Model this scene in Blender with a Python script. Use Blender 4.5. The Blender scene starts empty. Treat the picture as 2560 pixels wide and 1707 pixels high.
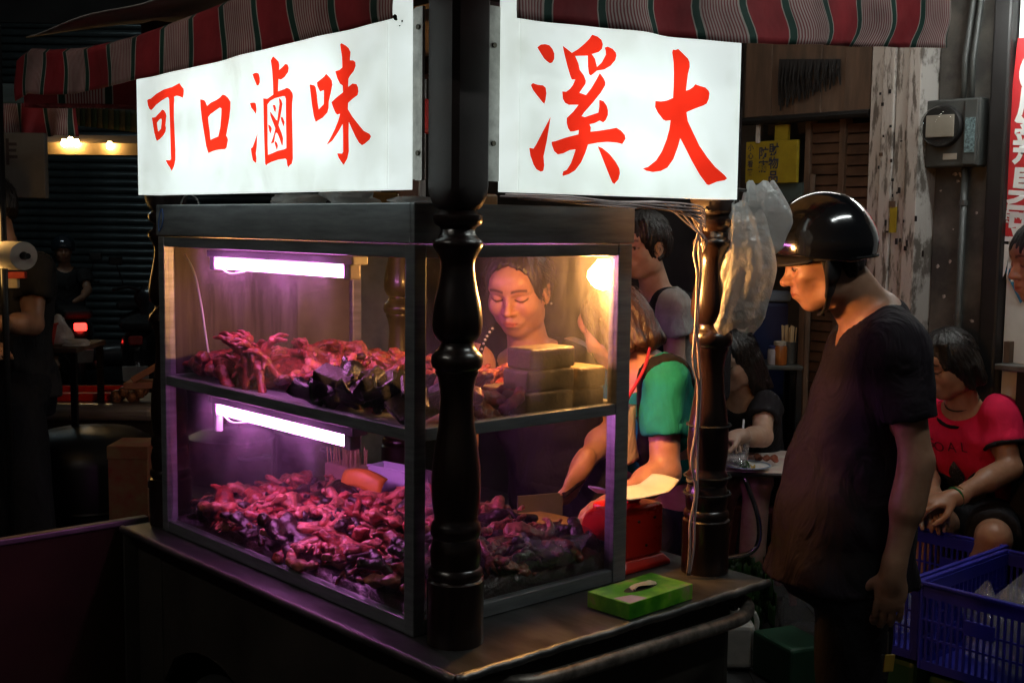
import bpy, bmesh, math, random
import numpy as np
from mathutils import Vector, Matrix
from mathutils.geometry import tessellate_polygon
random.seed(7)
scene = bpy.context.scene
COL = scene.collection

# ---------------------------------------------------------------- camera
CAM_H, PITCH, ROLL, FPX = 1.66, 0.0964, 0.0116, 3023.25
def cam_axes():
    c, s, cr, sr = math.cos(PITCH), math.sin(PITCH), math.cos(ROLL), math.sin(ROLL)
    r, u, f = Vector((1, 0, 0)), Vector((0, s, c)), Vector((0, c, -s))
    return r * cr + u * sr, u * cr - r * sr, f
cr_, cu_, cf_ = cam_axes()
cam = bpy.data.cameras.new('camera')
cam.sensor_width = 36.0
cam.lens = FPX / 2560 * 36
cam.clip_end = 200
cam_o = bpy.data.objects.new('camera', cam)
cam_o.matrix_world = Matrix((( cr_.x, cu_.x, -cf_.x, 0), (cr_.y, cu_.y, -cf_.y, 0), (cr_.z, cu_.z, -cf_.z, CAM_H), (0, 0, 0, 1)))
COL.objects.link(cam_o)
scene.camera = cam_o

# ---------------------------------------------------------------- world: a night sky, nearly black
wd = bpy.data.worlds.new('World')
scene.world = wd
wd.use_nodes = True
nt = wd.node_tree
bg = nt.nodes['Background']
sky = nt.nodes.new('ShaderNodeTexSky')
sky.sky_type = 'NISHITA'
sky.sun_disc = False
sky.sun_elevation = math.radians(-4)
sky.sun_rotation = math.radians(200)
nt.links.new(sky.outputs[0], bg.inputs[0])
bg.inputs[1].default_value = 0.1
# city glow under the night sky
glow = nt.nodes.new('ShaderNodeBackground')
glow.inputs[0].default_value = (1.0, .93, .86, 1)
glow.inputs[1].default_value = 0.012
addn = nt.nodes.new('ShaderNodeAddShader')
nt.links.new(bg.outputs[0], addn.inputs[0]); nt.links.new(glow.outputs[0], addn.inputs[1])
nt.links.new(addn.outputs[0], nt.nodes['World Output'].inputs[0])
scene.view_settings.view_transform = 'Standard'
scene.view_settings.look = 'None'
scene.view_settings.exposure = 0.0
scene.view_settings.gamma = 1.0
cy = scene.cycles
cy.use_denoising = True
cy.max_bounces = 7
cy.transparent_max_bounces = 20
cy.diffuse_bounces = 3
cy.glossy_bounces = 3
cy.transmission_bounces = 4
cy.sample_clamp_indirect = 4.0
cy.caustics_reflective = False
cy.caustics_refractive = False

# ---------------------------------------------------------------- places
YAW = 0.7297
ORG = Vector((-0.1862, 2.2853, 0))
MC = Matrix.Translation(ORG) @ Matrix.Rotation(YAW, 4, 'Z')       # the food cart's own frame: x along its short side, y along its long side
def W(a, b, z):
    return MC @ Vector((a, b, z))
def at(px, py, Y):
    """point at distance Y seen at (px, py) of a 2352 x 1568 view"""
    k = 1 / 0.91875
    du, dv = px * k - 1280, py * k - 853.5
    d = cf_ + cr_ * (du / FPX) - cu_ * (dv / FPX)
    return Vector((0, 0, CAM_H)) + d * (Y / d.y)
def atz(px, py, z):
    k = 1 / 0.91875
    du, dv = px * k - 1280, py * k - 853.5
    d = cf_ + cr_ * (du / FPX) - cu_ * (dv / FPX)
    return Vector((0, 0, CAM_H)) + d * ((z - CAM_H) / d.z)

# ---------------------------------------------------------------- materials
MATS = {}
def new_mat(name):
    m = bpy.data.materials.new(name)
    m.use_nodes = True
    return m, m.node_tree, m.node_tree.nodes['Principled BSDF']
def mat(name, col, rough=.5, metal=0., spec=.5, var=.25, nscale=12., bump=0., bscale=60., stretch=(1, 1, 1), coat=0., col2=None, sss=0., emit=None, estr=0., alpha=1., trans=0., sheen=0.):
    """a procedural surface: two tones mixed by noise, uneven gloss and fine relief"""
    if name in MATS:
        return MATS[name]
    m, t, p = new_mat(name)
    N, Lk = t.nodes.new, t.links.new
    tc = N('ShaderNodeTexCoord')
    mp = N('ShaderNodeMapping')
    mp.inputs['Scale'].default_value = stretch
    Lk(tc.outputs['Object'], mp.inputs['Vector'])
    n1 = N('ShaderNodeTexNoise')
    n1.inputs['Scale'].default_value = nscale
    n1.inputs['Detail'].default_value = 5
    n1.inputs['Roughness'].default_value = .62
    Lk(mp.outputs[0], n1.inputs['Vector'])
    rp = N('ShaderNodeValToRGB')
    c2 = col2 or tuple(c * (1 - var) for c in col)
    rp.color_ramp.elements[0].position, rp.color_ramp.elements[1].position = .36, .66
    rp.color_ramp.elements[0].color = (*c2, 1)
    rp.color_ramp.elements[1].color = (*col, 1)
    Lk(n1.outputs[0], rp.inputs[0])
    Lk(rp.outputs[0], p.inputs['Base Color'])
    rr = N('ShaderNodeMapRange')
    rr.inputs[3].default_value, rr.inputs[4].default_value = max(.02, rough * .8), min(1, rough * 1.25)
    Lk(n1.outputs[0], rr.inputs[0])
    Lk(rr.outputs[0], p.inputs['Roughness'])
    p.inputs['Metallic'].default_value = metal
    p.inputs['Specular IOR Level'].default_value = spec
    p.inputs['Coat Weight'].default_value = coat
    p.inputs['Coat Roughness'].default_value = .12
    p.inputs['Alpha'].default_value = alpha
    p.inputs['Transmission Weight'].default_value = trans
    p.inputs['Sheen Weight'].default_value = sheen
    if sss:
        p.inputs['Subsurface Weight'].default_value = sss
        p.inputs['Subsurface Radius'].default_value = (.012, .004, .002)
        p.inputs['Subsurface Scale'].default_value = .6
    if emit:
        p.inputs['Emission Color'].default_value = (*emit, 1)
        p.inputs['Emission Strength'].default_value = estr
    if bump:
        n2 = N('ShaderNodeTexNoise')
        n2.inputs['Scale'].default_value = bscale
        n2.inputs['Detail'].default_value = 4
        Lk(mp.outputs[0], n2.inputs['Vector'])
        b = N('ShaderNodeBump')
        b.inputs['Strength'].default_value = bump
        b.inputs['Distance'].default_value = .004
        Lk(n2.outputs[0], b.inputs['Height'])
        Lk(b.outputs[0], p.inputs['Normal'])
    MATS[name] = m
    return m
def lamp_mat(name, col, strength):
    if name in MATS:
        return MATS[name]
    m, t, p = new_mat(name)
    p.inputs['Base Color'].default_value = (.8, .8, .8, 1)
    p.inputs['Emission Color'].default_value = (*col, 1)
    p.inputs['Emission Strength'].default_value = strength
    MATS[name] = m
    return m
def pane_mat(name, tint=(.93, .94, .93), dirt=.05, rough=.02, streak=(1, 1, 1), nscale=6., thr=(.35, .8)):
    """window glass: clear, with a mirror sheen, smeared with a thin uneven film of grease that catches light"""
    if name in MATS:
        return MATS[name]
    m, t, p = new_mat(name)
    t.nodes.remove(p)
    N, Lk = t.nodes.new, t.links.new
    out = t.nodes['Material Output']
    tr = N('ShaderNodeBsdfTransparent'); tr.inputs[0].default_value = (*tint, 1)
    gl = N('ShaderNodeBsdfGlossy'); gl.inputs['Roughness'].default_value = rough
    lw = N('ShaderNodeLayerWeight'); lw.inputs[0].default_value = .5
    pw = N('ShaderNodeMath'); pw.operation = 'POWER'; pw.inputs[1].default_value = 4.
    Lk(lw.outputs['Facing'], pw.inputs[0])
    fr = N('ShaderNodeMath'); fr.operation = 'MULTIPLY_ADD'; fr.inputs[1].default_value = .8; fr.inputs[2].default_value = .03
    Lk(pw.outputs[0], fr.inputs[0])
    mx = N('ShaderNodeMixShader')
    Lk(fr.outputs[0], mx.inputs[0]); Lk(tr.outputs[0], mx.inputs[1]); Lk(gl.outputs[0], mx.inputs[2])
    tl = N('ShaderNodeBsdfTranslucent'); tl.inputs[0].default_value = (.85, .85, .85, 1)
    df = N('ShaderNodeBsdfDiffuse'); df.inputs[0].default_value = (.6, .6, .6, 1)
    md = N('ShaderNodeMixShader'); md.inputs[0].default_value = .25
    Lk(tl.outputs[0], md.inputs[1]); Lk(df.outputs[0], md.inputs[2])
    tc = N('ShaderNodeTexCoord'); mp = N('ShaderNodeMapping'); mp.inputs['Scale'].default_value = streak
    Lk(tc.outputs['Object'], mp.inputs[0])
    no = N('ShaderNodeTexNoise'); no.inputs['Scale'].default_value = nscale; no.inputs['Detail'].default_value = 6
    no.inputs['Roughness'].default_value = .65
    Lk(mp.outputs[0], no.inputs['Vector'])
    mr = N('ShaderNodeMapRange')
    mr.inputs[1].default_value, mr.inputs[2].default_value = thr
    mr.inputs[3].default_value, mr.inputs[4].default_value = dirt * .45, dirt * 1.9
    Lk(no.outputs[0], mr.inputs[0])
    mm = N('ShaderNodeMixShader')
    Lk(mr.outputs[0], mm.inputs[0]); Lk(mx.outputs[0], mm.inputs[1]); Lk(md.outputs[0], mm.inputs[2])
    Lk(mm.outputs[0], out.inputs[0])
    MATS[name] = m
    return m
def film_mat(name, col=(.9, .9, .92), body=.35, rough=.25, bump=.6, bscale=30):
    """thin plastic bag: part see-through, part milky, with sharp wrinkle highlights"""
    if name in MATS:
        return MATS[name]
    m, t, p = new_mat(name)
    t.nodes.remove(p)
    N, Lk = t.nodes.new, t.links.new
    out = t.nodes['Material Output']
    tr = N('ShaderNodeBsdfTransparent')
    tl = N('ShaderNodeBsdfTranslucent'); tl.inputs[0].default_value = (*col, 1)
    df = N('ShaderNodeBsdfDiffuse'); df.inputs[0].default_value = (*col, 1)
    gl = N('ShaderNodeBsdfGlossy'); gl.inputs['Roughness'].default_value = rough
    a = N('ShaderNodeMixShader'); a.inputs[0].default_value = .5
    Lk(tl.outputs[0], a.inputs[1]); Lk(df.outputs[0], a.inputs[2])
    b = N('ShaderNodeMixShader'); b.inputs[0].default_value = body
    Lk(tr.outputs[0], b.inputs[1]); Lk(a.outputs[0], b.inputs[2])
    c = N('ShaderNodeMixShader'); c.inputs[0].default_value = .12
    Lk(b.outputs[0], c.inputs[1]); Lk(gl.outputs[0], c.inputs[2])
    tc = N('ShaderNodeTexCoord')
    no = N('ShaderNodeTexNoise'); no.inputs['Scale'].default_value = bscale; no.inputs['Detail'].default_value = 4
    Lk(tc.outputs['Object'], no.inputs['Vector'])
    bp = N('ShaderNodeBump'); bp.inputs['Strength'].default_value = bump; bp.inputs['Distance'].default_value = .01
    Lk(no.outputs[0], bp.inputs['Height'])
    for s in (tl, df, gl):
        Lk(bp.outputs[0], s.inputs['Normal'])
    Lk(c.outputs[0], out.inputs[0])
    MATS[name] = m
    return m

# ---------------------------------------------------------------- mesh helpers
class B:
    """collects simple shapes and links them as ONE mesh object"""
    def __init__(s):
        s.v, s.f = [], []
    def add(s, vs, fs):
        o = len(s.v)
        s.v += [tuple(p) for p in vs]
        s.f += [tuple(i + o for i in q) for q in fs]
        return s
    def box(s, x0, x1, y0, y1, z0, z1):
        vs = [(x, y, z) for z in (z0, z1) for y in (y0, y1) for x in (x0, x1)]
        return s.add(vs, [(0, 2, 3, 1), (4, 5, 7, 6), (0, 1, 5, 4), (2, 6, 7, 3), (0, 4, 6, 2), (1, 3, 7, 5)])
    def obox(s, c, ax, ay, az):
        c, ax, ay, az = map(Vector, (c, ax, ay, az))
        vs = [c + ax * i + ay * j + az * k for k in (-1, 1) for j in (-1, 1) for i in (-1, 1)]
        return s.add(vs, [(0, 2, 3, 1), (4, 5, 7, 6), (0, 1, 5, 4), (2, 6, 7, 3), (0, 4, 6, 2), (1, 3, 7, 5)])
    def tube(s, pts, r, n=8, cap=True, flat=1.0):
        pts = [Vector(p) for p in pts]
        rs = r if isinstance(r, (list, tuple)) else [r] * len(pts)
        vs, fs = [], []
        nrm = None
        for i, p in enumerate(pts):
            t = (pts[min(i + 1, len(pts) - 1)] - pts[max(i - 1, 0)]).normalized()
            if nrm is None:
                nrm = t.orthogonal().normalized()
            nrm = (nrm - t * nrm.dot(t)).normalized()
            bn = t.cross(nrm)
            for k in range(n):
                a = 2 * math.pi * k / n
                vs.append(p + nrm * math.cos(a) * rs[i] + bn * math.sin(a) * rs[i] * flat)
        for i in range(len(pts) - 1):
            for k in range(n):
                k2 = (k + 1) % n
                fs.append((i * n + k, i * n + k2, (i + 1) * n + k2, (i + 1) * n + k))
        if cap:
            fs.append(tuple(range(n))[::-1])
            fs.append(tuple((len(pts) - 1) * n + k for k in range(n)))
        return s.add(vs, fs)
    def lathe(s, prof, n=24, c=(0, 0), cap=True):
        vs, fs = [], []
        for r, z in prof:
            for k in range(n):
                a = 2 * math.pi * k / n
                vs.append((c[0] + r * math.cos(a), c[1] + r * math.sin(a), z))
        for i in range(len(prof) - 1):
            for k in range(n):
                k2 = (k + 1) % n
                fs.append((i * n + k, i * n + k2, (i + 1) * n + k2, (i + 1) * n + k))
        if cap:
            fs.append(tuple(range(n))[::-1])
            fs.append(tuple((len(prof) - 1) * n + k for k in range(n)))
        return s.add(vs, fs)
    def sheet(s, fn, nu, nv, thick=0.0, closed=False):
        """surface fn(u, v) on a grid; closed joins the two u ends"""
        vs = [Vector(fn(i / nu, j / nv)) for j in range(nv + 1) for i in range(nu + 1)]
        w = nu + 1
        fs = [(j * w + i, j * w + i + 1, (j + 1) * w + i + 1, (j + 1) * w + i) for j in range(nv) for i in range(nu)]
        return s.add(vs, fs)
    def prism(s, loops, org, ux, uy, depth):
        """flat outline (first loop) with holes, raised by depth along ux x uy"""
        org, ux, uy = Vector(org), Vector(ux), Vector(uy)
        nz = ux.cross(uy).normalized() * depth
        tri = tessellate_polygon([[Vector((p[0], p[1], 0)) for p in lp] for lp in loops])
        flat = [p for lp in loops for p in lp]
        n = len(flat)
        vs = [org + ux * p[0] + uy * p[1] for p in flat] + [org + ux * p[0] + uy * p[1] + nz for p in flat]
        fs = [(t[0] + n, t[1] + n, t[2] + n) for t in tri] + [(t[2], t[1], t[0]) for t in tri]
        o = 0
        for lp in loops:
            k = len(lp)
            for i in range(k):
                j = (i + 1) % k
                fs.append((o + i, o + j, o + j + n, o + i + n))
            o += k
        return s.add(vs, fs)
    def build(s, name, m, parent=None, smooth=False, bevel=0., frame=None, angle=None, solid=0., sub=0, seg=2):
        me = bpy.data.meshes.new(name)
        me.from_pydata(s.v, [], s.f)
        me.update()
        o = bpy.data.objects.new(name, me)
        COL.objects.link(o)
        if m:
            me.materials.append(MATS[m] if isinstance(m, str) else m)
        bm = bmesh.new(); bm.from_mesh(me)
        bmesh.ops.recalc_face_normals(bm, faces=bm.faces[:])
        bm.to_mesh(me); bm.free()
        if smooth:
            me.shade_smooth() if hasattr(me, 'shade_smooth') else None
            for q in me.polygons:
                q.use_smooth = True
            if angle:
                try:
                    me.set_sharp_from_angle(angle=math.radians(angle))
                except Exception:
                    pass
        if parent is not None:
            o.parent = parent
        elif frame is not None:
            o.matrix_world = frame
        if solid:
            md = o.modifiers.new('solid', 'SOLIDIFY'); md.thickness = solid; md.offset = 0
        if sub:
            md = o.modifiers.new('sub', 'SUBSURF'); md.levels = sub; md.render_levels = sub
        if bevel:
            md = o.modifiers.new('bevel', 'BEVEL'); md.width = bevel; md.segments = seg; md.limit_method = 'ANGLE'
        return o
def tag(o, label, cat, group=None, kind=None):
    if label: o['label'] = label
    if cat: o['category'] = cat
    if group: o['group'] = group
    if kind: o['kind'] = kind
    return o
def thing(name, label, cat, frame=None, group=None):
    o = bpy.data.objects.new(name, None)
    o.empty_display_size = .05
    COL.objects.link(o)
    if frame is not None:
        o.matrix_world = frame
    return tag(o, label, cat, group)
def structure(o):
    o['kind'] = 'structure'
    return o
def copy_tree(o, parent=None):
    c = o.copy(); COL.objects.link(c); c.parent = parent
    if parent is not None:
        c.matrix_parent_inverse = o.matrix_parent_inverse.copy()
    for ch in [q for q in bpy.data.objects if q.parent == o]:
        copy_tree(ch, c)
    return c
def text_mesh(body, size, bold=0.0):
    c = bpy.data.curves.new('text', 'FONT')
    c.body = body; c.size = size; c.offset = bold; c.align_x = 'CENTER'; c.align_y = 'CENTER'
    c.resolution_u = 3
    o = bpy.data.objects.new('text', c); COL.objects.link(o)
    bpy.context.view_layer.update()
    me = bpy.data.meshes.new_from_object(o.evaluated_get(bpy.context.evaluated_depsgraph_get()))
    bpy.data.objects.remove(o); bpy.data.curves.remove(c)
    return me
def letters(name, body, size, m, parent, M, bold=0., mirror=False):
    me = text_mesh(body, size, bold)
    me.transform(M)
    me.materials.clear(); me.materials.append(MATS[m] if isinstance(m, str) else m)
    o = bpy.data.objects.new(name, me); COL.objects.link(o); o.parent = parent
    return o

# ================================================================ surfaces
mat('steel', (.36, .385, .40), .38, .6, nscale=7, stretch=(1, 1, 9), var=.35, bump=.05, bscale=120)
mat('counter_steel', (.17, .17, .17), .36, .75, nscale=16, var=.6, stretch=(1, .35, 1), bump=.12, bscale=50)
mat('steel_worn', (.30, .31, .31), .42, 1., nscale=9, var=.55, bump=.12, bscale=70)
mat('steel_dull', (.16, .15, .145), .5, .8, nscale=5, var=.5, bump=.1, bscale=40)
mat('steel_stained', (.085, .075, .068), .5, .6, nscale=9, var=.6, stretch=(6, 6, .5), bump=.05)
mat('dark_wood', (.020, .0085, .0065), .30, 0, spec=.5, nscale=6, stretch=(9, 9, .7), var=.6, coat=.5, bump=.06, bscale=30)
mat('post_block', (.022, .013, .013), .45, 0, nscale=8, var=.5, bump=.05)
mat('white_plastic', (.72, .74, .73), .35, nscale=10, var=.12)
mat('bracket', (.66, .67, .63), .5, .1, nscale=30, var=.4, bump=.1)
mat('black_rubber', (.012, .012, .012), .7, nscale=20, bump=.2)
mat('black_metal', (.015, .014, .014), .4, .3, nscale=14)
mat('brown_panel', (.024, .0145, .007), .85, 0, spec=.1, nscale=3, var=.5, bump=.06)
mat('dark_panel', (.045, .038, .030), .55, 0, nscale=4, var=.5, bump=.08)
mat('screw', (.10, .09, .07), .5, .8)

# ================================================================ ground
mat('asphalt', (.05, .05, .052), .55, nscale=25, var=.55, bump=.5, bscale=160)
mat('tile', (.07, .066, .062), .45, nscale=6, var=.4, bump=.1)
g = B().box(-40, 40, -10, 60, -.3, 0).build('ground', 'asphalt')
structure(g)
# paving tiles of the arcade floor, right of the cart, each with its own edges
pav = structure(B().box(.9, 4.9, 3.1, 8.2, .002, .006).build('arcade_floor', 'asphalt'))
tb = B().box(-.145, .145, -.145, .145, 0, .012)
tile0 = None
for i in range(11):
    for j in range(14):
        x, y = 1.15 + .3 * i, 3.3 + .3 * j
        if tile0 is None:
            tile0 = tb.build('floor_tile', 'tile', pav, bevel=.004)
            t_ = tile0
        else:
            t_ = tile0.copy(); COL.objects.link(t_); t_.parent = pav
        t_.location = (x, y, .005 + random.uniform(0, .002))

# ================================================================ the food cart
cart = thing('food_cart', 'wooden and steel street food cart with turned dark posts and striped awning', 'food cart', MC)
B().box(-.06, .86, -.205, 1.185, .840, .858).build('counter', 'counter_steel', cart, bevel=.002)
# rolled lip along the two visible edges, a little dented
def lip(p0, p1, n, amp, r=.0075):
    pts = []
    for i in range(n + 1):
        t = i / n
        p = Vector(p0).lerp(Vector(p1), t)
        p.z += amp * (random.random() - .5)
        pts.append(p)
    return pts
B().tube(lip((-.06, -.207, .850), (.862, -.207, .850), 60, .003), .0095, 8).build('counter_lip', 'steel_worn', cart, smooth=True)
B().tube(lip((-.062, -.205, .850), (-.062, 1.187, .850), 50, .002), .0095, 8).build('counter_lip', 'steel_dull', cart, smooth=True)
# body: panels under the counter
arch = [(.80 + .33 * math.cos(t), .27 + .33 * math.sin(t)) for t in [math.pi * (1 - i / 16) for i in range(17)]][::-1]
low = .14
side = [(-.11, low), (-.11, .838), (1.04, .838), (1.04, low)]
cut = [(b, z) for b, z in arch if z > low]
side = [(-.11, .838), (1.04, .838), (1.04, .60)] + [(1.04, .47)] + [(b, z) for b, z in arch if b < 1.03] + [(.47, low), (-.11, low)]
B().prism([side], (-.02, 0, 0), (0, 1, 0), (0, 0, 1), .015).build('side_panel', 'dark_panel', cart)
B().box(-.022, -.004, 1.046, 1.18, low, .838).build('side_panel', 'dark_panel', cart, bevel=.002)
B().box(.0, .81, -.125, -.112, low, .838).build('front_panel', 'dark_panel', cart, bevel=.002)
B().box(.81, .825, -.125, 1.18, low, .838).build('back_panel', 'dark_panel', cart)
B().box(.0, .81, 1.165, 1.18, low, .838).build('end_panel', 'dark_panel', cart)
B().box(.0, .81, -.11, 1.16, .14, .155).build('floor_panel', 'dark_panel', cart)
def wheel(a, b):
    tp = [(.235 + .03 * math.cos(t), .03 * math.sin(t)) for t in [2 * math.pi * i / 10 for i in range(11)]]
    ring = B()
    w = ring.lathe(tp, 36, cap=False)
    M = Matrix.Translation((a, b, .268)) @ Matrix.Rotation(math.pi / 2, 4, 'Y')
    o = w.build('wheel', 'black_rubber', cart, smooth=True); o.matrix_local = M
    rp = [(.195 + .012 * math.cos(t), .016 * math.sin(t)) for t in [2 * math.pi * i / 8 for i in range(9)]]
    B().lathe(rp, 36, cap=False).build('rim', 'steel_dull', o, smooth=True)
    for k in range(10):
        t = 2 * math.pi * k / 10
        B().tube([(.02 * math.cos(t), .02 * math.sin(t), 0), (.19 * math.cos(t + .1), .19 * math.sin(t + .1), 0)], .004, 5).build('spoke', 'steel_dull', o)
    B().lathe([(.02, -.04), (.028, -.03), (.028, .03), (.02, .04)], 12).build('hub', 'steel_dull', o, smooth=True)
wheel(.035, .80); wheel(.77, .80)
for a in (.06, .75):
    B().box(a - .02, a + .02, .02, .06, 0, .14).build('leg', 'black_metal', cart)
# bent pipe handle under the front edge
hp = [(.045, -.10, .80), (.05, -.16, .805), (.075, -.20, .808), (.13, -.222, .806), (.25, -.225, .803), (.5, -.225, .799), (.70, -.225, .797), (.77, -.215, .800), (.81, -.18, .808), (.815, -.11, .81)]
def smooth_path(pts, n=5):
    P = [Vector(p) for p in pts]; out = []
    for i in range(len(P) - 1):
        p0, p1, p2, p3 = P[max(i - 1, 0)], P[i], P[i + 1], P[min(i + 2, len(P) - 1)]
        for k in range(n):
            t = k / n
            out.append(.5 * ((2 * p1) + (p2 - p0) * t + (2 * p0 - 5 * p1 + 4 * p2 - p3) * t * t + (3 * p1 - p0 - 3 * p2 + p3) * t ** 3))
    out.append(P[-1])
    return out
mat('pipe', (.34, .30, .26), .38, .6, nscale=40, var=.6, bump=.15)
B().tube(smooth_path(hp), .0165, 12).build('handle_bar', 'pipe', cart, smooth=True)
for a in (.0, .845):
    B().box(a - .008, a + .008, -.13, -.10, .77, .84).build('handle_bracket', 'black_metal', cart)
# turned posts
YP = [(1605, 73), (1450, 73), (1445, 66), (1436, 70), (1424, 70), (1416, 62), (1400, 64), (1375, 66), (1352, 62), (1342, 58), (1333, 64), (1318, 65), (1306, 62), (1297, 55), (1285, 56), (1250, 62), (1210, 63.5), (1160, 61), (1110, 54), (1060, 46), (1000, 42), (970, 43), (940, 49), (928, 55), (920, 54), (914, 62), (900, 66), (884, 64), (872, 52), (862, 44), (852, 43), (843, 53), (830, 60), (810, 63.5), (785, 62.5), (755, 58), (720, 50), (690, 44.5), (665, 42), (650, 44), (636, 50), (624, 58), (614, 63), (603, 62), (594, 50), (588, 46), (576, 42), (570, 46), (563, 58), (552, 62), (541, 61), (534, 50), (528, 46), (520, 50)]
PROF = [(h * .000752, 1.66 - (y - 562) * .000765) for y, h in YP]
PROF[0] = (PROF[0][0], .858)
def post(a, b):
    o = B().lathe(PROF, 28, (a, b)).build('post', 'dark_wood', cart, smooth=True, angle=50)
    # square block on top whose lower end is rounded off
    vs, fs, n = [], [], 24
    secs = [(.030, 1.686, 2.), (.044, 1.692, 2.3), (.053, 1.703, 3.), (.055, 1.722, 5.), (.0445, 1.724, 30.), (.0445, 2.16, 30.)]
    secs = [(.032, 1.684, 2.), (.040, 1.690, 2.4), (.0435, 1.700, 3.2), (.0445, 1.715, 6.), (.0445, 1.73, 40.), (.0445, 2.16, 40.)]
    bb = B()
    for r, z, e in secs:
        for k in range(n):
            t = 2 * math.pi * (k + .5) / n
            c, s_ = math.cos(t), math.sin(t)
            q = (abs(c) ** e + abs(s_) ** e) ** (-1 / e)
            vs.append((a + r * q * c, b + r * q * s_, z))
    for i in range(len(secs) - 1):
        for k in range(n):
            k2 = (k + 1) % n
            fs.append((i * n + k, i * n + k2, (i + 1) * n + k2, (i + 1) * n + k))
    fs.append(tuple(range(n))[::-1]); fs.append(tuple((len(secs) - 1) * n + k for k in range(n)))
    bb.add(vs, fs)
    bb.build('post_block', 'post_block', o, smooth=True, angle=35)
for a, b in ((.052, -.066), (.805, -.066), (.052, 1.135), (.805, 1.135)):
    post(a, b)
for (x0, x1, y0, y1) in ((.01, .85, -.10, -.03), (.01, .85, 1.10, 1.17), (.015, .09, -.03, 1.10), (.77, .845, -.03, 1.10)):
    B().box(x0, x1, y0, y1, 2.085, 2.135).build('roof_beam', 'post_block', cart)
# ---- awning
def stripe_mat(name, axis):
    m, t, p = new_mat(name)
    N, Lk = t.nodes.new, t.links.new
    tc = N('ShaderNodeTexCoord'); sx = N('ShaderNodeSeparateXYZ')
    Lk(tc.outputs['UV'], sx.inputs[0])
    no = N('ShaderNodeTexNoise'); no.inputs['Scale'].default_value = 3.0; no.inputs['Detail'].default_value = 2
    Lk(tc.outputs['Object'], no.inputs['Vector'])
    nm = N('ShaderNodeMath'); nm.operation = 'MULTIPLY_ADD'; nm.inputs[1].default_value = .03
    Lk(no.outputs[0], nm.inputs[0]); Lk(sx.outputs[0], nm.inputs[2])
    dv = N('ShaderNodeMath'); dv.operation = 'DIVIDE'; dv.inputs[1].default_value = .276
    Lk(nm.outputs[0], dv.inputs[0])
    frc = N('ShaderNodeMath'); frc.operation = 'FRACT'; Lk(dv.outputs[0], frc.inputs[0])
    rp = N('ShaderNodeValToRGB'); rp.color_ramp.interpolation = 'CONSTANT'
    red, grn, wht = (.42, .026, .036, 1), (.014, .070, .050, 1), (.66, .58, .52, 1)
    stops = [(0, red), (.405, wht), (.415, grn), (.485, wht), (.495, (1, 1, 1, 1)), (.905, wht), (.915, grn), (.988, wht)]
    el = rp.color_ramp.elements
    el[0].position, el[0].color = stops[0]; el[1].position, el[1].color = stops[1]
    for s_, c in stops[2:]:
        e = el.new(s_); e.color = c
    Lk(frc.outputs[0], rp.inputs[0])
    # pin stripes in the pale band
    pm = N('ShaderNodeMath'); pm.operation = 'MULTIPLY'; pm.inputs[1].default_value = 2 * math.pi / .0085
    Lk(nm.outputs[0], pm.inputs[0])
    sn = N('ShaderNodeMath'); sn.operation = 'SINE'; Lk(pm.outputs[0], sn.inputs[0])
    pr = N('ShaderNodeValToRGB'); pr.color_ramp.elements[0].position = .35; pr.color_ramp.elements[1].position = .65
    pr.color_ramp.elements[0].color = (.34, .085, .09, 1); pr.color_ramp.elements[1].color = (.70, .54, .50, 1)
    ad = N('ShaderNodeMath'); ad.operation = 'MULTIPLY_ADD'; ad.inputs[1].default_value = .5; ad.inputs[2].default_value = .5
    Lk(sn.outputs[0], ad.inputs[0]); Lk(ad.outputs[0], pr.inputs[0])
    gt = N('ShaderNodeMath'); gt.operation = 'GREATER_THAN'; gt.inputs[1].default_value = .495
    lt = N('ShaderNodeMath'); lt.operation = 'LESS_THAN'; lt.inputs[1].default_value = .905
    Lk(frc.outputs[0], gt.inputs[0]); Lk(frc.outputs[0], lt.inputs[0])
    an = N('ShaderNodeMath'); an.operation = 'MULTIPLY'; Lk(gt.outputs[0], an.inputs[0]); Lk(lt.outputs[0], an.inputs[1])
    mx = N('ShaderNodeMix'); mx.data_type = 'RGBA'
    Lk(an.outputs[0], mx.inputs[0]); Lk(rp.outputs[0], mx.inputs[6]); Lk(pr.outputs[0], mx.inputs[7])
    # grime
    gn = N('ShaderNodeTexNoise'); gn.inputs['Scale'].default_value = 7; gn.inputs['Detail'].default_value = 6
    Lk(tc.outputs['Object'], gn.inputs['Vector'])
    gr = N('ShaderNodeMapRange'); gr.inputs[1].default_value = .3; gr.inputs[2].default_value = .7; gr.inputs[3].default_value = .45; gr.inputs[4].default_value = 1.
    Lk(gn.outputs[0], gr.inputs[0])
    mg = N('ShaderNodeMix'); mg.data_type = 'RGBA'; mg.blend_type = 'MULTIPLY'; mg.inputs[0].default_value = 1.
    Lk(mx.outputs[2], mg.inputs[6]); Lk(gr.outputs[0], mg.inputs[7])
    Lk(mg.outputs[2], p.inputs['Base Color'])
    p.inputs['Roughness'].default_value = .75
    wv = N('ShaderNodeTexNoise'); wv.inputs['Scale'].default_value = 22
    Lk(tc.outputs['Object'], wv.inputs['Vector'])
    bp = N('ShaderNodeBump'); bp.inputs['Strength'].default_value = .35; bp.inputs['Distance'].default_value = .01
    Lk(wv.outputs[0], bp.inputs['Height']); Lk(bp.outputs[0], p.inputs['Normal'])
    MATS[name] = m
stripe_mat('awning_cloth', 0)
mat('awning_lining', (.55, .54, .52), .8, nscale=4, var=.4, bump=.2, bscale=15)
def lerp_tab(tab, x):
    return float(np.interp(x, [t[0] for t in tab], [t[1] for t in tab]))
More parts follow.
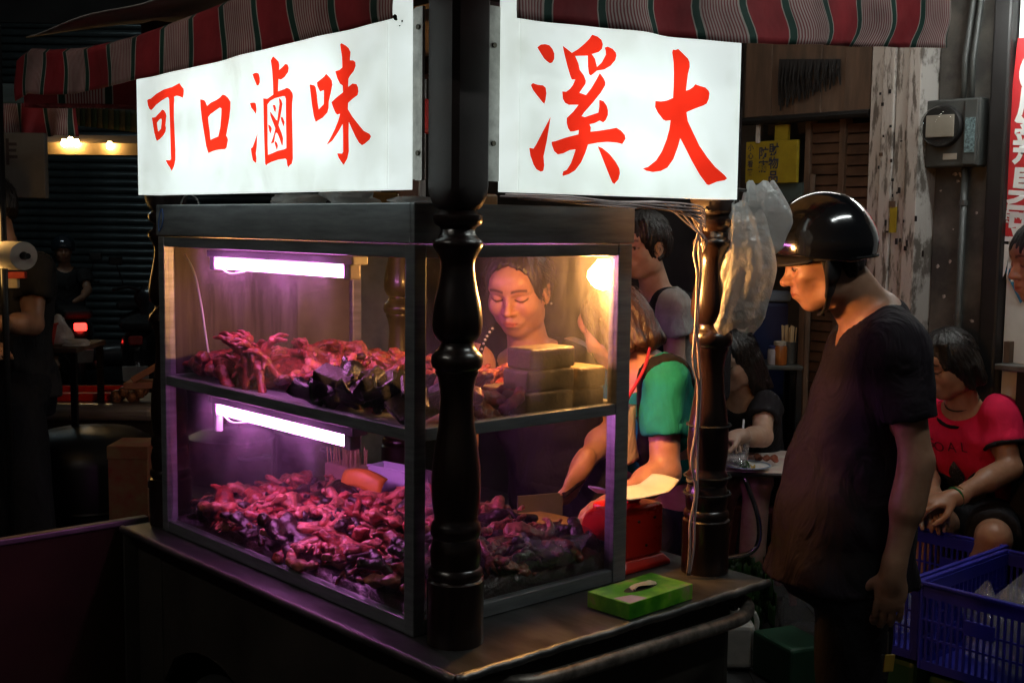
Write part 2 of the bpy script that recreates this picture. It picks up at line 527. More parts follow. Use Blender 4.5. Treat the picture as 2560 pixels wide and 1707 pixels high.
def flap(name, fn, length, nu=140, nv=14, u0=0.):
    bb = B().sheet(fn, nu, nv)
    o = bb.build(name, 'awning_cloth', cart, smooth=True)
    me = o.data
    uv = me.uv_layers.new(name='UVMap')
    w = nu + 1
    for lp in me.loops:
        vi = lp.vertex_index
        uv.data[lp.index].uv = (u0 + (vi % w) / nu * length, (vi // w) / nv * .2)
    md = o.modifiers.new('solid', 'SOLIDIFY'); md.thickness = .0022; md.offset = 0
    return o
HEM_L = [(-.14, 2.004), (.2, 2.0), (.55, 1.988), (.86, 1.982), (1.22, 1.978), (1.40, 1.985), (1.55, 2.000), (1.64, 1.985)]
def fold(x, k=1.):
    return .006 * math.sin(x * 11 + 1.) + .005 * math.sin(x * 23.7 + 2.) + .003 * math.sin(x * 41 + .5)
def left_flap(u, v):
    b = -.14 + 1.78 * u
    hz = lerp_tab(HEM_L, b)
    top = hz + .112 + .008 * math.sin(b * 5)
    if v < .3:
        t = v / .3
        return (.12 - .262 * t, b, top + .012 * (1 - t))
    t = (v - .3) / .7
    out = -.142 + fold(b) * t * .45 - .004 * math.sin(t * 3 + b * 7)
    return (out, b + .012 * math.sin(t * 3 + b * 4) * t, top + (hz - top) * t)
flap('awning_valance', left_flap, 1.78, u0=.19)
HEM_R = [(.03, 2.012), (.35, 2.026), (.64, 2.037), (1.0, 2.068), (1.3, 2.094), (1.5, 2.112)]
def front_flap(u, v):
    a = .035 + 1.455 * u
    hz = lerp_tab(HEM_R, a)
    top = hz + .15
    if v < .3:
        t = v / .3
        return (a, .02 - .262 * t, top + .03 * (1 - t))
    t = (v - .3) / .7
    return (a + (.014 * math.sin(t * 4 + a * 5) + .01 * math.sin(t * 7 + a * 3)) * t, -.242 - .005 * math.sin(t * math.pi + a * 6) + fold(a * .9 + 3) * t * 1.4, top + (hz - top) * t)
flap('awning_valance', front_flap, 1.455, u0=.165)
def far_flap(u, v):
    a = -.13 + 1.62 * u
    top, hz = 2.10, 1.975 + .01 * math.sin(a * 7)
    return (a, 1.63 + fold(a + 5) * v, top + (hz - top) * v)
flap('awning_valance', far_flap, 1.62, nv=8)
def back_flap(u, v):
    b = -.2 + 1.83 * u
    return (1.49 + fold(b + 9) * v, b, 2.36 - .10 * v)
flap('awning_valance', back_flap, 1.83, nv=8)
def roof_sheet(u, v):
    a, b = -.12 + 1.6 * u, -.2 + 1.82 * v
    return (a, b, 2.165 + .09 * math.sin(u * math.pi) + .05 * u + .008 * math.sin(b * 9) * math.sin(a * 7))
B().sheet(roof_sheet, 24, 24).build('awning_roof', 'awning_lining', cart, smooth=True, solid=.003)
# white hem binding on the far flap, seen from inside
B().tube([(a / 20 * 1.62 - .13, 1.626, 1.982 + .01 * math.sin((a / 20 * 1.62 - .13) * 7)) for a in range(21)], .006, 6).build('hem_binding', mat('binding', (.55, .10, .10), .7, var=.6, nscale=60), cart)

# ================================================================ glass display case on the counter
pane_mat('case_glass', dirt=.015, nscale=7, streak=(1, 1, .6), thr=(.42, .70))
pane_mat('case_glass_steamed', dirt=.058, nscale=9, streak=(2.2, 2.2, .7), thr=(.38, .72))
case = thing('glass_display_case', 'two-tier stainless steel and glass food display case on the counter', 'display case', MC)
A1, B1, ZB, ZS, ZG, ZF, ZT = .605, 1.078, .8585, 1.252, 1.594, 1.620, 1.699
U = .030
for (x0, x1, y0, y1) in ((0, U, 0, U), (A1 - .042, A1, 0, U), (0, U, B1 - U, B1), (A1 - U, A1, B1 - U, B1)):
    B().box(x0, x1, y0, y1, ZB, ZF).build('upright', 'steel', case, bevel=.0025)
e = .0006
for z0, z1, nm in ((ZB + .0005, .888, 'bottom_rail'), (1.241, 1.266, 'middle_rail'), (ZG, ZF - .001, 'top_rail')):
    B().box(U + e, A1 - .042 - e, .002, U - .004, z0, z1).build(nm, 'steel', case, bevel=.002)
    B().box(.002, U - .004, U + e, B1 - U - e, z0, z1).build(nm, 'steel', case, bevel=.002)
    B().box(U + e, A1 - U - e, B1 - U + .004, B1 - .002, z0, z1).build(nm, 'steel', case, bevel=.002)
    B().box(A1 - U + .004, A1 - .002, U + e, B1 - U - e, z0, z1).build(nm, 'steel', case, bevel=.002)
for x0, x1, y0, y1 in ((-.003, A1 + .003, -.003, .009), (-.003, A1 + .003, B1 - .009, B1 + .003), (-.003, .009, .0095, B1 - .0095), (A1 - .009, A1 + .003, .0095, B1 - .0095)):
    B().box(x0, x1, y0, y1, ZF + .002, ZT).build('fascia', 'steel', case, bevel=.0025)
B().box(.010, A1 - .010, .010, B1 - .010, ZT - .010, ZT - .004).build('roof_plate', 'steel_dull', case)
B().box(.006, A1 - .006, .006, B1 - .006, ZS, ZS + .004).build('shelf', 'steel', case)
B().box(.010, A1 - .006, .010, B1 - .006, .862, .868).build('tray_floor', 'steel_stained', case)
for z0, z1 in ((.889, 1.2405), (1.2665, 1.5935)):
    B().box(.012, .016, U + .001, B1 - U - .001, z0, z1).build('pane', 'case_glass', case)
    B().box(U + .001, A1 - .043, .012, .016, z0, z1).build('pane', 'case_glass_steamed' if z0 > 1.2 else 'case_glass', case)
B().box(U + .001, .40, B1 - .020, B1 - .016, 1.2665, 1.5935).build('end_sheet', 'steel_stained', case)
B().box(.385, A1 - U - .001, B1 - .0145, B1 - .0105, 1.2665, 1.5935).build('end_sheet', 'steel_dull', case)
B().box(U + .001, A1 - U - .001, B1 - .018, B1 - .014, .889, 1.2405).build('pane', 'case_glass', case)
B().box(A1 - .02, A1 - .016, .62, .80, .889, 1.0).build('back_board', 'steel_dull', case)
B().box(A1 - .02, A1 - .016, U, B1 - U, .889, .94).build('back_board', 'steel_dull', case)
# blue scuff sticker on the fascia corner
B().tube(smooth_path([(-.0045, 1.06, 1.632), (-.0045, 1.045, 1.645), (-.0045, 1.037, 1.668), (-.0045, 1.043, 1.688), (-.0045, 1.055, 1.676), (-.0045, 1.063, 1.650), (-.0045, 1.06, 1.632)]), .0016, 5).build('sticker_mark', mat('blue_mark', (.06, .12, .30), .5), case)

# ================================================================ fluorescent lamps in the case
PURPLE = (1.0, .27, .95)
lamp_mat('purple_tube', PURPLE, 52.)
def tube_lamp(z, label, drop=0):
    t = thing('fluorescent_lamp', label, 'lamp', MC, 'purple tube lamps in the glass case')
    a = .062
    B().box(a - .018, a + .022, .27, .905, z + .016, z + .034).build('housing', 'white_plastic', t, bevel=.003)
    B().tube([(a, .31, z), (a, .872, z)], .013, 14).build('tube', 'purple_tube', t, smooth=True, angle=60)
    for b0, b1 in ((.286, .310), (.872, .896)):
        B().box(a - .015, a + .015, b0, b1, z - .016, z + .018).build('end_cap', mat('lamp_cap', (.5, .45, .5), .4), t, bevel=.004)
    B().tube(smooth_path([(a, .86, z - .012), (a - .01, .80, z - .022), (a, .75, z - .016)]), .0022, 6).build('wire', 'white_plastic', t)
    if drop:
        B().tube([(a, .885, z - .016), (a, .885, z - .055)], .010, 10).build('starter', 'white_plastic', t, smooth=True, angle=50)
    return t
tube_lamp(1.556, 'glowing purple fluorescent tube under the top of the glass case')
tube_lamp(1.194, 'glowing purple fluorescent tube under the middle shelf of the glass case', 1)
# loose white lead hanging in the left end of the case
tag(B().tube(smooth_path([(.05, 1.03, 1.575), (.06, 1.0, 1.53), (.07, .985, 1.45), (.075, .975, 1.38), (.08, .965, 1.32)]), .0026, 6).build('power_lead', 'white_plastic', None, frame=MC),
    'thin white lead hanging in the left end of the glass case', 'cable')

# ================================================================ light bulb behind the case
lamp_mat('warm_bulb', (1.0, .44, .11), 540.)
bulb = thing('light_bulb', 'bright warm bare bulb in the top right corner of the glass case', 'light bulb', MC @ Matrix.Translation((.588, .072, 1.553)))
bp_ = [(.002, -.038), (.016, -.034), (.027, -.024), (.036, -.010), (.034, .005), (.022, .018), (.015, .026), (.0135, .030)]
B().lathe(bp_, 14).build('globe', 'warm_bulb', bulb, smooth=True)
B().lathe([(.0145, .0305), (.0145, .05), (.018, .052), (.018, .075), (.006, .08)], 14).build('socket', 'black_rubber', bulb, smooth=True, angle=40)
B().tube([(0, 0, .080), (0, .0, .13)], .004, 6).build('cord', 'black_rubber', bulb)

# ================================================================ the two light boxes
def glow_mat(name, col, e, tr):
    """opal acrylic: lit evenly from inside, and letting the tube behind it shine through"""
    m, t, p = new_mat(name)
    N, Lk = t.nodes.new, t.links.new
    p.inputs['Base Color'].default_value = (.8, .82, .81, 1)
    p.inputs['Roughness'].default_value = .3
    p.inputs['Emission Color'].default_value = (*col, 1)
    p.inputs['Emission Strength'].default_value = e
    tl = N('ShaderNodeBsdfTranslucent'); tl.inputs[0].default_value = (*col, 1)
    tc = N('ShaderNodeTexCoord'); gn = N('ShaderNodeTexNoise'); gn.inputs['Scale'].default_value = 5; gn.inputs['Detail'].default_value = 8; gn.inputs['Roughness'].default_value = .7
    Lk(tc.outputs['Object'], gn.inputs['Vector'])
    gr = N('ShaderNodeValToRGB'); gr.color_ramp.elements[0].position = .28; gr.color_ramp.elements[1].position = .55
    gr.color_ramp.elements[0].color = (col[0] * .80, col[1] * .80, col[2] * .76, 1); gr.color_ramp.elements[1].color = (*col, 1)
    Lk(gn.outputs[0], gr.inputs[0]); Lk(gr.outputs[0], tl.inputs[0]); Lk(gr.outputs[0], p.inputs['Emission Color'])
    mx = N('ShaderNodeMixShader'); mx.inputs[0].default_value = tr
    Lk(p.outputs[0], mx.inputs[1]); Lk(tl.outputs[0], mx.inputs[2])
    Lk(mx.outputs[0], t.nodes['Material Output'].inputs[0])
    MATS[name] = m
glow_mat('opal', (.94, 1.0, .985), .66, .45)
glow_mat('opal_end', (.94, 1.0, .985), .62, .3)
lamp_mat('sign_tube', (.95, 1.0, 1.0), 15.)
mat('sign_inner', (.38, .40, .39), .7)
def red_film(name, tint):
    m, t, p = new_mat(name)
    t.nodes.remove(p)
    tr = t.nodes.new('ShaderNodeBsdfTransparent'); tr.inputs[0].default_value = (*tint, 1)
    t.links.new(tr.outputs[0], t.nodes['Material Output'].inputs[0])
    MATS[name] = m
red_film('red_letter', (.92, .030, .012))
GLYPHS={
'ke':[[[(995,250),(989,252),(974,253),(945,262),(906,269),(861,272),(824,278),(814,270),(804,264),(802,259),(804,251),(808,243),(821,247),(838,250),(852,249),(851,242),(853,230),(854,205),(852,168),(849,125),(850,102),(857,88),(870,76),(879,85),(891,93),(901,103),(877,102),(873,105),(874,138),(875,177),(877,222),(878,245),(883,250),(893,249),(921,243),(946,236),(964,228),(974,225),(984,229),(991,237)]],[[(971,207),(952,207),(941,212),(925,218),(915,223),(904,220),(896,213),(893,207),(896,195),(899,185),(896,178),(899,170),(910,162),(928,154),(946,150),(952,157),(959,170),(967,194)],[(944,193),(931,200),(922,202),(918,199),(920,189),(923,178),(938,172)]]],
'kou':[[[(723,234),(705,231),(699,227),(691,217),(674,223),(649,227),(633,231),(619,237),(608,235),(594,228),(584,219),(585,204),(590,184),(598,163),(605,147),(599,142),(597,137),(600,130),(604,121),(611,118),(640,118),(664,116),(688,112),(698,129),(708,161),(717,191),(722,215)],[(687,192),(675,198),(650,205),(632,210),(625,207),(626,193),(631,167),(641,147),(661,144),(677,141),(680,160),(685,178)]]],
'lu':[[[(488,270),(479,272),(470,272),(462,269),(458,260),(458,251),(464,245),(471,246),(476,253),(483,262)]],[[(500,211),(486,211),(477,210),(474,204),(473,196),(475,186),(486,195),(495,201)]],[[(469,147),(471,138),(473,120),(477,104),(475,93),(476,85),(480,84),(490,90),(495,103),(498,115),(491,117),(484,126),(476,137)]],[[(413,292),(404,300),(393,294),(382,287),(379,280),(380,270),(369,274),(356,280),(347,278),(343,271),(345,263),(359,254),(373,250),(383,252),(384,240),(385,227),(359,230),(350,232),(339,228),(329,220),(327,213),(330,201),(331,179),(330,144),(329,109),(329,88),(333,78),(341,75),(347,71),(351,76),(353,86),(358,89),(385,88),(413,84),(430,80),(435,77),(439,81),(441,113),(443,158),(444,195),(445,217),(428,215),(414,219),(404,222),(405,245),(408,272)],[(428,203),(416,210),(397,214),(382,215),(366,216),(358,215),(355,210),(355,180),(354,136),(354,110),(364,108),(388,106),(409,102),(427,99),(428,122),(428,158)]],[[(382,214),(373,209),(368,201),(371,190),(376,176),(381,166),(384,158),(372,142),(366,130),(368,117),(372,117),(379,129),(388,141),(394,144),(398,137),(402,124),(416,121),(407,133),(398,149),(397,153),(410,171),(416,180),(418,189),(406,180),(394,170),(389,168),(384,186),(380,201)]],[[(407,201),(397,200),(393,193),(396,185),(401,189)]],[[(426,162),(417,159),(411,153),(415,142),(421,148)]],[[(375,175),(367,173),(360,163),(364,154),(369,161),(374,169)]],[[(398,127),(390,122),(387,116),(391,107),(396,115),(400,122)]]],
'wei':[[[(265,232),(248,229),(243,225),(238,209),(236,195),(232,181),(214,190),(213,214),(214,217),(227,215),(237,227),(238,234),(223,239),(212,243),(205,248),(193,240),(185,233),(183,225),(188,212),(196,194),(197,181),(201,173),(218,164),(233,160),(243,157),(250,169),(257,193)]],[[(156,299),(152,301),(137,295),(127,289),(121,281),(123,266),(112,265),(105,261),(104,254),(110,245),(123,237),(128,232),(129,217),(115,222),(101,220),(96,213),(95,205),(98,199),(113,194),(129,187),(130,175),(116,161),(98,147),(78,132),(58,125),(54,120),(58,115),(73,108),(83,105),(93,110),(104,121),(117,137),(127,151),(128,126),(127,96),(132,82),(145,70),(154,77),(163,85),(167,93),(150,92),(147,95),(147,127),(148,148),(163,134),(184,118),(202,111),(202,113),(190,124),(175,140),(163,156),(157,168),(167,167),(173,171),(182,183),(187,192),(169,200),(147,208),(148,221),(157,225),(167,237),(173,250),(159,251),(149,255),(150,275),(154,290)]]],
'xi':[[[(169,287),(178,293),(189,295),(200,294),(208,288),(213,280),(213,270),(208,263),(202,261),(194,264),(187,268),(178,277)]],[[(154,217),(159,221),(171,219),(185,219),(192,215),(194,205),(192,193),(189,185),(184,188),(169,200),(159,209)]],[[(206,163),(203,148),(197,118),(189,88),(191,71),(189,61),(182,59),(171,63),(163,72),(155,88),(152,102),(163,101),(170,110),(186,134)]],[[(313,326),(328,324),(339,319),(343,311),(341,302),(332,295),(313,289),(322,281),(328,266),(341,276),(352,292),(351,300),(348,305),(357,308),(371,305),(380,299),(382,293),(379,284),(366,272),(348,263),(328,259),(318,252),(311,248),(306,251),(303,264),(302,285),(268,281),(277,268),(281,256),(292,247),(298,237),(297,231),(281,213),(299,210),(313,224),(327,242),(336,255),(347,246),(352,239),(352,233),(340,218),(317,196),(294,176),(288,169),(297,168),(317,174),(334,179),(336,191),(336,204),(348,202),(357,194),(361,185),(361,176),(355,166),(348,161),(338,164),(324,158),(310,155),(314,149),(313,141),(336,144),(366,149),(386,153),(400,148),(411,140),(413,133),(404,122),(388,124),(361,124),(334,121),(307,116),(300,100),(289,81),(273,65),(256,57),(240,53),(239,56),(241,62),(250,65),(261,78),(269,95),(273,105),(258,103),(241,96),(226,93),(216,99),(210,110),(209,116),(220,118),(246,126),(280,134),(281,142),(268,139),(258,138),(252,144),(248,154),(248,163),(265,176),(279,190),(264,189),(253,188),(243,191),(237,198),(235,212),(245,212),(255,218),(263,226),(269,237),(260,236),(256,242),(248,259),(239,282),(234,297),(246,292),(259,286),(276,295),(293,307),(305,317)]],[[(334,114),(347,111),(367,101),(386,86),(397,73),(399,64),(395,52),(383,42),(377,45),(366,62),(350,88)]]],
'da':[[[(548,316),(550,322),(558,322),(567,325),(579,319),(598,309),(604,302),(605,292),(600,278),(597,259),(595,242),(607,246),(618,252),(624,258),(638,256),(658,254),(669,248),(672,243),(670,231),(664,221),(653,216),(624,207),(598,198),(603,180),(620,159),(643,131),(670,108),(697,89),(731,72),(740,65),(732,61),(705,57),(679,49),(671,50),(646,70),(619,98),(593,129),(580,143),(573,124),(560,99),(542,81),(521,73),(497,70),(477,72),(466,76),(482,80),(506,94),(523,113),(537,138),(545,160),(548,178),(533,176),(525,178),(508,191),(499,202),(500,214),(516,214),(534,217),(554,224),(555,244),(555,274),(553,297)]]]}
SZ0, SZ1 = 1.722, 2.075
def light_box_left():
    t = thing('light_box_sign', 'long white light box with four red characters over the purple window', 'light box', MC)
    a0, a1, b0, b1 = -.060, -.002, .004, 1.055
    B().box(a0, a0 + .003, b0, b1, SZ0, SZ1).build('face_panel', 'opal', t)
    B().box(a0 + .0035, a1, b0, b0 + .003, SZ0 + .0005, SZ1).build('end_cap', 'opal_end', t)
    B().box(a0 + .0035, a1, b1 - .003, b1, SZ0 + .0005, SZ1).build('end_cap', 'opal_end', t)
    B().box(a0 + .0035, a1, b0 + .0035, b1 - .0035, SZ0 + .0005, SZ0 + .004).build('bottom_panel', 'opal_end', t)
    B().box(a0 + .0035, a1, b0 + .0035, b1 - .0035, SZ1 - .004, SZ1).build('top_panel', 'sign_inner', t)
    B().box(a1 - .003, a1, b0 + .004, b1 - .004, SZ0 + .005, SZ1 - .005).build('back_panel', 'sign_inner', t)
    for z in (1.82, 1.96):
        B().tube([(a1 - .012, .16, z), (a1 - .012, .90, z)], .008, 8).build('tube', 'sign_tube', t)
    B().box(.000, .004, -.020, .012, SZ0 + .02, SZ1 - .02).build('bracket', 'bracket', t)
    B().box(.000, .0065, -.022, -.001, SZ0 + .018, SZ1 - .018).build('bracket', 'bracket', t)
    for z in (1.79, 2.02):
        B().tube([(-.001, -.012, z), (-.004, -.012, z)], .005, 10).build('screw', 'screw', t)
    for k, ch in (('ke', 'first'), ('kou', 'second'), ('lu', 'third'), ('wei', 'last')):
        bb = B()
        for loops in GLYPHS[k]:
            lp = [[(p[0] / 1000, p[1] / 1000 + 1.7) for p in l] for l in loops]
            bb.prism(lp, (a0 - .0004, 0, 0), (0, 0, 1), (0, 1, 0), 0) if False else bb.add(*flat_poly(lp, lambda h, z: (a0 - .0012, h, z)))
        o = bb.build('character', 'red_letter', t)
    # torn scrap of tape on the end cap
    for da, dz, s_ in ((.018, 2.034, .007), (.032, 2.029, .003), (.027, 2.020, .002)):
        B().add(*flat_poly([[(a0 + da + s_ * random.uniform(.4, 1.2) * math.cos(q), dz + s_ * random.uniform(.4, 1.1) * math.sin(q)) for q in [2 * math.pi * i / 9 for i in range(9)]]], lambda x, z: (x, b0 - .0008, z))).build('tape_scrap', 'black_rubber', t)
    return t
def flat_poly(loops, fn):
    tri = tessellate_polygon([[Vector((p[0], p[1], 0)) for p in lp] for lp in loops])
    flat = [p for lp in loops for p in lp]
    return [fn(*p) for p in flat], [tuple(x) for x in tri]
light_box_left()
def light_box_right():
    t = thing('light_box_sign', 'shorter white light box with two large red characters above the counter corner', 'light box', MC)
    b0, b1, a0, a1 = -.150, -.092, .128, .778
    B().box(a0, a1, b0, b0 + .003, SZ0 - .002, SZ1).build('face_panel', 'opal', t)
    B().box(a0, a0 + .003, b0 + .0035, b1, SZ0 - .0015, SZ1).build('end_cap', 'opal_end', t)
    B().box(a1 - .003, a1, b0 + .0035, b1, SZ0 - .0015, SZ1).build('end_cap', 'opal_end', t)
    B().box(a0 + .0035, a1 - .0035, b0 + .0035, b1, SZ0 - .0015, SZ0 + .002).build('bottom_panel', 'opal_end', t)
    B().box(a0 + .0035, a1 - .0035, b0 + .0035, b1, SZ1 - .004, SZ1).build('top_panel', 'sign_inner', t)
    B().box(a0 + .004, a1 - .004, b1 - .003, b1, SZ0 + .003, SZ1 - .005).build('back_panel', 'sign_inner', t)
    for z in (1.82, 1.96):
        B().tube([(.28, b1 - .012, z), (.64, b1 - .012, z)], .008, 8).build('tube', 'sign_tube', t)
    B().box(.092, .127, b1 + .001, b1 + .005, SZ0 + .02, SZ1 - .012).build('bracket', 'bracket', t)
    B().box(.0975, .126, b1 - .004, b1 + .0005, SZ0 + .018, SZ1 - .014).build('bracket', 'bracket', t)
    for z in (1.81, 1.99):
        B().tube([(.110, b1 - .0045, z), (.110, b1 - .008, z)], .005, 10).build('screw', 'screw', t)
    for k in ('xi', 'da'):
        bb = B()
        for loops in GLYPHS[k]:
            lp = [[(p[0] / 1000, p[1] / 1000 + 1.7) for p in l] for l in loops]
            bb.add(*flat_poly(lp, lambda h, z: (h, b0 - .0012, z)))
        bb.build('character', 'red_letter', t)
light_box_right()

# ================================================================ soft bodies: distance fields turned into one continuous skin
class Sdf:
    """fields are evaluated on a rectilinear grid (finer where refine boxes ask for it) and meshed with surface nets"""
    def __init__(s, lo, hi, h, refine=()):
        s.ax = []
        for k in range(3):
            xs = [lo[k]]
            x = lo[k]
            while x < hi[k]:
                st = h
                for (rl, rh, rhh) in refine:
                    if rl[k] - rhh <= x <= rh[k]:
                        st = min(st, rhh)
                x += st
                xs.append(x)
            s.ax.append(np.array(xs, np.float32))
        s.shape = tuple(len(a) for a in s.ax)
        s.d = np.full(s.shape, 9., np.float32)
    def sl(s, lo, hi):
        r = []
        for k in range(3):
            i = max(0, int(np.searchsorted(s.ax[k], lo[k])) - 1)
            j = min(s.shape[k], int(np.searchsorted(s.ax[k], hi[k])) + 1)
            r.append(slice(i, max(i, j)))
        return tuple(r)
    def pts(s, q):
        return s.ax[0][q[0]][:, None, None], s.ax[1][q[1]][None, :, None], s.ax[2][q[2]][None, None, :]
    def put(s, q, v, k, mode):
        a = s.d[q]
        if mode == 'add':
            h = np.clip(.5 + .5 * (a - v) / k, 0, 1)
            s.d[q] = a + (v - a) * h - k * h * (1 - h)
        elif mode == 'cut':
            h = np.clip(.5 - .5 * (a + v) / k, 0, 1)
            s.d[q] = a + (-v - a) * h + k * h * (1 - h)
        elif mode == 'and':
            s.d[q] = np.maximum(a, v)
    def ell(s, c, r, M=None, k=.02, mode='add'):
        R_ = max(r) + max(k, .02) + .012
        q = s.sl([c[i] - R_ for i in range(3)], [c[i] + R_ for i in range(3)])
        if min(x.stop - x.start for x in q) <= 0: return
        X, Y, Z = s.pts(q)
        p = [X - c[0], Y - c[1], Z - c[2]]
        if M is not None:
            p = [p[0] * M[i][0] + p[1] * M[i][1] + p[2] * M[i][2] for i in range(3)]
        k0 = np.sqrt((p[0] / r[0]) ** 2 + (p[1] / r[1]) ** 2 + (p[2] / r[2]) ** 2)
        k1 = np.sqrt((p[0] / r[0] ** 2) ** 2 + (p[1] / r[1] ** 2) ** 2 + (p[2] / r[2] ** 2) ** 2)
        s.put(q, k0 * (k0 - 1) / np.maximum(k1, 1e-4), k, mode)
    def cone(s, a, b, r1, r2, k=.02, mode='add'):
        R_ = max(r1, r2) + max(k, .02) + .012
        q = s.sl([min(a[i], b[i]) - R_ for i in range(3)], [max(a[i], b[i]) + R_ for i in range(3)])
        if min(x.stop - x.start for x in q) <= 0: return
        X, Y, Z = s.pts(q)
        ba = [b[i] - a[i] for i in range(3)]
        L2 = sum(t * t for t in ba) + 1e-9
        px, py, pz = X - a[0], Y - a[1], Z - a[2]
        t = np.clip((px * ba[0] + py * ba[1] + pz * ba[2]) / L2, 0, 1)
        s.put(q, np.sqrt((px - t * ba[0]) ** 2 + (py - t * ba[1]) ** 2 + (pz - t * ba[2]) ** 2) - (r1 + (r2 - r1) * t), k, mode)
    def flatcone(s, a, b, r1, r2, k=.012, mode='add'):
        """tapered tube with a square-cut end at b"""
        R_ = max(r1, r2) + max(k, .02) + .012
        q = s.sl([min(a[i], b[i]) - R_ for i in range(3)], [max(a[i], b[i]) + R_ for i in range(3)])
        X, Y, Z = s.pts(q)
        ba = Vector(b) - Vector(a); L_ = ba.length; ba = ba / L_
        px, py, pz = X - a[0], Y - a[1], Z - a[2]
        t = px * ba[0] + py * ba[1] + pz * ba[2]
        tt = np.clip(t, 0, L_ * 1.5)
        v = np.sqrt((px - tt * ba[0]) ** 2 + (py - tt * ba[1]) ** 2 + (pz - tt * ba[2]) ** 2) - (r1 + (r2 - r1) * tt / L_)
        s.put(q, np.maximum(v, t - L_), k, mode)
    def stack(s, o, F, S, Uv, tab, k=.03, mode='add', fn=None):
        """elliptic sections along axis Uv: rows (u, forward offset, half depth, half width)"""
        us = [t[0] for t in tab]
        m = max(max(t[2], t[3]) + abs(t[1]) for t in tab) + .06
        c0, c1 = Vector(o) + Vector(Uv) * us[0], Vector(o) + Vector(Uv) * us[-1]
        q = s.sl([min(c0[i], c1[i]) - m for i in range(3)], [max(c0[i], c1[i]) + m for i in range(3)])
        X, Y, Z = s.pts(q)
        px, py, pz = X - o[0], Y - o[1], Z - o[2]
        u = px * Uv[0] + py * Uv[1] + pz * Uv[2]
        f = px * F[0] + py * F[1] + pz * F[2]
        d = px * S[0] + py * S[1] + pz * S[2]
        uu = np.clip(u, us[0], us[-1])
        off = np.interp(uu, us, [t[1] for t in tab]); rf = np.interp(uu, us, [t[2] for t in tab]); rs = np.interp(uu, us, [t[3] for t in tab])
        e = np.sqrt(((f - off) / rf) ** 2 + (d / rs) ** 2)
        v = (e - 1) * np.minimum(rf, rs) * .95
        ov = np.abs(u - uu)
        v = np.where(ov > 0, np.sqrt(np.maximum(v, 0) ** 2 + ov ** 2) + np.minimum(v, 0) * (ov == 0), v)
        if fn is not None:
            v = v + fn(X, Y, Z, u, f - off, d)
        s.put(q, v.astype(np.float32), k, mode)
    def half(s, p, n):
        """keep only the side of the plane the normal points away from"""
        X, Y, Z = s.pts((slice(None),) * 3)
        s.d = np.maximum(s.d, ((X - p[0]) * n[0] + (Y - p[1]) * n[1] + (Z - p[2]) * n[2]).astype(np.float32))
    def ripple(s, amp, fn):
        X, Y, Z = s.pts((slice(None),) * 3)
        near = np.abs(s.d) < .05
        r = np.broadcast_to(fn(X, Y, Z), s.shape)
        s.d[near] += (amp * r[near]).astype(np.float32)
    def mesh(s):
        d = s.d
        d[0], d[-1], d[:, 0], d[:, -1], d[:, :, 0], d[:, :, -1] = 1, 1, 1, 1, 1, 1
        n = [k - 1 for k in s.shape]
        neg = d < 0
        cnt = np.zeros(n, np.int8)
        for i in (0, 1):
            for j in (0, 1):
                for k in (0, 1):
                    cnt += neg[i:n[0] + i, j:n[1] + j, k:n[2] + k]
        act = (cnt > 0) & (cnt < 8)
        I = np.argwhere(act)
        idx = np.full(n, -1, np.int32)
        idx[act] = np.arange(len(I))
        acc = np.zeros((len(I), 3)); w = np.zeros(len(I))
        cs = [(i, j, k) for i in (0, 1) for j in (0, 1) for k in (0, 1)]
        val = {c: d[I[:, 0] + c[0], I[:, 1] + c[1], I[:, 2] + c[2]] for c in cs}
        for c in cs:
            for ax in range(3):
                if c[ax]: continue
                c2 = tuple(1 if q == ax else c[q] for q in range(3))
                v0, v1 = val[c], val[c2]
                m = (v0 < 0) != (v1 < 0)
                t = np.where(m, v0 / np.where(m, v0 - v1, 1), 0)
                p = np.zeros((len(I), 3)); p[:] = c; p[:, ax] = t
                acc[m] += p[m]; w[m] += 1
        acc /= w[:, None]
        V = np.empty((len(I), 3))
        for k in range(3):
            a0 = s.ax[k][I[:, k]]; a1 = s.ax[k][I[:, k] + 1]
            V[:, k] = a0 + (a1 - a0) * acc[:, k]
        F = []
        for ax in range(3):
            o1, o2 = [q for q in range(3) if q != ax]
            sl0 = [slice(None)] * 3; sl1 = [slice(None)] * 3
            sl0[ax] = slice(0, -1); sl1[ax] = slice(1, None)
            e = neg[tuple(sl0)] != neg[tuple(sl1)]
            E_ = np.argwhere(e)
            E_ = E_[(E_[:, o1] > 0) & (E_[:, o2] > 0) & (E_[:, o1] < n[o1]) & (E_[:, o2] < n[o2])]
            fl = neg[E_[:, 0], E_[:, 1], E_[:, 2]]
            def cell(d1, d2):
                c = E_.copy(); c[:, o1] -= d1; c[:, o2] -= d2
                return idx[c[:, 0], c[:, 1], c[:, 2]]
            qd = np.stack([cell(1, 1), cell(0, 1), cell(0, 0), cell(1, 0)], 1)
            if ax == 1: fl = ~fl
            qd[~fl] = qd[~fl][:, ::-1]
            F.append(qd)
        return V, np.concatenate(F)
    def build(s, name, m, parent=None, frame=None, paint=None, smooth=1):
        V, F = s.mesh()
        # one light relaxing pass takes the grid steps out
        for _ in range(smooth):
            acc = np.zeros_like(V); w = np.zeros(len(V))
            for i in range(4):
                a, b = F[:, i], F[:, (i + 1) % 4]
                np.add.at(acc, a, V[b]); np.add.at(w, a, 1)
                np.add.at(acc, b, V[a]); np.add.at(w, b, 1)
            V = V * .5 + .5 * acc / np.maximum(w, 1)[:, None]
        p0, p1, p2 = V[F[:, 0]], V[F[:, 1]], V[F[:, 2]]
        if np.einsum('ij,ij->', p0, np.cross(p1, p2)) + np.einsum('ij,ij->', p0, np.cross(p2, V[F[:, 3]])) < 0:
            F = F[:, ::-1].copy()
        me = bpy.data.meshes.new(name)
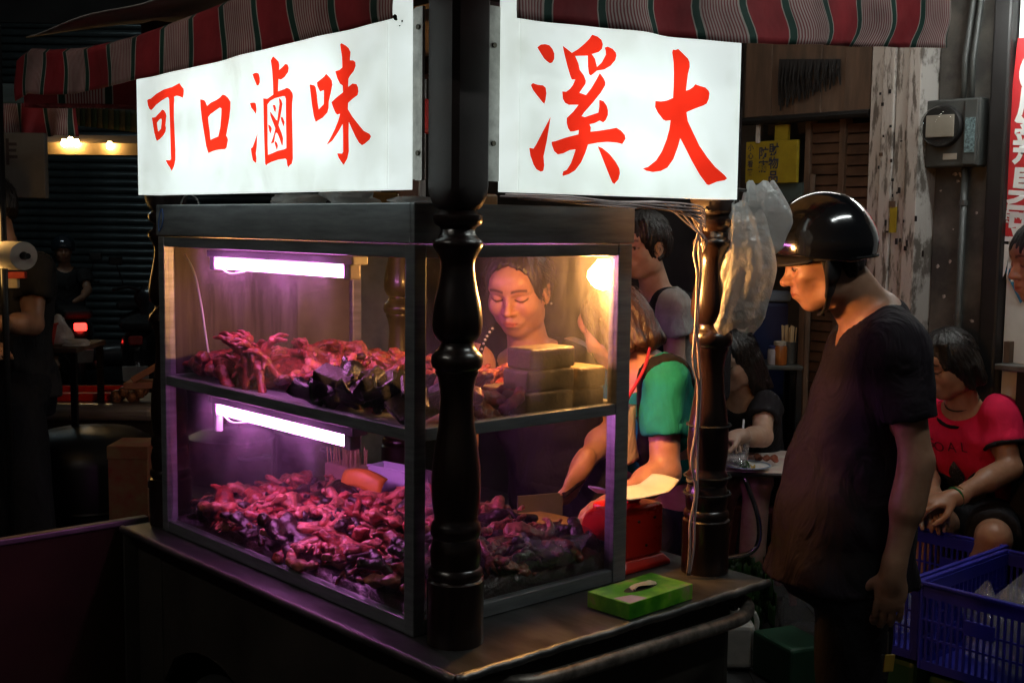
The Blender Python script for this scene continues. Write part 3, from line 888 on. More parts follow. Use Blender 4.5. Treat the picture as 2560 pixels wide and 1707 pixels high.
        me.vertices.add(len(V)); me.vertices.foreach_set('co', V.astype(np.float32).ravel())
        me.loops.add(F.size); me.loops.foreach_set('vertex_index', F.astype(np.int32).ravel())
        me.polygons.add(len(F)); me.polygons.foreach_set('loop_start', np.arange(0, F.size, 4, dtype=np.int32))
        me.polygons.foreach_set('use_smooth', np.ones(len(F), bool))
        me.update(calc_edges=True); me.validate()
        if paint is not None:
            ca = me.color_attributes.new('tone', 'FLOAT_COLOR', 'POINT')
            c = np.ones((len(V), 4), np.float32); c[:, :3] = paint(V)
            ca.data.foreach_set('color', c.ravel())
        me.materials.append(MATS[m] if isinstance(m, str) else m)
        o = bpy.data.objects.new(name, me); COL.objects.link(o)
        if parent is not None: o.parent = parent
        elif frame is not None: o.matrix_world = frame
        return o

def frame_of(fwd, up=(0, 0, 1)):
    f = Vector(fwd).normalized()
    sd = Vector(up).cross(f).normalized()          # the person's left
    u = f.cross(sd).normalized()
    return f, sd, u
def skin_mat(name, col, rough=.45):
    m, t, p = new_mat(name)
    N, Lk = t.nodes.new, t.links.new
    at_ = N('ShaderNodeAttribute'); at_.attribute_name = 'tone'
    tc = N('ShaderNodeTexCoord')
    no = N('ShaderNodeTexNoise'); no.inputs['Scale'].default_value = 35; no.inputs['Detail'].default_value = 5
    Lk(tc.outputs['Object'], no.inputs['Vector'])
    rp = N('ShaderNodeValToRGB')
    rp.color_ramp.elements[0].position, rp.color_ramp.elements[1].position = .3, .7
    rp.color_ramp.elements[0].color = (col[0] * .82, col[1] * .74, col[2] * .70, 1)
    rp.color_ramp.elements[1].color = (*col, 1)
    Lk(no.outputs[0], rp.inputs[0])
    mx = N('ShaderNodeMix'); mx.data_type = 'RGBA'; mx.blend_type = 'MULTIPLY'; mx.inputs[0].default_value = 1
    Lk(rp.outputs[0], mx.inputs[6]); Lk(at_.outputs['Color'], mx.inputs[7])
    Lk(mx.outputs[2], p.inputs['Base Color'])
    p.inputs['Roughness'].default_value = rough
    p.inputs['Subsurface Weight'].default_value = .12
    p.inputs['Subsurface Radius'].default_value = (.01, .004, .002)
    p.inputs['Subsurface Scale'].default_value = .5
    n2 = N('ShaderNodeTexNoise'); n2.inputs['Scale'].default_value = 95; n2.inputs['Detail'].default_value = 6; n2.inputs['Roughness'].default_value = .7
    Lk(tc.outputs['Object'], n2.inputs['Vector'])
    bp = N('ShaderNodeBump'); bp.inputs['Strength'].default_value = .30; bp.inputs['Distance'].default_value = .003
    Lk(n2.outputs[0], bp.inputs['Height']); Lk(bp.outputs[0], p.inputs['Normal'])
    MATS[name] = m
skin_mat('skin_warm', (.50, .265, .20), .45)
skin_mat('skin_tan', (.42, .235, .15), .40)
skin_mat('skin_pale', (.56, .37, .27), .45)
def cloth(name, col, var=.3, rough=.85, bump=.35, bscale=28):
    """woven cloth: soft drag folds under a fine weave"""
    if name in MATS:
        return MATS[name]
    m = mat(name, col, rough, nscale=14, var=var, spec=.2)
    t = m.node_tree; N, Lk = t.nodes.new, t.links.new
    p = t.nodes['Principled BSDF']
    tc = N('ShaderNodeTexCoord'); mp = N('ShaderNodeMapping'); mp.inputs['Scale'].default_value = (1, 1, .55); mp.inputs['Rotation'].default_value = (.5, .4, 0)
    Lk(tc.outputs['Object'], mp.inputs[0])
    a = N('ShaderNodeTexNoise'); a.inputs['Scale'].default_value = 9; a.inputs['Detail'].default_value = 3; a.inputs['Distortion'].default_value = 1.4
    Lk(mp.outputs[0], a.inputs['Vector'])
    b = N('ShaderNodeTexNoise'); b.inputs['Scale'].default_value = 420
    Lk(tc.outputs['Object'], b.inputs['Vector'])
    b1 = N('ShaderNodeBump'); b1.inputs['Strength'].default_value = bump * 1.6; b1.inputs['Distance'].default_value = .03
    b2 = N('ShaderNodeBump'); b2.inputs['Strength'].default_value = .25; b2.inputs['Distance'].default_value = .002
    Lk(a.outputs[0], b1.inputs['Height']); Lk(b.outputs[0], b2.inputs['Height']); Lk(b1.outputs[0], b2.inputs['Normal']); Lk(b2.outputs[0], p.inputs['Normal'])
    return m
mat('hair', (.014, .010, .009), .34, nscale=30, stretch=(6, 6, 1), var=.5, bump=.7, bscale=55)
mat('hair_brown', (.045, .017, .008), .4, nscale=30, stretch=(6, 6, 1), var=.6, bump=.7, bscale=55)

def head_of(S, c, F, Sd, Uv, k=.93, fem=0., gaunt=0.):
    """skull, jaw, brow, nose, lips, ears; returns a mapping from head space to the world"""
    wd_ = 1 + .07 * fem
    def P(f, s, u):
        return Vector(c) + (F * f + Sd * s * wd_ + Uv * u) * k
    M = [list(F), list(Sd), list(Uv)]
    def E_(f, s, u, r, kk=.02, mode='add'):
        S.ell(P(f, s, u), [r[0] * k, r[1] * k * wd_, r[2] * k], M, kk * k, mode)
    E_(-.012, 0, .036, (.098, .077, .088))
    E_(.024, 0, -.030, (.066, .062 + .004 * fem, .084), .03)
    E_(.052, 0, -.094, (.030, .030, .026), .03)
    for s in (-1, 1):
        E_(.004, s * .047, -.064, (.034, .020 - .003 * fem, .034), .03)
        E_(.056, s * .040, -.020, (.032, .026, .030), .025)
    E_(.070, 0, .052, (.028, .052, .034), .03)
    for s in (-1, 1):
        S.cone(P(.082, s * .014, .034), P(.070, s * .050, .034), (.0105 - .003 * fem) * k, .008 * k, .014 * k)
        E_(.104, s * .032, .010, (.022, .021, .0135), .012, 'cut')
        E_(.0745, s * .032, .0085, (.0155, .0175, .0125), .005)
        S.cone(P(.086, s * .020, .0035), P(.080, s * .047, .004), .0022 * k, .0022 * k, .004 * k, 'cut')
    S.cone(P(.084, 0, .022), P(.108, 0, -.020), .0075 * k, .0105 * k, .014 * k)
    E_(.110, 0, -.024, (.0115, .0115, .010), .008)
    for s in (-1, 1):
        E_(.097, s * .0135, -.027, (.0115, .0085, .009), .006)
        E_(.104, s * .008, -.0355, (.005, .004, .003), .003, 'cut')
    E_(.080, 0, -.058, (.021, .030, .024), .016)
    S.cone(P(.0965, -.007, -.0545), P(.0965, .007, -.0545), .0048 * k, .0048 * k, .006 * k)
    for s in (-1, 1):
        S.cone(P(.0965, s * .006, -.0548), P(.086, s * .022, -.0645), .0046 * k, .003 * k, .006 * k)
    S.cone(P(.0955, -.009, -.0668), P(.0955, .009, -.0668), .0056 * k, .0056 * k, .007 * k)
    S.cone(P(.106, -.012, -.0606), P(.106, .012, -.0606), .0024 * k, .0024 * k, .004 * k, 'cut')
    if gaunt:
        for s in (-1, 1):
            E_(.060, s * .066, -.058, (.030, .016, .026), .022, 'cut')
            S.cone(P(.098, s * .024, -.030), P(.086, s * .034, -.066), .004 * k, .003 * k, .010 * k, 'cut')
            S.cone(P(.085, s * .044, -.004), P(.088, s * .022, -.012), .003 * k, .003 * k, .008 * k, 'cut')
        E_(.112, 0, -.022, (.013, .0135, .011), .008)
    for s in (-1, 1):
        S.cone(P(.104, s * .011, -.0606), P(.092, s * .023, -.0668), .0022 * k, .0018 * k, .004 * k, 'cut')
        # ears
        e = P(-.012, s * .078, -.006)
        E_(-.012, s * .079, .000, (.021, .0075, .032), .008)
        E_(-.006, s * .0865, .000, (.011, .0055, .019), .005, 'cut')
        E_(-.004, s * .076, -.028, (.011, .0075, .013), .006)
    return P
def head_paint(P, F, Sd, Uv, c, k, lip=(1.0, .52, .50), brow=1., lid=.45, open_eye=False, wide=1.):
    c = np.array(c)
    f_, s_, u_ = (np.array(v) for v in (F, Sd, Uv))
    def paint(V):
        q = (V - c) / k
        f, s, u = q @ f_, np.abs(q @ s_) / wide, q @ u_
        col = np.ones((len(V), 3), np.float32)
        def blend(m, tone):
            m = np.clip(m, 0, 1)[:, None]
            col[:] = col * (1 - m + m * np.array(tone))
        front = (f > .05)
        e = ((s / .0215) ** 2 + ((u + .0608) / .0082) ** 2)
        blend(front * (1.1 - e) * 2, lip)
        blend(front * (np.abs(u + .0606) < .0018) * (s < .021) * .7, (.45, .3, .3))
        bu = .036 + .004 * np.sin(np.clip((s - .012) / .04, 0, 1) * math.pi)
        blend(front * (s > .011) * (s < .052) * np.clip(1.5 - np.abs(u - bu) / .0042, 0, 1) * .88 * brow, (.10, .08, .08))
        if open_eye:
            w = front * (((s - .032) / .0155) ** 2 + ((u - .0075) / .0052) ** 2 < 1.)
            blend(w * 1., (1.45, 1.9, 2.3))
            blend(front * (((s - .034) / .0062) ** 2 + ((u - .0078) / .0062) ** 2 < 1.) * 1., (.04, .03, .03))
            blend(front * (s > .015) * (s < .05) * np.clip(1.4 - np.abs(u - .0135 + 25 * (s - .032) ** 2) / .0024, 0, 1) * .85, (.1, .08, .08))
        else:
            lu = .0035 + 22 * (s - .033) ** 2
            blend(front * (s > .016) * (s < .051) * np.clip(1.5 - np.abs(u - lu) / .0026, 0, 1) * .95, (.07, .05, .05))
            blend(front * (((s - .033) / .019) ** 2 + ((u - .009) / .010) ** 2 < 1) * .25, (.75, .6, .6))
        blend(front * np.clip(1 - (((s) / .028) ** 2 + ((u + .024) / .02) ** 2), 0, 1) * .35, (1.02, .8, .78))
        blend(front * np.clip(1 - (((s - .045) / .025) ** 2 + ((u + .025) / .022) ** 2), 0, 1) * .3, (1.02, .82, .8))
        return col
    return paint
def hand_of(S, wrist, D, N_, k=1., curl=.5, spread=.12, thumb=1, side=1, tips=None):
    """palm, four unequal bent fingers and a thumb from the side of the palm; D points to the fingertips, N_ out of the palm"""
    D = Vector(D).normalized(); N_ = (Vector(N_) - D * Vector(N_).dot(D)).normalized()
    T = D.cross(N_).normalized() * side             # towards the thumb
    w = Vector(wrist)
    M = [list(D), list(T), list(N_)]
    S.ell(w + D * .045 * k, (.055 * k, .041 * k, .0165 * k), M, .012 * k)
    S.cone(w - D * .03 * k, w + D * .02 * k, .026 * k, .025 * k, .02 * k)
    for i, (off, ln) in enumerate(((.030, .074), (.010, .082), (-.010, .076), (-.029, .060))):
        p = w + (D * (.083 - abs(off) * .2) + T * off) * k
        d = (D + T * (off * spread * 10 * .3)).normalized()
        a = 0.0
        r = .0095 * k if i < 3 else .0083 * k
        for j, fr in enumerate((.45, .31, .24)):
            a += curl * (.55, .75, .5)[j]
            dd = d * math.cos(a) + N_ * math.sin(a)
            q = p + dd * ln * fr * k
            S.cone(p, q, r * (1 - .07 * j), r * (.95 - .09 * j), .003 * k)
            p = q
    p = w + (D * .022 + T * .030 + N_ * .006) * k
    dd = (D * .62 + T * .62 + N_ * .45 * (1 if curl > .2 else .2)).normalized()
    q = p + dd * .042 * k
    S.cone(p, q, .0145 * k, .0115 * k, .008 * k)
    dd = (D * .9 + T * .12 + N_ * (.25 + .5 * curl)).normalized()
    q2 = q + dd * .032 * k
    S.cone(q, q2, .0112 * k, .0100 * k, .004 * k)
    S.cone(q2, q2 + (D + N_ * curl * .7 - T * .1).normalized() * .022 * k, .0098 * k, .0080 * k, .003 * k)

# ================================================================ people
def wrinkles(seed, sc=1.):
    r = random.Random(seed)
    ph = [r.uniform(0, 6) for _ in range(6)]
    def fn(X, Y, Z):
        return (np.sin(Z * 34 * sc + X * 19 + 2 * np.sin(Y * 23 + ph[0]) + ph[1]) * .45 + np.sin(Z * 17 * sc - Y * 21 + X * 13 + ph[2]) * .5
                + np.sin(X * 47 + Z * 52 * sc + ph[3]) * .2 + np.sin(Y * 57 - Z * 40 * sc + ph[4]) * .2)
    return fn
STD = [(0, 0, .112, .165), (.12, .005, .112, .160), (.32, .008, .100, .140), (.58, .012, .108, .155), (.80, .005, .098, .170), (.92, -.008, .078, .155), (1.0, -.012, .056, .085)]
def person(label, cat_skin, head_c, head_f, k, hips, neck, body_f, arms, legs, shirt, pants, torso=STD, scale=1., sleeve=.55, hem=0., collar=.072, vneck=None,
           detail=.0042, hand_h=.0055, open_eye=False, fem=0., lip=(1., .55, .52), hair=None, pant_len=.95, hands=True, loose=.014, seed=1, group=None, apron=None, head_up=(0, 0, 1), extra=None, gaunt=0.):
    """one figure: a continuous body with clothes and hair as its parts. arms: (shoulder, elbow, wrist, finger direction, palm normal, curl, thumb side); legs: (hip, knee, ankle)"""
    F, Sd, Uv = frame_of(head_f, head_up)
    hips, neck, head_c = Vector(hips), Vector(neck), Vector(head_c)
    ax = (neck - hips); Ln = ax.length; ax = ax / Ln
    bF = Vector(body_f); bF = (bF - ax * bF.dot(ax)).normalized(); bS = ax.cross(bF).normalized()
    tab = [(u * Ln, o, d * scale, w * scale) for u, o, d, w in torso]
    allp = [head_c, hips, neck] + [p for a in arms for p in a[:3]] + [p for l in legs for p in l]
    lo = [min(p[i] for p in allp) - .24 for i in range(3)]; hi = [max(p[i] for p in allp) + .24 for i in range(3)]
    lo[2] = max(lo[2], -.02)
    org = Vector((hips.x, hips.y, 0))
    root = thing('person', label, 'person', Matrix.Translation(org), group)
    sh = lambda p: Vector(p) - org
    lo = [lo[i] - org[i] for i in range(3)]; hi = [hi[i] - org[i] for i in range(3)]
    hc = sh(head_c)
    ref = [([hc[i] - .135 * k for i in range(3)], [hc[i] + .135 * k for i in range(3)], detail)]
    if hands:
        for a in arms:
            w = sh(a[2]); d = Vector(a[3]).normalized() * .09
            c = w + d
            ref.append(([c[i] - .085 for i in range(3)], [c[i] + .085 for i in range(3)], hand_h))
    S = Sdf(lo, hi, .0125, ref)
    S.stack(sh(hips), bF, bS, ax, tab, .03)
    nk0 = sh(neck) - ax * .02
    S.cone(nk0, hc - Uv * .055 * k - F * .018 * k, .060 * scale, .052 * k, .03)
    for a in arms:
        s0, e, w = (sh(p) for p in a[:3])
        S.cone(s0, e, .048 * scale, .038 * scale, .03)
        S.ell(s0, (.058 * scale,) * 3, None, .03)
        S.cone(e, w, .039 * scale, .026 * scale, .015)
        S.cone(e, e.lerp(w, .4), .036 * scale, .042 * scale, .02)
        if hands:
            hand_of(S, w, a[3], a[4], scale * .98, a[5], side=a[6])
        else:
            S.cone(w, w + Vector(a[3]).normalized() * .13, .032 * scale, .022, .02)
    for hp_, kn, an in legs:
        h0, k0, a0 = sh(hp_), sh(kn), sh(an)
        S.cone(h0, k0, .083 * scale, .056 * scale, .03)
        S.cone(k0, a0, .055 * scale, .036 * scale, .02)
        S.cone(k0.lerp(a0, .1), k0.lerp(a0, .5), .046 * scale, .052 * scale, .02)
        ft = Vector((bF.x, bF.y, 0)).normalized()
        S.cone(a0 + Vector((0, 0, -.03)), a0 + ft * .14 + Vector((0, 0, -.05)), .036, .026, .02)
    if gaunt:
        S.cone(hc - F * .062 * k - Uv * .045 * k, sh(neck) - bF * .055 - ax * .05, .045, .062, .04)
        for a in arms:
            S.cone(sh(neck) - bF * .02 + ax * .01, sh(a[0]) + ax * .02, .055, .052, .03)
    P = head_of(S, hc, F, Sd, Uv, k, fem, gaunt)
    S.build('body', cat_skin, root, paint=head_paint(P, F, Sd, Uv, hc, k, lip, open_eye=open_eye, wide=1 + .07 * fem))
    # shirt
    C_ = Sdf(lo, hi, .0105)
    tb = [(u, o, d + loose, w + loose) for u, o, d, w in tab if u >= hem * Ln - .001]
    if hem < 0:
        u0, o0, d0, w0 = tab[0]
        tb = [(hem * Ln, o0, d0 + loose + .012, w0 + loose + .01)] + [(u, o, d + loose, w + loose) for u, o, d, w in tab]
    C_.stack(sh(hips), bF, bS, ax, tb, .03)
    if gaunt:
        for a in arms:
            C_.cone(sh(neck) - bF * .03 - ax * .005, sh(a[0]) + ax * .022, .062, .066, .03)
    if sleeve > 0:
        for a in arms:
            s0, e = sh(a[0]), sh(a[1])
            C_.ell(s0, (.066 * scale + loose * .6,) * 3, None, .04)
            C_.flatcone(s0, s0.lerp(e, sleeve), (.056 + loose) * scale, (.054 + loose * 1.1) * scale, .014)
    C_.ripple(.0062, wrinkles(seed))
    nk = sh(neck)
    if sleeve > 0:
        for a in arms:
            s0, e = sh(a[0]), sh(a[1])
            C_.cone(s0.lerp(e, sleeve - .10), s0.lerp(e, sleeve + .3), .047 * scale, .050 * scale, .004, 'cut')
    C_.ell(nk + ax * .035 + bF * .03, (collar, collar * 1.05, .085), [list(bF), list(bS), list(ax)], .01, 'cut')
    if vneck:
        C_.cone(nk + bF * .05 + ax * .01, sh(vneck), .05, .012, .012, 'cut')
    C_.build('shirt', shirt, root, smooth=2)
    # trousers
    if pants:
        D_ = Sdf(lo, hi, .0125)
        u0, o0, d0, w0 = tab[0]
        D_.stack(sh(hips), bF, bS, ax, [(-.13, o0 - .01, d0 * .9, w0 * .98), (-.02, o0, d0 + .008, w0 + .008), (.14 * Ln, tab[1][1], tab[1][2] + .006, tab[1][3] + .006)], .03)
        for hp_, kn, an in legs:
            h0, k0, a0 = sh(hp_), sh(kn), sh(an)
            if pant_len <= .5:
                D_.flatcone(h0, h0.lerp(k0, pant_len * 2), .098 * scale, .086 * scale, .03)
            else:
                D_.cone(h0, k0, .095 * scale, .075 * scale, .04)
                D_.flatcone(k0, k0.lerp(a0, (pant_len - .5) * 2), .073 * scale, .062 * scale, .03)
        D_.ripple(.005, wrinkles(seed + 50, .7))
        D_.build('trousers', pants, root)
    if hair:
        hair(root, hc, F, Sd, Uv, k, P)
    if extra:
        extra(root, dict(P=P, F=F, Sd=Sd, Uv=Uv, k=k, hc=hc, org=org, sh=sh, bF=bF, bS=bS, ax=ax, nk=nk, Ln=Ln, tab=tab, shirt=C_))
    return root

def band(C_, p, n, half, lift):
    """a strap lying on a garment: the part of its surface within half of a plane, lifted a little"""
    S = Sdf.__new__(Sdf)
    S.ax, S.shape = C_.ax, C_.shape
    n = Vector(n).normalized()
    X, Y, Z = S.pts((slice(None),) * 3)
    pl = np.abs((X - p[0]) * n[0] + (Y - p[1]) * n[1] + (Z - p[2]) * n[2]) - half
    S.d = np.maximum(C_.d - lift, pl.astype(np.float32))
    return S
def hair_cap(m='hair', front=.062, low=-.06, thick=.013, length=None, seed=3, side=.0, fringe=None, bun=False, h=.0045, wide=.078):
    """a head of hair: a strand-ridged shell over the skull, open at the face; length lets it fall below the ears"""
    def fn(root, hc, F, Sd, Uv, k, P):
        r = .2 * k if not length else (.2 + length) * k
        S = Sdf([hc[i] - r for i in range(3)], [hc[i] + r * (1 if i < 2 else .9) for i in range(3)], h)
        M = [list(F), list(Sd), list(Uv)]
        S.ell(P(-.014, 0, .038), [x * k for x in (.098 + thick, .077 + thick, .088 + thick)], M, .02)
        S.ell(P(-.035, 0, -.01), [x * k for x in (.072 + thick, .070 + thick, .075 + thick)], M, .03)
        if length:
            for s in (-1, 1):
                for j in range(4):
                    f0 = -.075 + j * .026
                    S.cone(P(f0, s * (.068 - .01 * (j == 0)), -.01), P(f0 - .02, s * (.070 + .012 * math.sin(j * 3 + seed)), -.06 - length), .026 * k, .016 * k, .02)
            S.cone(P(-.07, 0, -.02), P(-.085, 0, -.05 - length), .055 * k, .04 * k, .03)
        if bun:
            S.ell(P(-.125, 0, .04), [x * k for x in (.036, .04, .036)], M, .015)
        # face opening
        S.ell(P(.105, 0, -.045), [x * k for x in (.105 - side, wide, front + .045)], M, .012, 'cut')
        if not length:
            S.ell(P(.03, 0, -.11), [x * k for x in (.075, .12, .062)], M, .02, 'cut')
            S.half(P(0, 0, low), -Uv - F * .25)
            for s in (-1, 1):
                S.ell(P(.0, s * .085, -.012), [x * k for x in (.026, .02, .034)], M, .01, 'cut')
        if fringe:
            fr_f, fr_u = fringe
            for j in range(9):
                s_ = (j - 4) * .0165
                S.cone(P(.062 - abs(s_) * .3, s_, .105), P(fr_f - abs(s_) * .55, s_ * 1.15 + .006 * math.sin(j * 2.3 + seed), fr_u + .012 * math.sin(j * 5.1 + seed)), .014 * k, .006 * k, .008)
        c = np.array(hc); f_, s_v, u_ = (np.array(v) for v in (F, Sd, Uv))
        def rid(X, Y, Z):
            f = (X - c[0]) * f_[0] + (Y - c[1]) * f_[1] + (Z - c[2]) * f_[2]
            s = (X - c[0]) * s_v[0] + (Y - c[1]) * s_v[1] + (Z - c[2]) * s_v[2]
            u = (X - c[0]) * u_[0] + (Y - c[1]) * u_[1] + (Z - c[2]) * u_[2]
            an = np.arctan2(s, f + .02)
            return np.sin(an * 31 + 3 * np.sin(u * 40 + seed)) * .5 + np.sin(an * 57 + u * 30 + seed) * .4 + np.sin(an * 13 + u * 20) * .5
        S.ripple(.0028, rid)
        S.build('hair', m, root, smooth=0)
        # loose strands
        bb = B()
        rr = random.Random(seed)
        for i in range(420):
            a = rr.uniform(1.0, 5.28); u = rr.uniform(-.04, .115)
            rad = math.sqrt(max(.05, 1 - ((u - .038) / .1) ** 2))
            p = P(-.014 + math.cos(a) * (.1 + thick) * rad, math.sin(a) * (.08 + thick) * rad, u)
            t = (Vector((rr.uniform(-1, 1), rr.uniform(-1, 1), rr.uniform(-1.2, .2)))).normalized()
            out = (p - P(-.014, 0, .038)).normalized()
            fl = (Vector(-F) * .6 - Uv * .9); fl = (fl - out * fl.dot(out)).normalized()
            t = (fl + t * .35).normalized()
            bb.tube([p - out * .003, p + t * .014 + out * .002, p + t * .030 + out * rr.uniform(-.003, .004)], [.0009, .0008, .0003], 3, cap=False)
        bb.build('loose_hair', m, root)['kind'] = 'stuff'
    return fn

def ribbon(path, width, out, lift=.004):
    """flat strap along a path; out gives the side it faces"""
    P_ = smooth_path(path, 6)
    def fn(u, v):
        i = min(int(u * (len(P_) - 1)), len(P_) - 2); t = u * (len(P_) - 1) - i
        p = P_[i].lerp(P_[i + 1], t); tg = (P_[i + 1] - P_[i]).normalized()
        sd = tg.cross(Vector(out)).normalized()
        return p + sd * (v - .5) * width + Vector(out).normalized() * lift * math.sin(v * math.pi)
    return B().sheet(fn, 30, 4)
cloth('black_cloth', (.016, .015, .018)); cloth('plum_cloth', (.018, .013, .019), bump=.75); cloth('teal_cloth', (.012, .25, .205)); cloth('grey_cloth', (.42, .41, .39))
cloth('pink_cloth', (.78, .018, .085), var=.15); cloth('navy_cloth', (.012, .014, .03)); cloth('char_cloth', (.03, .028, .028)); cloth('apron_cloth', (.010, .010, .016))
DOWN = Vector((0, 0, -1))

# ---- customer in a helmet
def man_extra(root, c):
    P, F, Sd, Uv, k, hc = c['P'], c['F'], c['Sd'], c['Uv'], c['k'], c['hc']
    M = [list(F), list(Sd), list(Uv)]
    mat('helmet_black', (.006, .007, .010), .10, spec=.6, var=.2, coat=1.)
    S = Sdf([hc[i] - .2 for i in range(3)], [hc[i] + .2 for i in range(3)], .0045)
    S.ell(P(-.010, 0, .062), [x for x in (.134, .118, .124)], M, .02)
    S.ell(P(-.02, 0, .03), [x for x in (.124, .112, .095)], M, .03)
    S.half(P(0, 0, -.004), -Uv + F * .06)
    S.half(P(.03, 0, .024), -Uv * .8 + F * .30)
    S.ell(P(-.010, 0, .02), [x for x in (.112, .096, .10)], M, .004, 'cut')
    S.build('helmet_shell', 'helmet_black', root, smooth=2)
    # brim
    bb = B()
    def brim(u, v):
        an = (u - .5) * 2.3
        r = .124 + .045 * v * math.cos(an * .9)
        return P((-.010 + r * math.cos(an)) / .9 * .9, .112 / .124 * r * math.sin(an), .058 - .016 * v - .022 * abs(math.sin(an)))
    bb.sheet(brim, 24, 4)
    bb.build('helmet_brim', 'black_rubber', root, smooth=True, solid=.005)
    rim = [P(-.012 + .136 * math.cos(t), .124 * math.sin(t), .014 + .028 * math.cos(t)) for t in [2 * math.pi * i / 40 for i in range(41)]]
    B().tube(rim, .0045, 6).build('helmet_trim', 'black_rubber', root, smooth=True)
    for s in (-1, 1):
        bb = B()
        path = smooth_path([P(.006, s * .098, .02), P(.006, s * .094, -.02), P(.012, s * .080, -.065), P(.030, s * .045, -.118), P(.036, 0, -.128)])
        bb.tube(path, [.024 * (1 if i < 12 else .6) for i in range(len(path))], 8, flat=.30)
        bb.build('chin_strap', 'black_rubber', root, smooth=True)
    # ear flap pad
    B().tube([P(-.012, .098, .012), P(.0, .094, -.03), P(.008, .086, -.055)], [.036, .034, .020], 10, flat=.30).build('ear_pad', 'black_rubber', root, smooth=True)
    # keys dangling from the hand
    sh = c['sh']
    mat('key_tag', (.42, .26, .04), .4)
    B().tube([sh(at(2040, 1450, 2.84)), sh(at(2038, 1500, 2.84))], .0025, 6).build('key_ring', 'steel_dull', root)
    B().obox(sh(at(2042, 1522, 2.84)), (.013, .002, 0), (0, .003, 0), (.002, 0, .022)).build('key_tag', 'key_tag', root, bevel=.004)
    B().obox(sh(at(2030, 1530, 2.845)), (.004, 0, 0), (0, .0015, 0), (-.004, 0, .03)).build('key', 'steel_dull', root, bevel=.001)
def man_hair(root, hc, F, Sd, Uv, k, P):
    S = Sdf([hc[i] - .16 for i in range(3)], [hc[i] + .16 for i in range(3)], .0045)
    M = [list(F), list(Sd), list(Uv)]
    S.ell(P(-.022, 0, .0), [x * k for x in (.097, .082, .082)], M, .02)
    S.half(P(-.030, 0, 0), F * .9 - Uv * .35)
    S.half(P(0, 0, -.072), -Uv - F * .2)
    S.ripple(.003, lambda X, Y, Z: np.sin(X * 300 + Z * 60) * .5 + np.sin(Y * 260 + Z * 90) * .6)
    S.build('hair', 'hair', root, smooth=0)
mz = lambda y, Y: at(1950, y, Y).z
hipZ = .86
YM = 3.06
hip_m, nk_m = at(1958, 1250, YM), at(2000, 735, YM)
hip_m.z = mz(1250, YM)
Lm = (nk_m - hip_m).length
axm = (nk_m - hip_m) / Lm
rows = []
for y, xf, xb, w in ((1250, 1775, 2100, .165), (1190, 1778, 2102, .17), (1100, 1800, 2108, .165), (1000, 1833, 2112, .155), (900, 1868, 2106, .155), (820, 1895, 2095, .17), (770, 1915, 2075, .15), (735, 1945, 2055, .095)):
    pf, pb = at(xf, y, YM), at(xb, y, YM)
    u = ((pf + pb) / 2 - hip_m).dot(axm)
    ctr = hip_m + axm * u
    rows.append((u / Lm, -((pf.x + pb.x) / 2 - ctr.x), abs(pb.x - pf.x) / 2 - .013, w))
sh1, el1, wr1 = at(2062, 812, 2.885), at(2106, 1060, 2.86), at(2050, 1318, 2.85)
person('standing customer in a black helmet and dark plum T-shirt looking into the case', 'skin_tan', at(1889, 606, 3.03), (-.955, .03, -.27), .91,
       hip_m, nk_m, (-1, .12, 0),
       [(sh1, el1, wr1, (-.04, .06, -1), (.25, 1, 0), .5, -1), (at(2040, 812, 3.25), at(2010, 1060, 3.32), at(1930, 1280, 3.25), (-.3, 0, -1), (-.3, -1, 0), .8, 1)],
       [(at(1960, 1330, 2.98), at(1945, 1700, 2.98), Vector((.83, 3.0, .09))), (at(1975, 1330, 3.16), at(1960, 1700, 3.18), Vector((.88, 3.2, .09)))],
       'plum_cloth', 'black_cloth', torso=rows, sleeve=.62, hem=-.16, collar=.075, vneck=at(1895, 800, 3.03), detail=.0034, hand_h=.0048, open_eye=True, hair=man_hair, extra=man_extra, seed=4, gaunt=1., lip=(.95, .62, .58), loose=.013)

# ---- vendor behind the case
def vendor_extra(root, c):
    sh, P = c['sh'], c['P']
    # dotted binding of the sleeveless top
    path = smooth_path([sh(at(1132, 752, 3.235)), sh(at(1118, 772, 3.215)), sh(at(1108, 795, 3.205)), sh(at(1098, 830, 3.20))])
    B().tube(path, .008, 8, flat=.5).build('shoulder_binding', 'black_cloth', root, smooth=True)
    for i, p in enumerate(path[1:-1:2]):
        q = p + Vector((.001, -.0075, .001))
        B().lathe([(.001, -.003), (.0035, -.001), (.0035, .001), (.001, .003)], 8).build('pearl', 'white_plastic', root, smooth=True).location = q
    B().tube([P(-.004, .088, -.036), P(-.003, .090, -.041)], .003, 8).build('earring', 'steel', root)
person('vendor with tied-back hair and dark sleeveless top looking down behind the glass', 'skin_warm', at(1190, 668, 3.30), (-.30, -.92, -.36), .945,
       W(1.03, .63, .93), at(1213, 800, 3.375), (-.42, -.9, 0),
       [(at(1088, 838, 3.30), at(1062, 1010, 3.30), at(1064, 1165, 3.22), (.0, -.4, -.9), (.5, .5, -.3), .7, 1),
        (at(1312, 822, 3.46), at(1350, 1010, 3.66), at(1330, 1200, 3.62), (-.2, -.2, -.9), (-.3, .3, -.5), .7, 1)],
       [(W(1.03, .72, .90), W(1.02, .72, .49), W(1.05, .72, .09)), (W(1.04, .54, .90), W(1.03, .53, .49), W(1.05, .53, .09))],
       'black_cloth', 'black_cloth', sleeve=0, hem=-.1, collar=.098, detail=.0034, fem=1., lip=(1.0, .55, .54), hair=hair_cap('hair', front=.113, bun=True, thick=.016, seed=5, wide=.088), extra=vendor_extra, seed=9, loose=.010, hand_h=.0075)

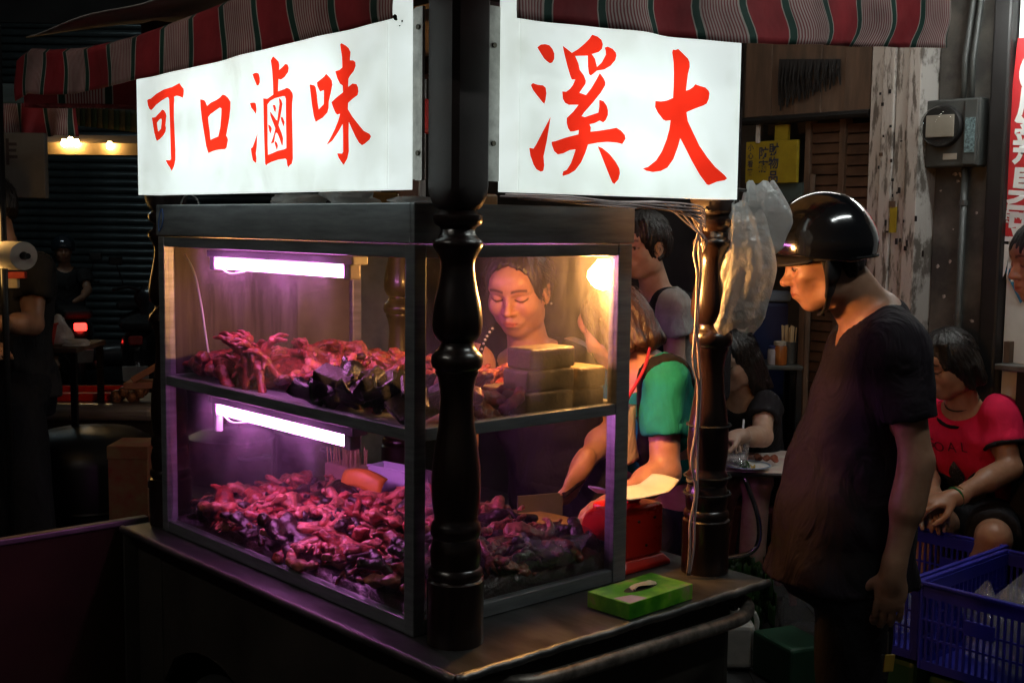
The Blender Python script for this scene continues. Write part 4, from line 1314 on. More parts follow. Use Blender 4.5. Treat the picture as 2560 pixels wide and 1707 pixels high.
# ---- helper in teal leaning over the chopping board
def helper_extra(root, c):
    sh = c['sh']
    cloth('strap_black', (.012, .011, .012)); cloth('lanyard', (.45, .03, .06)); cloth('pale_bib', (.5, .42, .44))
    band(c['shirt'], sh(at(1500, 860, 3.10)), c['bS'] + c['bF'] * .25, .018, .006).build('apron_strap', 'strap_black', root, smooth=1)
    B().tube(smooth_path([sh(at(1492, 800, 3.13)), sh(at(1482, 840, 3.075)), sh(at(1462, 880, 3.06)), sh(at(1440, 920, 3.06)), sh(at(1425, 985, 3.08))]), .0045, 6).build('lanyard', 'lanyard', root, smooth=True)
    B().tube(smooth_path([sh(at(1445, 930, 3.09)), sh(at(1443, 1000, 3.09)), sh(at(1452, 1060, 3.10))]), [.03] * 11, 8, flat=.3).build('apron_bib', 'pale_bib', root, smooth=True)
    B().tube(smooth_path([sh(at(1332, 1063, 3.195)) + Vector((.033 * math.cos(t), .012 + .030 * math.sin(t), .012 * math.cos(t))) for t in [2 * math.pi * i / 10 for i in range(11)]], 2), .0022, 5).build('bracelet', 'black_rubber', root)
person('helper in a teal T-shirt and black apron leaning over to chop beside the red scale', 'skin_warm', at(1412, 752, 3.24), (-.72, .50, -.5), .88,
       at(1545, 1140, 3.42), at(1478, 838, 3.22), (-.8, -.45, 0),
       [(at(1525, 872, 3.12), at(1527, 1085, 3.06), at(1432, 1140, 2.97), (-.85, -.1, -.4), (-.2, .2, -1), .6, -1),
        (at(1438, 880, 3.42), at(1404, 985, 3.38), at(1336, 1070, 3.19), (-.42, -.12, -.9), (-.75, .6, .2), .75, 1)],
       [(at(1535, 1180, 3.36), Vector((.36, 3.36, .48)), Vector((.40, 3.42, .09))), (at(1560, 1180, 3.52), Vector((.45, 3.55, .48)), Vector((.48, 3.58, .09)))],
       'teal_cloth', 'apron_cloth', sleeve=.62, hem=.25, collar=.085, fem=1., hair=hair_cap('hair_brown', front=.07, length=.03, thick=.010, seed=11), extra=helper_extra, seed=12, hand_h=.0048, loose=.006)

# ---- young man with a backpack
def pack_extra(root, c):
    sh = c['sh']
    band(c['shirt'], sh(at(1528, 680, 4.55)), c['bS'] + c['bF'] * .1, .026, .008).build('backpack_strap', 'black_cloth', root, smooth=1)
    B().obox(sh(at(1590, 800, 4.78)), (.13, .05, 0), (-.035, .10, 0), (0, 0, .22)).build('backpack', 'black_cloth', root, bevel=.05, seg=4)
person('young man in a grey T-shirt with a backpack strap standing behind the helper', 'skin_pale', at(1478, 566, 4.6), (-.72, -.62, -.16), .96,
       at(1525, 1010, 4.72), at(1508, 665, 4.67), (-.7, -.6, 0),
       [(at(1545, 705, 4.52), at(1550, 835, 4.5), at(1535, 960, 4.42), (-.1, -.1, -1), (.2, 1, 0), .6, -1), (at(1440, 705, 4.85), at(1425, 835, 4.85), at(1430, 960, 4.75), (0, -.1, -1), (0, -1, 0), .6, 1)],
       [(at(1520, 1030, 4.66), Vector((.62, 4.62, .5)), Vector((.62, 4.66, .09))), (at(1490, 1030, 4.82), Vector((.52, 4.8, .5)), Vector((.52, 4.85, .09)))],
       'grey_cloth', 'navy_cloth', sleeve=.52, hem=-.08, detail=.005, hand_h=.008, hair=hair_cap('hair', front=.07, fringe=(.092, .055), thick=.018, seed=2), extra=pack_extra, seed=21, open_eye=True)
# ---- passer-by in a face mask
def mask_extra(root, c):
    P, k = c['P'], c['k']
    cloth('mask_cloth', (.42, .40, .48), bump=.1)
    def fn(u, v):
        an = (u - .5) * 2.6
        return P(.060 * math.cos(an) + .050 - .012 * abs(v - .45), .074 * math.sin(an), -.015 - .085 * v)
    B().sheet(fn, 14, 8).build('face_mask', 'mask_cloth', root, smooth=True, solid=.003)
person('passer-by wearing a pale face mask in the dark behind the young man', 'skin_pale', at(1562, 592, 6.9), (-.85, -.5, -.05), .96,
       at(1575, 860, 7.0), at(1572, 655, 6.95), (-.8, -.6, 0),
       [(at(1605, 690, 6.85), at(1610, 780, 6.85), at(1605, 865, 6.8), (0, 0, -1), (0, 1, 0), .5, -1), (at(1540, 690, 7.1), at(1535, 780, 7.1), at(1540, 865, 7.0), (0, 0, -1), (0, -1, 0), .5, 1)],
       [(at(1585, 880, 6.95), Vector((1.0, 6.9, .5)), Vector((1.0, 6.9, .09))), (at(1565, 880, 7.05), Vector((.98, 7.15, .5)), Vector((.98, 7.15, .09)))],
       'char_cloth', 'black_cloth', detail=.009, hand_h=.012, hands=False, hair=hair_cap('hair', front=.07, fringe=(.09, .06), seed=8, h=.008), extra=mask_extra, seed=31, hem=-.08)
# ---- seated diner in black
person('seated diner in a black T-shirt with long dark hair eating at the folding table', 'skin_pale', at(1686, 828, 5.0), (-.70, -.60, -.36), .95,
       at(1738, 1085, 5.28), at(1706, 908, 5.08), (-.75, -.65, 0),
       [(at(1752, 938, 5.0), at(1752, 1003, 4.86), at(1695, 1002, 4.70), (-.9, -.3, -.1), (0, 0, -1), .5, 1), (at(1662, 935, 5.22), at(1640, 1010, 5.1), at(1655, 1000, 4.8), (.3, -.8, 0), (0, 0, -1), .6, -1)],
       [(at(1742, 1095, 5.18), at(1738, 1118, 4.80), Vector((.98, 4.82, .09))), (at(1700, 1095, 5.30), at(1672, 1112, 4.98), Vector((.80, 5.02, .09)))],
       'black_cloth', 'char_cloth', sleeve=.45, pant_len=.26, detail=.0055, hand_h=.008, fem=1., hair=hair_cap('hair', front=.075, length=.10, thick=.014, seed=14), seed=41, collar=.085)
# ---- seated woman in pink
def pink_extra(root, c):
    sh, bF, bS, ax = c['sh'], c['bF'], c['bS'], c['ax']
    o = c['org']
    cn = sh(at(2213, 940, 4.839))
    ring = [c['nk'] + ax * (-.01 - .045 * max(0, math.cos(t))) + bF * (.095 * math.cos(t) + .012) + bS * .108 * math.sin(t) for t in [2 * math.pi * i / 28 for i in range(29)]]
    B().tube(ring, .008, 6).build('neck_binding', 'black_cloth', root, smooth=True)
    s0, e = sh(at(2292, 955, 4.796)), sh(at(2320, 1075, 4.698))
    d = (e - s0).normalized(); p = s0.lerp(e, .585); a_ = d.orthogonal().normalized(); b_ = d.cross(a_)
    B().tube([p + a_ * .077 * math.cos(t) + b_ * .077 * math.sin(t) for t in [2 * math.pi * i / 20 for i in range(21)]], .009, 6).build('sleeve_binding', 'black_cloth', root, smooth=True)
    w = sh(at(2190, 1143, 4.546)); dd = (w - e).normalized(); a_ = dd.orthogonal().normalized(); b_ = dd.cross(a_)
    mat('jade', (.02, .16, .05), .15, coat=.6); mat('gold', (.6, .38, .1), .25, 1.)
    for off, m_ in ((0, 'jade'), (.018, 'gold')):
        B().tube([w - dd * (.012 + off) + a_ * .036 * math.cos(t) + b_ * .036 * math.sin(t) for t in [2 * math.pi * i / 20 for i in range(21)]], .005 if m_ == 'jade' else .0028, 6).build('bangle', m_, root, smooth=True)
    B().tube([c['nk'] + ax * (.022 - .018 * math.cos(t)) + bF * (.066 * math.cos(t) + .012) + bS * .066 * math.sin(t) for t in [2 * math.pi * i / 24 for i in range(25)]], .004, 5).build('necklace', 'black_rubber', root)
    # black print on the shirt front
    cloth('print_black', (.02, .018, .022)); mat('sequin', (.35, .35, .42), .25, .8, nscale=160, var=.9); cloth('print_pale', (.45, .40, .42))
    def on(u, s, off=.0):
        """point on the chest front at height u above the hips and s to the side"""
        L = c['Ln']; tb = c['tab']
        U = u * L
        o_ = np.interp(U, [t[0] for t in tb], [t[1] for t in tb]); rf = np.interp(U, [t[0] for t in tb], [t[2] for t in tb]) + .022 + off; rs = np.interp(U, [t[0] for t in tb], [t[3] for t in tb]) + .022 + off
        f = o_ + rf * math.sqrt(max(.02, 1 - (s / rs) ** 2))
        return sh(at(2248, 1175, 5.013)) + ax * U + bF * f + bS * s
    B().sheet(lambda u, v: on(.10 + .36 * v + .03 * math.sin(u * 6), -.12 + .27 * u), 16, 10).build('shirt_print', 'print_black', root, smooth=True, solid=.002)
    B().sheet(lambda u, v: on(.06 + .12 * v, -.10 + .22 * u, .002), 14, 6).build('shirt_print', 'print_pale', root, smooth=True, solid=.002)
    for s_, sc, an in ((.035, 1., .15), (.085, .7, -.5)):
        def leaf(u, v):
            t = v; wd_ = .032 * math.sin(math.pi * min(1, t ** .8)) * sc
            return on(.42 + .22 * t * sc * math.cos(an), s_ - (u - .5) * 2 * wd_ - .06 * t * math.sin(an) * sc, .003)
        B().sheet(leaf, 6, 10).build('sequin_flower', 'sequin', root, smooth=True, solid=.002)
    for i, (txt, s_, u) in enumerate((('G', -.09, .74), ('O', -.04, .73), ('A', .02, .75), ('L', .07, .76))):
        me = text_mesh(txt, .062)
        P0 = on(u, s_, .004)
        nrm = (on(u, s_, .05) - P0).normalized()
        x_ = (bS - nrm * bS.dot(nrm)).normalized()
        y_ = nrm.cross(x_)
        me.transform(Matrix(((x_.x, y_.x, nrm.x, P0.x), (x_.y, y_.y, nrm.y, P0.y), (x_.z, y_.z, nrm.z, P0.z), (0, 0, 0, 1))))
        me.materials.clear(); me.materials.append(mat('print_wine', (.16, .01, .03), .7))
        ob = bpy.data.objects.new('shirt_letter', me); COL.objects.link(ob); ob.parent = root
person('seated woman in a pink and black T-shirt with a jade bangle behind the blue crates', 'skin_tan', at(2176, 838, 4.817), (-.88, -.36, -.36), 1.05,
       at(2248, 1175, 5.013), at(2215, 928, 4.904), (-.80, -.6, 0),
       [(at(2292, 955, 4.796), at(2320, 1075, 4.698), at(2190, 1143, 4.546), (-1, -.1, -.15), (.0, .3, -1), .7, 1), (at(2150, 955, 5.078), at(2120, 1075, 4.969), at(2150, 1150, 4.665), (-.2, -.8, -.2), (.2, 0, -1), .7, -1)],
       [(at(2278, 1195, 4.904), at(2282, 1238, 4.470), Vector((1.72, 4.52, .09))), (at(2215, 1195, 5.056), at(2155, 1205, 4.665), Vector((1.56, 4.75, .09)))],
       'pink_cloth', 'black_cloth', sleeve=.58, pant_len=.43, scale=1.16, detail=.0045, hand_h=.006, fem=1., hair=hair_cap('hair', front=.05, length=.025, thick=.018, fringe=(.10, .01), seed=17), extra=pink_extra, seed=51, collar=.095, loose=.016)
# ---- person cut by the right edge
person('dark-haired person at the right edge in front of the red banner', 'skin_tan', at(2398, 606, 3.7), (-.95, -.12, -.15), .97,
       at(2515, 1130, 3.8), at(2465, 735, 3.76), (-1, 0, 0),
       [(at(2555, 790, 3.6), at(2575, 1000, 3.58), at(2545, 1200, 3.55), (0, 0, -1), (0, 1, 0), .5, -1), (at(2535, 790, 3.95), at(2545, 1000, 3.98), at(2515, 1200, 3.9), (0, 0, -1), (0, -1, 0), .5, 1)],
       [(at(2515, 1160, 3.72), Vector((1.78, 3.72, .5)), Vector((1.8, 3.74, .09))), (at(2515, 1160, 3.9), Vector((1.82, 3.92, .5)), Vector((1.84, 3.94, .09)))],
       'char_cloth', 'black_cloth', detail=.005, hands=False, hair=hair_cap('hair', front=.055, thick=.018, seed=19), seed=61, hem=-.1)
# ---- man at the left edge
def left_extra(root, c):
    sh = c['sh']
    mat('print_red', (.5, .05, .03), .6); mat('print_cream', (.5, .42, .3), .6)
    F3 = Vector((.35, -.93, 0))
    for i, (px, py, w, h_, m_) in enumerate(((38, 632, .03, .012, 'print_red'), (30, 650, .018, .018, 'print_cream'), (32, 615, .02, .008, 'print_cream'))):
        p = sh(at(px, py, 4.30))
        B().obox(p, (w, .3 * w, 0), (0, .012, 0), (0, 0, h_)).build('shirt_print', m_, root, bevel=.003)
person('man in a dark printed T-shirt at the left edge behind the paper roll', 'skin_tan', at(-22, 482, 4.6), (-.75, .6, -.3), .95,
       at(24, 880, 4.62), at(12, 572, 4.60), (.35, -.93, 0),
       [(at(80, 625, 4.56), at(74, 745, 4.48), at(-10, 742, 4.28), (-.95, -.2, .05), (0, .1, -1), .7, -1), (at(-68, 625, 4.62), at(-83, 745, 4.53), at(-38, 790, 4.28), (.6, -.5, 0), (0, 0, -1), .6, 1)],
       [(at(42, 900, 4.58), Vector((-1.72, 4.28, .5)), Vector((-1.72, 4.3, .09))), (at(2, 900, 4.66), Vector((-1.86, 4.36, .5)), Vector((-1.86, 4.4, .09)))],
       'char_cloth', 'black_cloth', detail=.006, hand_h=.007, hair=hair_cap('hair', front=.06, seed=23), seed=71, extra=left_extra, hem=-.1)

# ================================================================ braised food
def wet(name, col, var=.72, rough=.36, bump=.9, bscale=150, nscale=55):
    return mat(name, col, rough, spec=.5, var=var, nscale=nscale, bump=bump, bscale=bscale, coat=.12)
wet('meat_red', (.36, .052, .034)); wet('meat_pale', (.62, .18, .12)); wet('meat_dark', (.035, .010, .007)); wet('kelp', (.008, .010, .007), rough=.22); wet('offal', (.25, .085, .060), bump=.8)
mat('tofu', (.17, .115, .05), .6, nscale=26, var=.45, bump=.5, bscale=120)
def proto(name, m, fn, h=.0038, r=.075):
    S = Sdf((-r, -r, -r * .6), (r, r, r * .6), h)
    fn(S)
    q = len(name)
    S.ripple(.0006 if 'foot' in name or 'tent' in name else .0014, lambda X, Y, Z: np.sin(X * 210 + 2 * np.sin(Y * 130 + q)) * np.sin(Y * 190 + 3 * np.sin(Z * 160)) + .6 * np.sin(Z * 330 + X * 270 + q))
    o = S.build(name, m, None)
    me = o.data
    bpy.data.objects.remove(o)
    return (name, me)
rr = random.Random(5)
def foot(S):
    S.cone((-.055, 0, 0), (0, 0, .004), .0085, .0072, .004); S.ell((0, 0, .004), (.011, .011, .008), None, .006)
    for a in (-.55, .0, .55):
        d = Vector((math.cos(a), math.sin(a), 0)); p = Vector((.004, 0, .004)); cu = .1
        for j, l in enumerate((.020, .017, .013)):
            dd = d * math.cos(cu) + Vector((0, 0, -1)) * math.sin(cu); q = p + dd * l
            S.cone(p, q, .0068 - j * .001, .0058 - j * .0012, .003); p = q; cu += .5
    S.cone((0, 0, 0), (-.014, .016, -.010), .006, .004, .003)
def wing(S):
    S.cone((-.06, -.012, 0), (-.012, .022, .006), .016, .013, .012); S.cone((-.012, .022, .006), (.036, -.008, .008), .0145, .010, .012); S.cone((.036, -.008, .008), (.066, .004, 0), .009, .004, .006)
    S.cone((-.004, .016, .006), (.020, .004, .008), .019, .016, .02)
    S.ripple(.0012, lambda X, Y, Z: np.sin(X * 400) * np.sin(Y * 380 + Z * 200))
def neck_(S):
    for i in range(12):
        t = (i - 5.5) / 5.5
        S.ell((t * .058, .022 * (1 - t * t) - .01, .004 * math.sin(i)), (.0085, .013, .012), None, .004)
def tentacle(S):
    pr = None
    for i in range(13):
        t = i / 12; a = -1.0 + 2.2 * t
        p = Vector((.05 * math.cos(a) - .02, .055 * math.sin(a), .004 * math.sin(i)))
        r = .014 * (1 - .72 * t)
        if pr: S.cone(pr[0], p, pr[1], r, .004)
        out = Vector((math.cos(a), math.sin(a), 0))
        S.ell(p + out * r * .7 + Vector((0, 0, r * .6)), (r * .42,) * 3, None, .0015); S.ell(p + out * r * .7 + Vector((0, 0, -r * .6)), (r * .42,) * 3, None, .0015)
        pr = (p, r)
def gizzard(S):
    S.ell((-.014, 0, 0), (.024, .019, .014), None, .006); S.ell((.016, .006, .002), (.022, .018, .013), None, .006); S.ell((.0, -.012, .004), (.013, .010, .010), None, .005)
    S.ripple(.002, lambda X, Y, Z: np.sin(X * 260 + 2) * np.sin(Y * 240) + .5 * np.sin(Z * 300 + X * 200))
def gut(S):
    pr = None
    for i in range(22):
        t = i / 21; a = 4.4 * t
        p = Vector(((.018 + .036 * t) * math.cos(a) - .01, (.018 + .032 * t) * math.sin(a), .010 * math.sin(a * 1.4)))
        r = .0085 + .0022 * math.sin(i * 2.1)
        if pr: S.cone(pr[0], p, pr[1], r, .003)
        pr = (p, r)
def skin_fold(S):
    S.stack((0, 0, 0), Vector((0, 0, 1)), Vector((0, 1, 0)), Vector((1, 0, 0)), [(-.05, 0, .006, .030), (-.02, .004, .006, .040), (.02, -.004, .006, .036), (.05, .002, .005, .022)], .004, fn=lambda X, Y, Z, u, f, d: .0)
    S.ripple(.005, lambda X, Y, Z: np.sin(X * 120 + 1) * .6 + np.sin(Y * 150 + X * 60) * .7)
def egg(S):
    S.ell((0, 0, 0), (.026, .020, .020), None, .004)
def sausage(S):
    pr = None
    for i in range(9):
        t = (i - 4) / 4
        p = Vector((t * .052, .016 * (1 - t * t), 0)); r = .0145 * (1 - .35 * abs(t) ** 5)
        if pr: S.cone(pr[0], p, pr[1], r, .004)
        pr = (p, r)
PROTO = {n: proto(nm, m, f, h, r) for n, nm, m, f, h, r in (
    ('foot', 'braised_chicken_foot', 'meat_red', foot, .0032, .078), ('wing', 'braised_wing', 'meat_red', wing, .004, .085), ('neck', 'braised_neck', 'meat_dark', neck_, .0035, .08), ('tent', 'braised_tentacle', 'meat_pale', tentacle, .0033, .078),
    ('giz', 'braised_gizzard', 'offal', gizzard, .0032, .05), ('gut', 'braised_intestine', 'meat_pale', gut, .0034, .075), ('fold', 'braised_skin', 'meat_red', skin_fold, .0036, .07), ('saus', 'braised_sausage', 'meat_red', sausage, .004, .075), ('egg', 'braised_egg', 'meat_dark', egg, .004, .034))}
def piece(kind, a, b, z, rot, sc, label, group, m=None):
    nm, me = PROTO[kind]
    o = bpy.data.objects.new(nm, me)
    COL.objects.link(o)
    o.matrix_world = MC @ Matrix.Translation((a, b, z)) @ rot.to_matrix().to_4x4() @ Matrix.Diagonal((sc, sc, sc, 1))
    if m:
        o.material_slots[0].link = 'OBJECT'; o.material_slots[0].material = MATS[m]
    tag(o, label, 'food', group)
    return o
from mathutils import Euler
KN = {'foot': 'chicken foot', 'wing': 'wing', 'neck': 'neck', 'tent': 'tentacle', 'giz': 'gizzard', 'gut': 'intestine', 'fold': 'folded skin', 'saus': 'sausage', 'egg': 'egg'}
def lower_h(a, b):
    base = .919 + .022 * math.sin(min(1, a / .35) * 1.57) + .012 * math.sin(b * 9 + 1) * math.sin(a * 11) + .018 * math.exp(-((b - .45) / .22) ** 2 - ((a - .28) / .2) ** 2)
    return base
def mound(name, hf, a0, a1, b0, b1, m, label, zb, nu=40, nv=60, amp=.006):
    def fn(u, v):
        a, b = a0 + (a1 - a0) * u, b0 + (b1 - b0) * v
        ed = min(u, 1 - u, v, 1 - v) * 60
        h_ = hf(a, b) + amp * (math.sin(a * 190 + 3 * math.sin(b * 60)) * math.sin(b * 170 + 2 * math.sin(a * 70)))
        return (a, b, zb + (h_ - zb) * min(1, ed))
    return tag(B().sheet(fn, nu, nv).build(name, m, None, smooth=True, frame=MC), label, 'food', kind='stuff')
mound('braised_food_mound', lambda a, b: lower_h(a, b) - .022, .02, .585, .02, 1.06, 'meat_dark', 'dark heap of braised scraps filling the lower tray of the case', .869, 60, 110)
G1 = 'braised pieces heaped in the lower tray'
kinds = ['foot'] * 6 + ['wing'] * 4 + ['neck'] * 3 + ['tent'] * 3 + ['gut'] * 4 + ['fold'] * 5 + ['giz'] * 2 + ['saus'] * 1
n = 0
placed = []
tries = 0
while n < 330 and tries < 12000:
    tries += 1
    a = .04 + .53 * rr.random() ** 1.25
    b = .04 + 1.0 * rr.random()
    if any((a - p) ** 2 + (b - q) ** 2 < .024 ** 2 for p, q in placed): continue
    if a > .42 and b > .70: continue
    if a > .40 and .50 < b and rr.random() < .5: continue
    placed.append((a, b))
    # near the front glass the kinds change: pale clams and trotters on the counter side, feet and wings on the long side
    k = rr.choice(kinds)
    if b < .16:
        k = rr.choice(['giz', 'giz', 'giz', 'fold', 'gut', 'neck', 'saus', 'foot'])
    sc = rr.choice([.65, .8, .9, 1., 1.3])
    m = None
    if k in ('wing', 'fold', 'foot', 'saus') and rr.random() < .35: m = 'meat_pale'
    if rr.random() < .22: m = 'meat_dark'
    z = lower_h(a, b) + rr.uniform(-.014, .016)
    z = max(z, .89)
    aa = min(max(a, .026 + .038 * sc), .54)
    rot = Euler((rr.uniform(-.7, .7), rr.uniform(-.7, .7), rr.uniform(0, 6.28)))
    bb_ = min(max(b, .028 + .042 * sc), 1.02)
    size = 'large ' if sc > 1.25 else ('small ' if sc < .7 else '')
    tone = {'meat_pale': 'pale ', 'meat_dark': 'dark '}.get(m, '')
    row = 'against the glass' if a < .13 else ('in the second row' if a < .24 else ('on the ridge of the heap' if a < .36 else 'at the back of the heap'))
    col_ = 'by the counter-side glass' if b < .16 else ('right of the middle' if b < .42 else ('in the middle' if b < .7 else 'towards the left end'))
    piece(k, aa, bb_, z, rot, sc, '%s%sbraised %s %s, %s' % (size, tone, KN[k], row, col_), G1, m)
    n += 1
# ---- upper shelf
G2 = 'braised pieces on the upper shelf'
def up_h(a, b):
    return 1.262 + .050 * math.exp(-((a - .33) / .2) ** 2) * (1 if b < .95 else max(0, 1 - (b - .95) / .1)) + .010 * math.sin(b * 13 + a * 6)
mound('shredded_meat_mound', up_h, .13, .56, .24, 1.02, 'meat_red', 'heap of red shredded meat on the upper shelf of the case', 1.2565, 60, 90, .007)
pl = []
n = tries = 0
while n < 95 and tries < 5000:
    tries += 1
    a, b = rr.uniform(.12, .56), rr.uniform(.26, 1.0)
    if any((a - p) ** 2 + (b - q) ** 2 < .034 ** 2 for p, q in pl): continue
    pl.append((a, b))
    k = rr.choice(['foot', 'foot', 'gut', 'fold', 'wing', 'giz', 'neck'])
    m = rr.choice([None, 'meat_pale', 'meat_red'])
    row = 'front slope' if a < .25 else ('crest' if a < .42 else 'back slope')
    col_ = 'near the tofu' if b < .45 else ('in the middle' if b < .75 else 'at the left')
    piece(k, a, b, up_h(a, b) + .004, Euler((rr.uniform(-.6, .6), rr.uniform(-.6, .6), rr.uniform(0, 6.28))), rr.uniform(.75, 1.0), '%sbraised %s on the %s of the upper shelf heap, %s' % ('pale ' if m == 'meat_pale' else '', KN[k], row, col_), G2, m)
    n += 1
# upright bunch of chicken feet at the left of the upper shelf
for i in range(13):
    t = i / 13 * 6.28
    a, b = .095 + .030 * math.cos(t), .775 + .052 * math.sin(t)
    piece('foot', a, b, 1.305 + .022 * (i % 3), Euler((rr.uniform(-.3, .3), -1.15 + rr.uniform(-.35, .35), rr.uniform(0, 6.28))), rr.uniform(1.0, 1.35), 'chicken foot standing claws up in the bunch at the left of the upper shelf', G2)
for i in range(9):
    piece(rr.choice(['foot', 'wing']), .085 + rr.uniform(-.02, .04), .90 + rr.uniform(-.07, .10), 1.283 + rr.uniform(0, .03), Euler((rr.uniform(-.5, .5), rr.uniform(-.8, .2), rr.uniform(0, 6.28))), rr.uniform(.95, 1.2), 'braised piece leaning in the left corner of the upper shelf', G2)
# dark kelp sheets and blood cake at the front of the upper shelf
G3 = 'dark glossy pieces along the front of the upper shelf'
for i in range(26):
    b = .05 + .40 * rr.random(); a = .048 + .085 * rr.random()
    w, l, h_ = rr.uniform(.022, .036), rr.uniform(.03, .05), rr.uniform(.006, .014)
    nm = 'kelp_knot' if i % 3 else 'blood_cake'
    if i % 3:
        ph = rr.uniform(0, 6)
        bb = B().sheet(lambda u, v: ((u - .5) * 2 * w, (v - .5) * 2 * l, .016 * math.sin(u * 5 + ph) + .010 * math.sin(v * 6 + ph)), 8, 8)
        o = bb.build(nm, 'kelp', None, smooth=True, solid=.006)
    else:
        o = B().box(-w, w, -l, l, -h_, h_).build(nm, 'meat_dark', None, bevel=.005)
    o.matrix_world = MC @ Matrix.Translation((a, b, 1.285 + .05 * rr.random())) @ Euler((rr.uniform(-.8, .8), rr.uniform(-.8, .8), rr.uniform(0, 3))).to_matrix().to_4x4()
    tag(o, 'glossy black kelp knot at the front of the upper shelf' if i % 3 else 'dark slab of blood cake at the front of the upper shelf', 'food', G3)
film_mat('bag_clear', (.85, .85, .9), .10, .12, .8, 60)
# tofu bricks
G4 = 'bricks of dried tofu stacked on the upper shelf'
TF = [(.322, .460, .030, .115, 1.2565, 1.306, 'bottom brick of dried tofu in the stack nearest the post', .04), (.470, .560, .034, .13, 1.2565, 1.302, 'bottom brick of dried tofu beside the right upright', -.03),
      (.328, .466, .034, .118, 1.3065, 1.352, 'middle brick of dried tofu in the stack nearest the post', -.03), (.474, .560, .030, .125, 1.3030, 1.349, 'upper brick of dried tofu beside the right upright, its top in lamp light', .02),
      (.336, .470, .036, .115, 1.3525, 1.398, 'topmost brick of dried tofu of the tall stack', .05), (.33, .46, .128, .21, 1.2565, 1.305, 'brick of dried tofu low behind the tall stack', .06), (.475, .560, .140, .22, 1.2565, 1.305, 'brick of dried tofu behind the right-hand pair', .0)]
for x0, x1, y0, y1, z0, z1, lab, rz in TF:
    cx_, cy_ = (x0 + x1) / 2, (y0 + y1) / 2
    o = B().box(x0 - cx_, x1 - cx_, y0 - cy_, y1 - cy_, 0, z1 - z0).build('tofu_brick', 'tofu', None, bevel=.007, seg=3)
    me = o.data
    o.matrix_world = MC @ Matrix.Translation((cx_, cy_, z0)) @ Matrix.Rotation(rz * .4, 4, 'Z')
    tag(o, lab, 'tofu', G4)
# pork slabs left of the tofu
for i, (a, b, z) in enumerate(((.24, .09, 1.285), (.20, .13, 1.30), (.26, .16, 1.31), (.29, .07, 1.275), (.22, .06, 1.275))):
    piece(('saus', 'wing', 'fold', 'gut', 'giz')[i], a, b, z, Euler((.3, .2 * i, i * 1.3)), 1.3, 'thick braised %s between the post and the tofu bricks' % KN[('saus', 'wing', 'fold', 'gut', 'giz')[i]], G2, 'meat_red')
# a plastic bag of red meat in the upper corner and one with an egg
# skewer tub, blue-white box, yellow scoop
tub = thing('skewer_tub', 'pale tub packed with bamboo skewers at the back of the lower tray', 'tub', MC @ Matrix.Translation((.50, .965, .868)))
mat('bamboo', (.55, .40, .22), .6, var=.3)
B().box(-.035, .035, -.065, .065, 0, .12).build('tub', mat('tub_plastic', (.55, .35, .28), .5), tub, bevel=.006)
for i in range(70):
    x, y = rr.uniform(-.030, .030), rr.uniform(-.06, .06)
    B().tube([(x, y, .06), (x + rr.uniform(-.008, .008), y + rr.uniform(-.01, .01), .155 + rr.uniform(0, .016))], .0016, 4).build('skewer', 'bamboo', tub)
bx = thing('plastic_box', 'pale plastic box standing at the back corner of the lower tray', 'box', MC @ Matrix.Translation((.545, .80, .868)) @ Matrix.Rotation(.15, 4, 'Z'))
mat('box_plastic', (.62, .62, .80), .4, var=.1)
for x0, x1, y0, y1 in ((-.03, -.027, -.075, .075), (.027, .03, -.075, .075), (-.0265, .0265, -.075, -.072), (-.0265, .0265, .072, .075)):
    B().box(x0, x1, y0, y1, .0, .13).build('side', 'box_plastic', bx)
B().box(-.0265, .0265, -.0715, .0715, .001, .004).build('bottom', 'box_plastic', bx)
B().tube([(-.031, -.076, .13), (-.031, .076, .13), (.031, .076, .13), (.031, -.076, .13), (-.031, -.076, .13)], .004, 6).build('rim', 'box_plastic', bx)
mat('orange_plastic', (.65, .24, .03), .45)
o = B().sheet(lambda u, v: (.0 + .05 * u * (1 - .3 * v), -.06 + .12 * v, .03 * math.sin(u * 2) + .02 * math.sin(v * 3)), 8, 8).build('scoop', 'orange_plastic', None, smooth=True, solid=.003, frame=MC @ Matrix.Translation((.40, .76, .955)) @ Euler((.2, -.5, .3)).to_matrix().to_4x4())
tag(o, 'orange plastic scoop lying on the braised heap', 'scoop')

# ================================================================ things on and around the counter
mat('scale_red', (.72, .022, .012), .28, spec=.5, var=.12, coat=.4)
mat('enamel_white', (.80, .78, .74), .35, var=.12, nscale=8)
sc = thing('kitchen_scale', 'red spring scale with a white pan beside the glass case', 'scale', MC @ Matrix.Translation((.640, .035, .8585)))
vs = [(-.012, -.012, 0), (.147, -.012, 0), (.147, .125, 0), (-.012, .125, 0), (-.012, -.012, .010), (.147, -.012, .010), (.147, .125, .010), (-.012, .125, .010), (.0, 0, .026), (.135, 0, .026), (.135, .115, .026), (0, .115, .026)]
B().add(vs, [(0, 3, 2, 1), (0, 1, 5, 4), (1, 2, 6, 5), (2, 3, 7, 6), (3, 0, 4, 7), (4, 5, 9, 8), (5, 6, 10, 9), (6, 7, 11, 10), (7, 4, 8, 11), (8, 9, 10, 11)]).build('base', 'scale_red', sc, bevel=.003)
B().box(.001, .134, .001, .114, .0255, .150).build('housing', 'scale_red', sc, bevel=.010, seg=3)
dl = B().lathe([(.0, 0), (.056, .0), (.060, .006), (.060, .026), (.054, .032), (.0, .034)], 30, cap=False).build('dial_ring', 'scale_red', sc, smooth=True, angle=40)
dl.matrix_local = Matrix.Translation((.002, .060, .088)) @ Matrix.Rotation(-math.pi / 2, 4, 'Y')
B().lathe([(0, .0345), (.050, .0345), (.050, .036), (0, .036)], 30, cap=False).build('dial_cover', 'scale_red', dl)
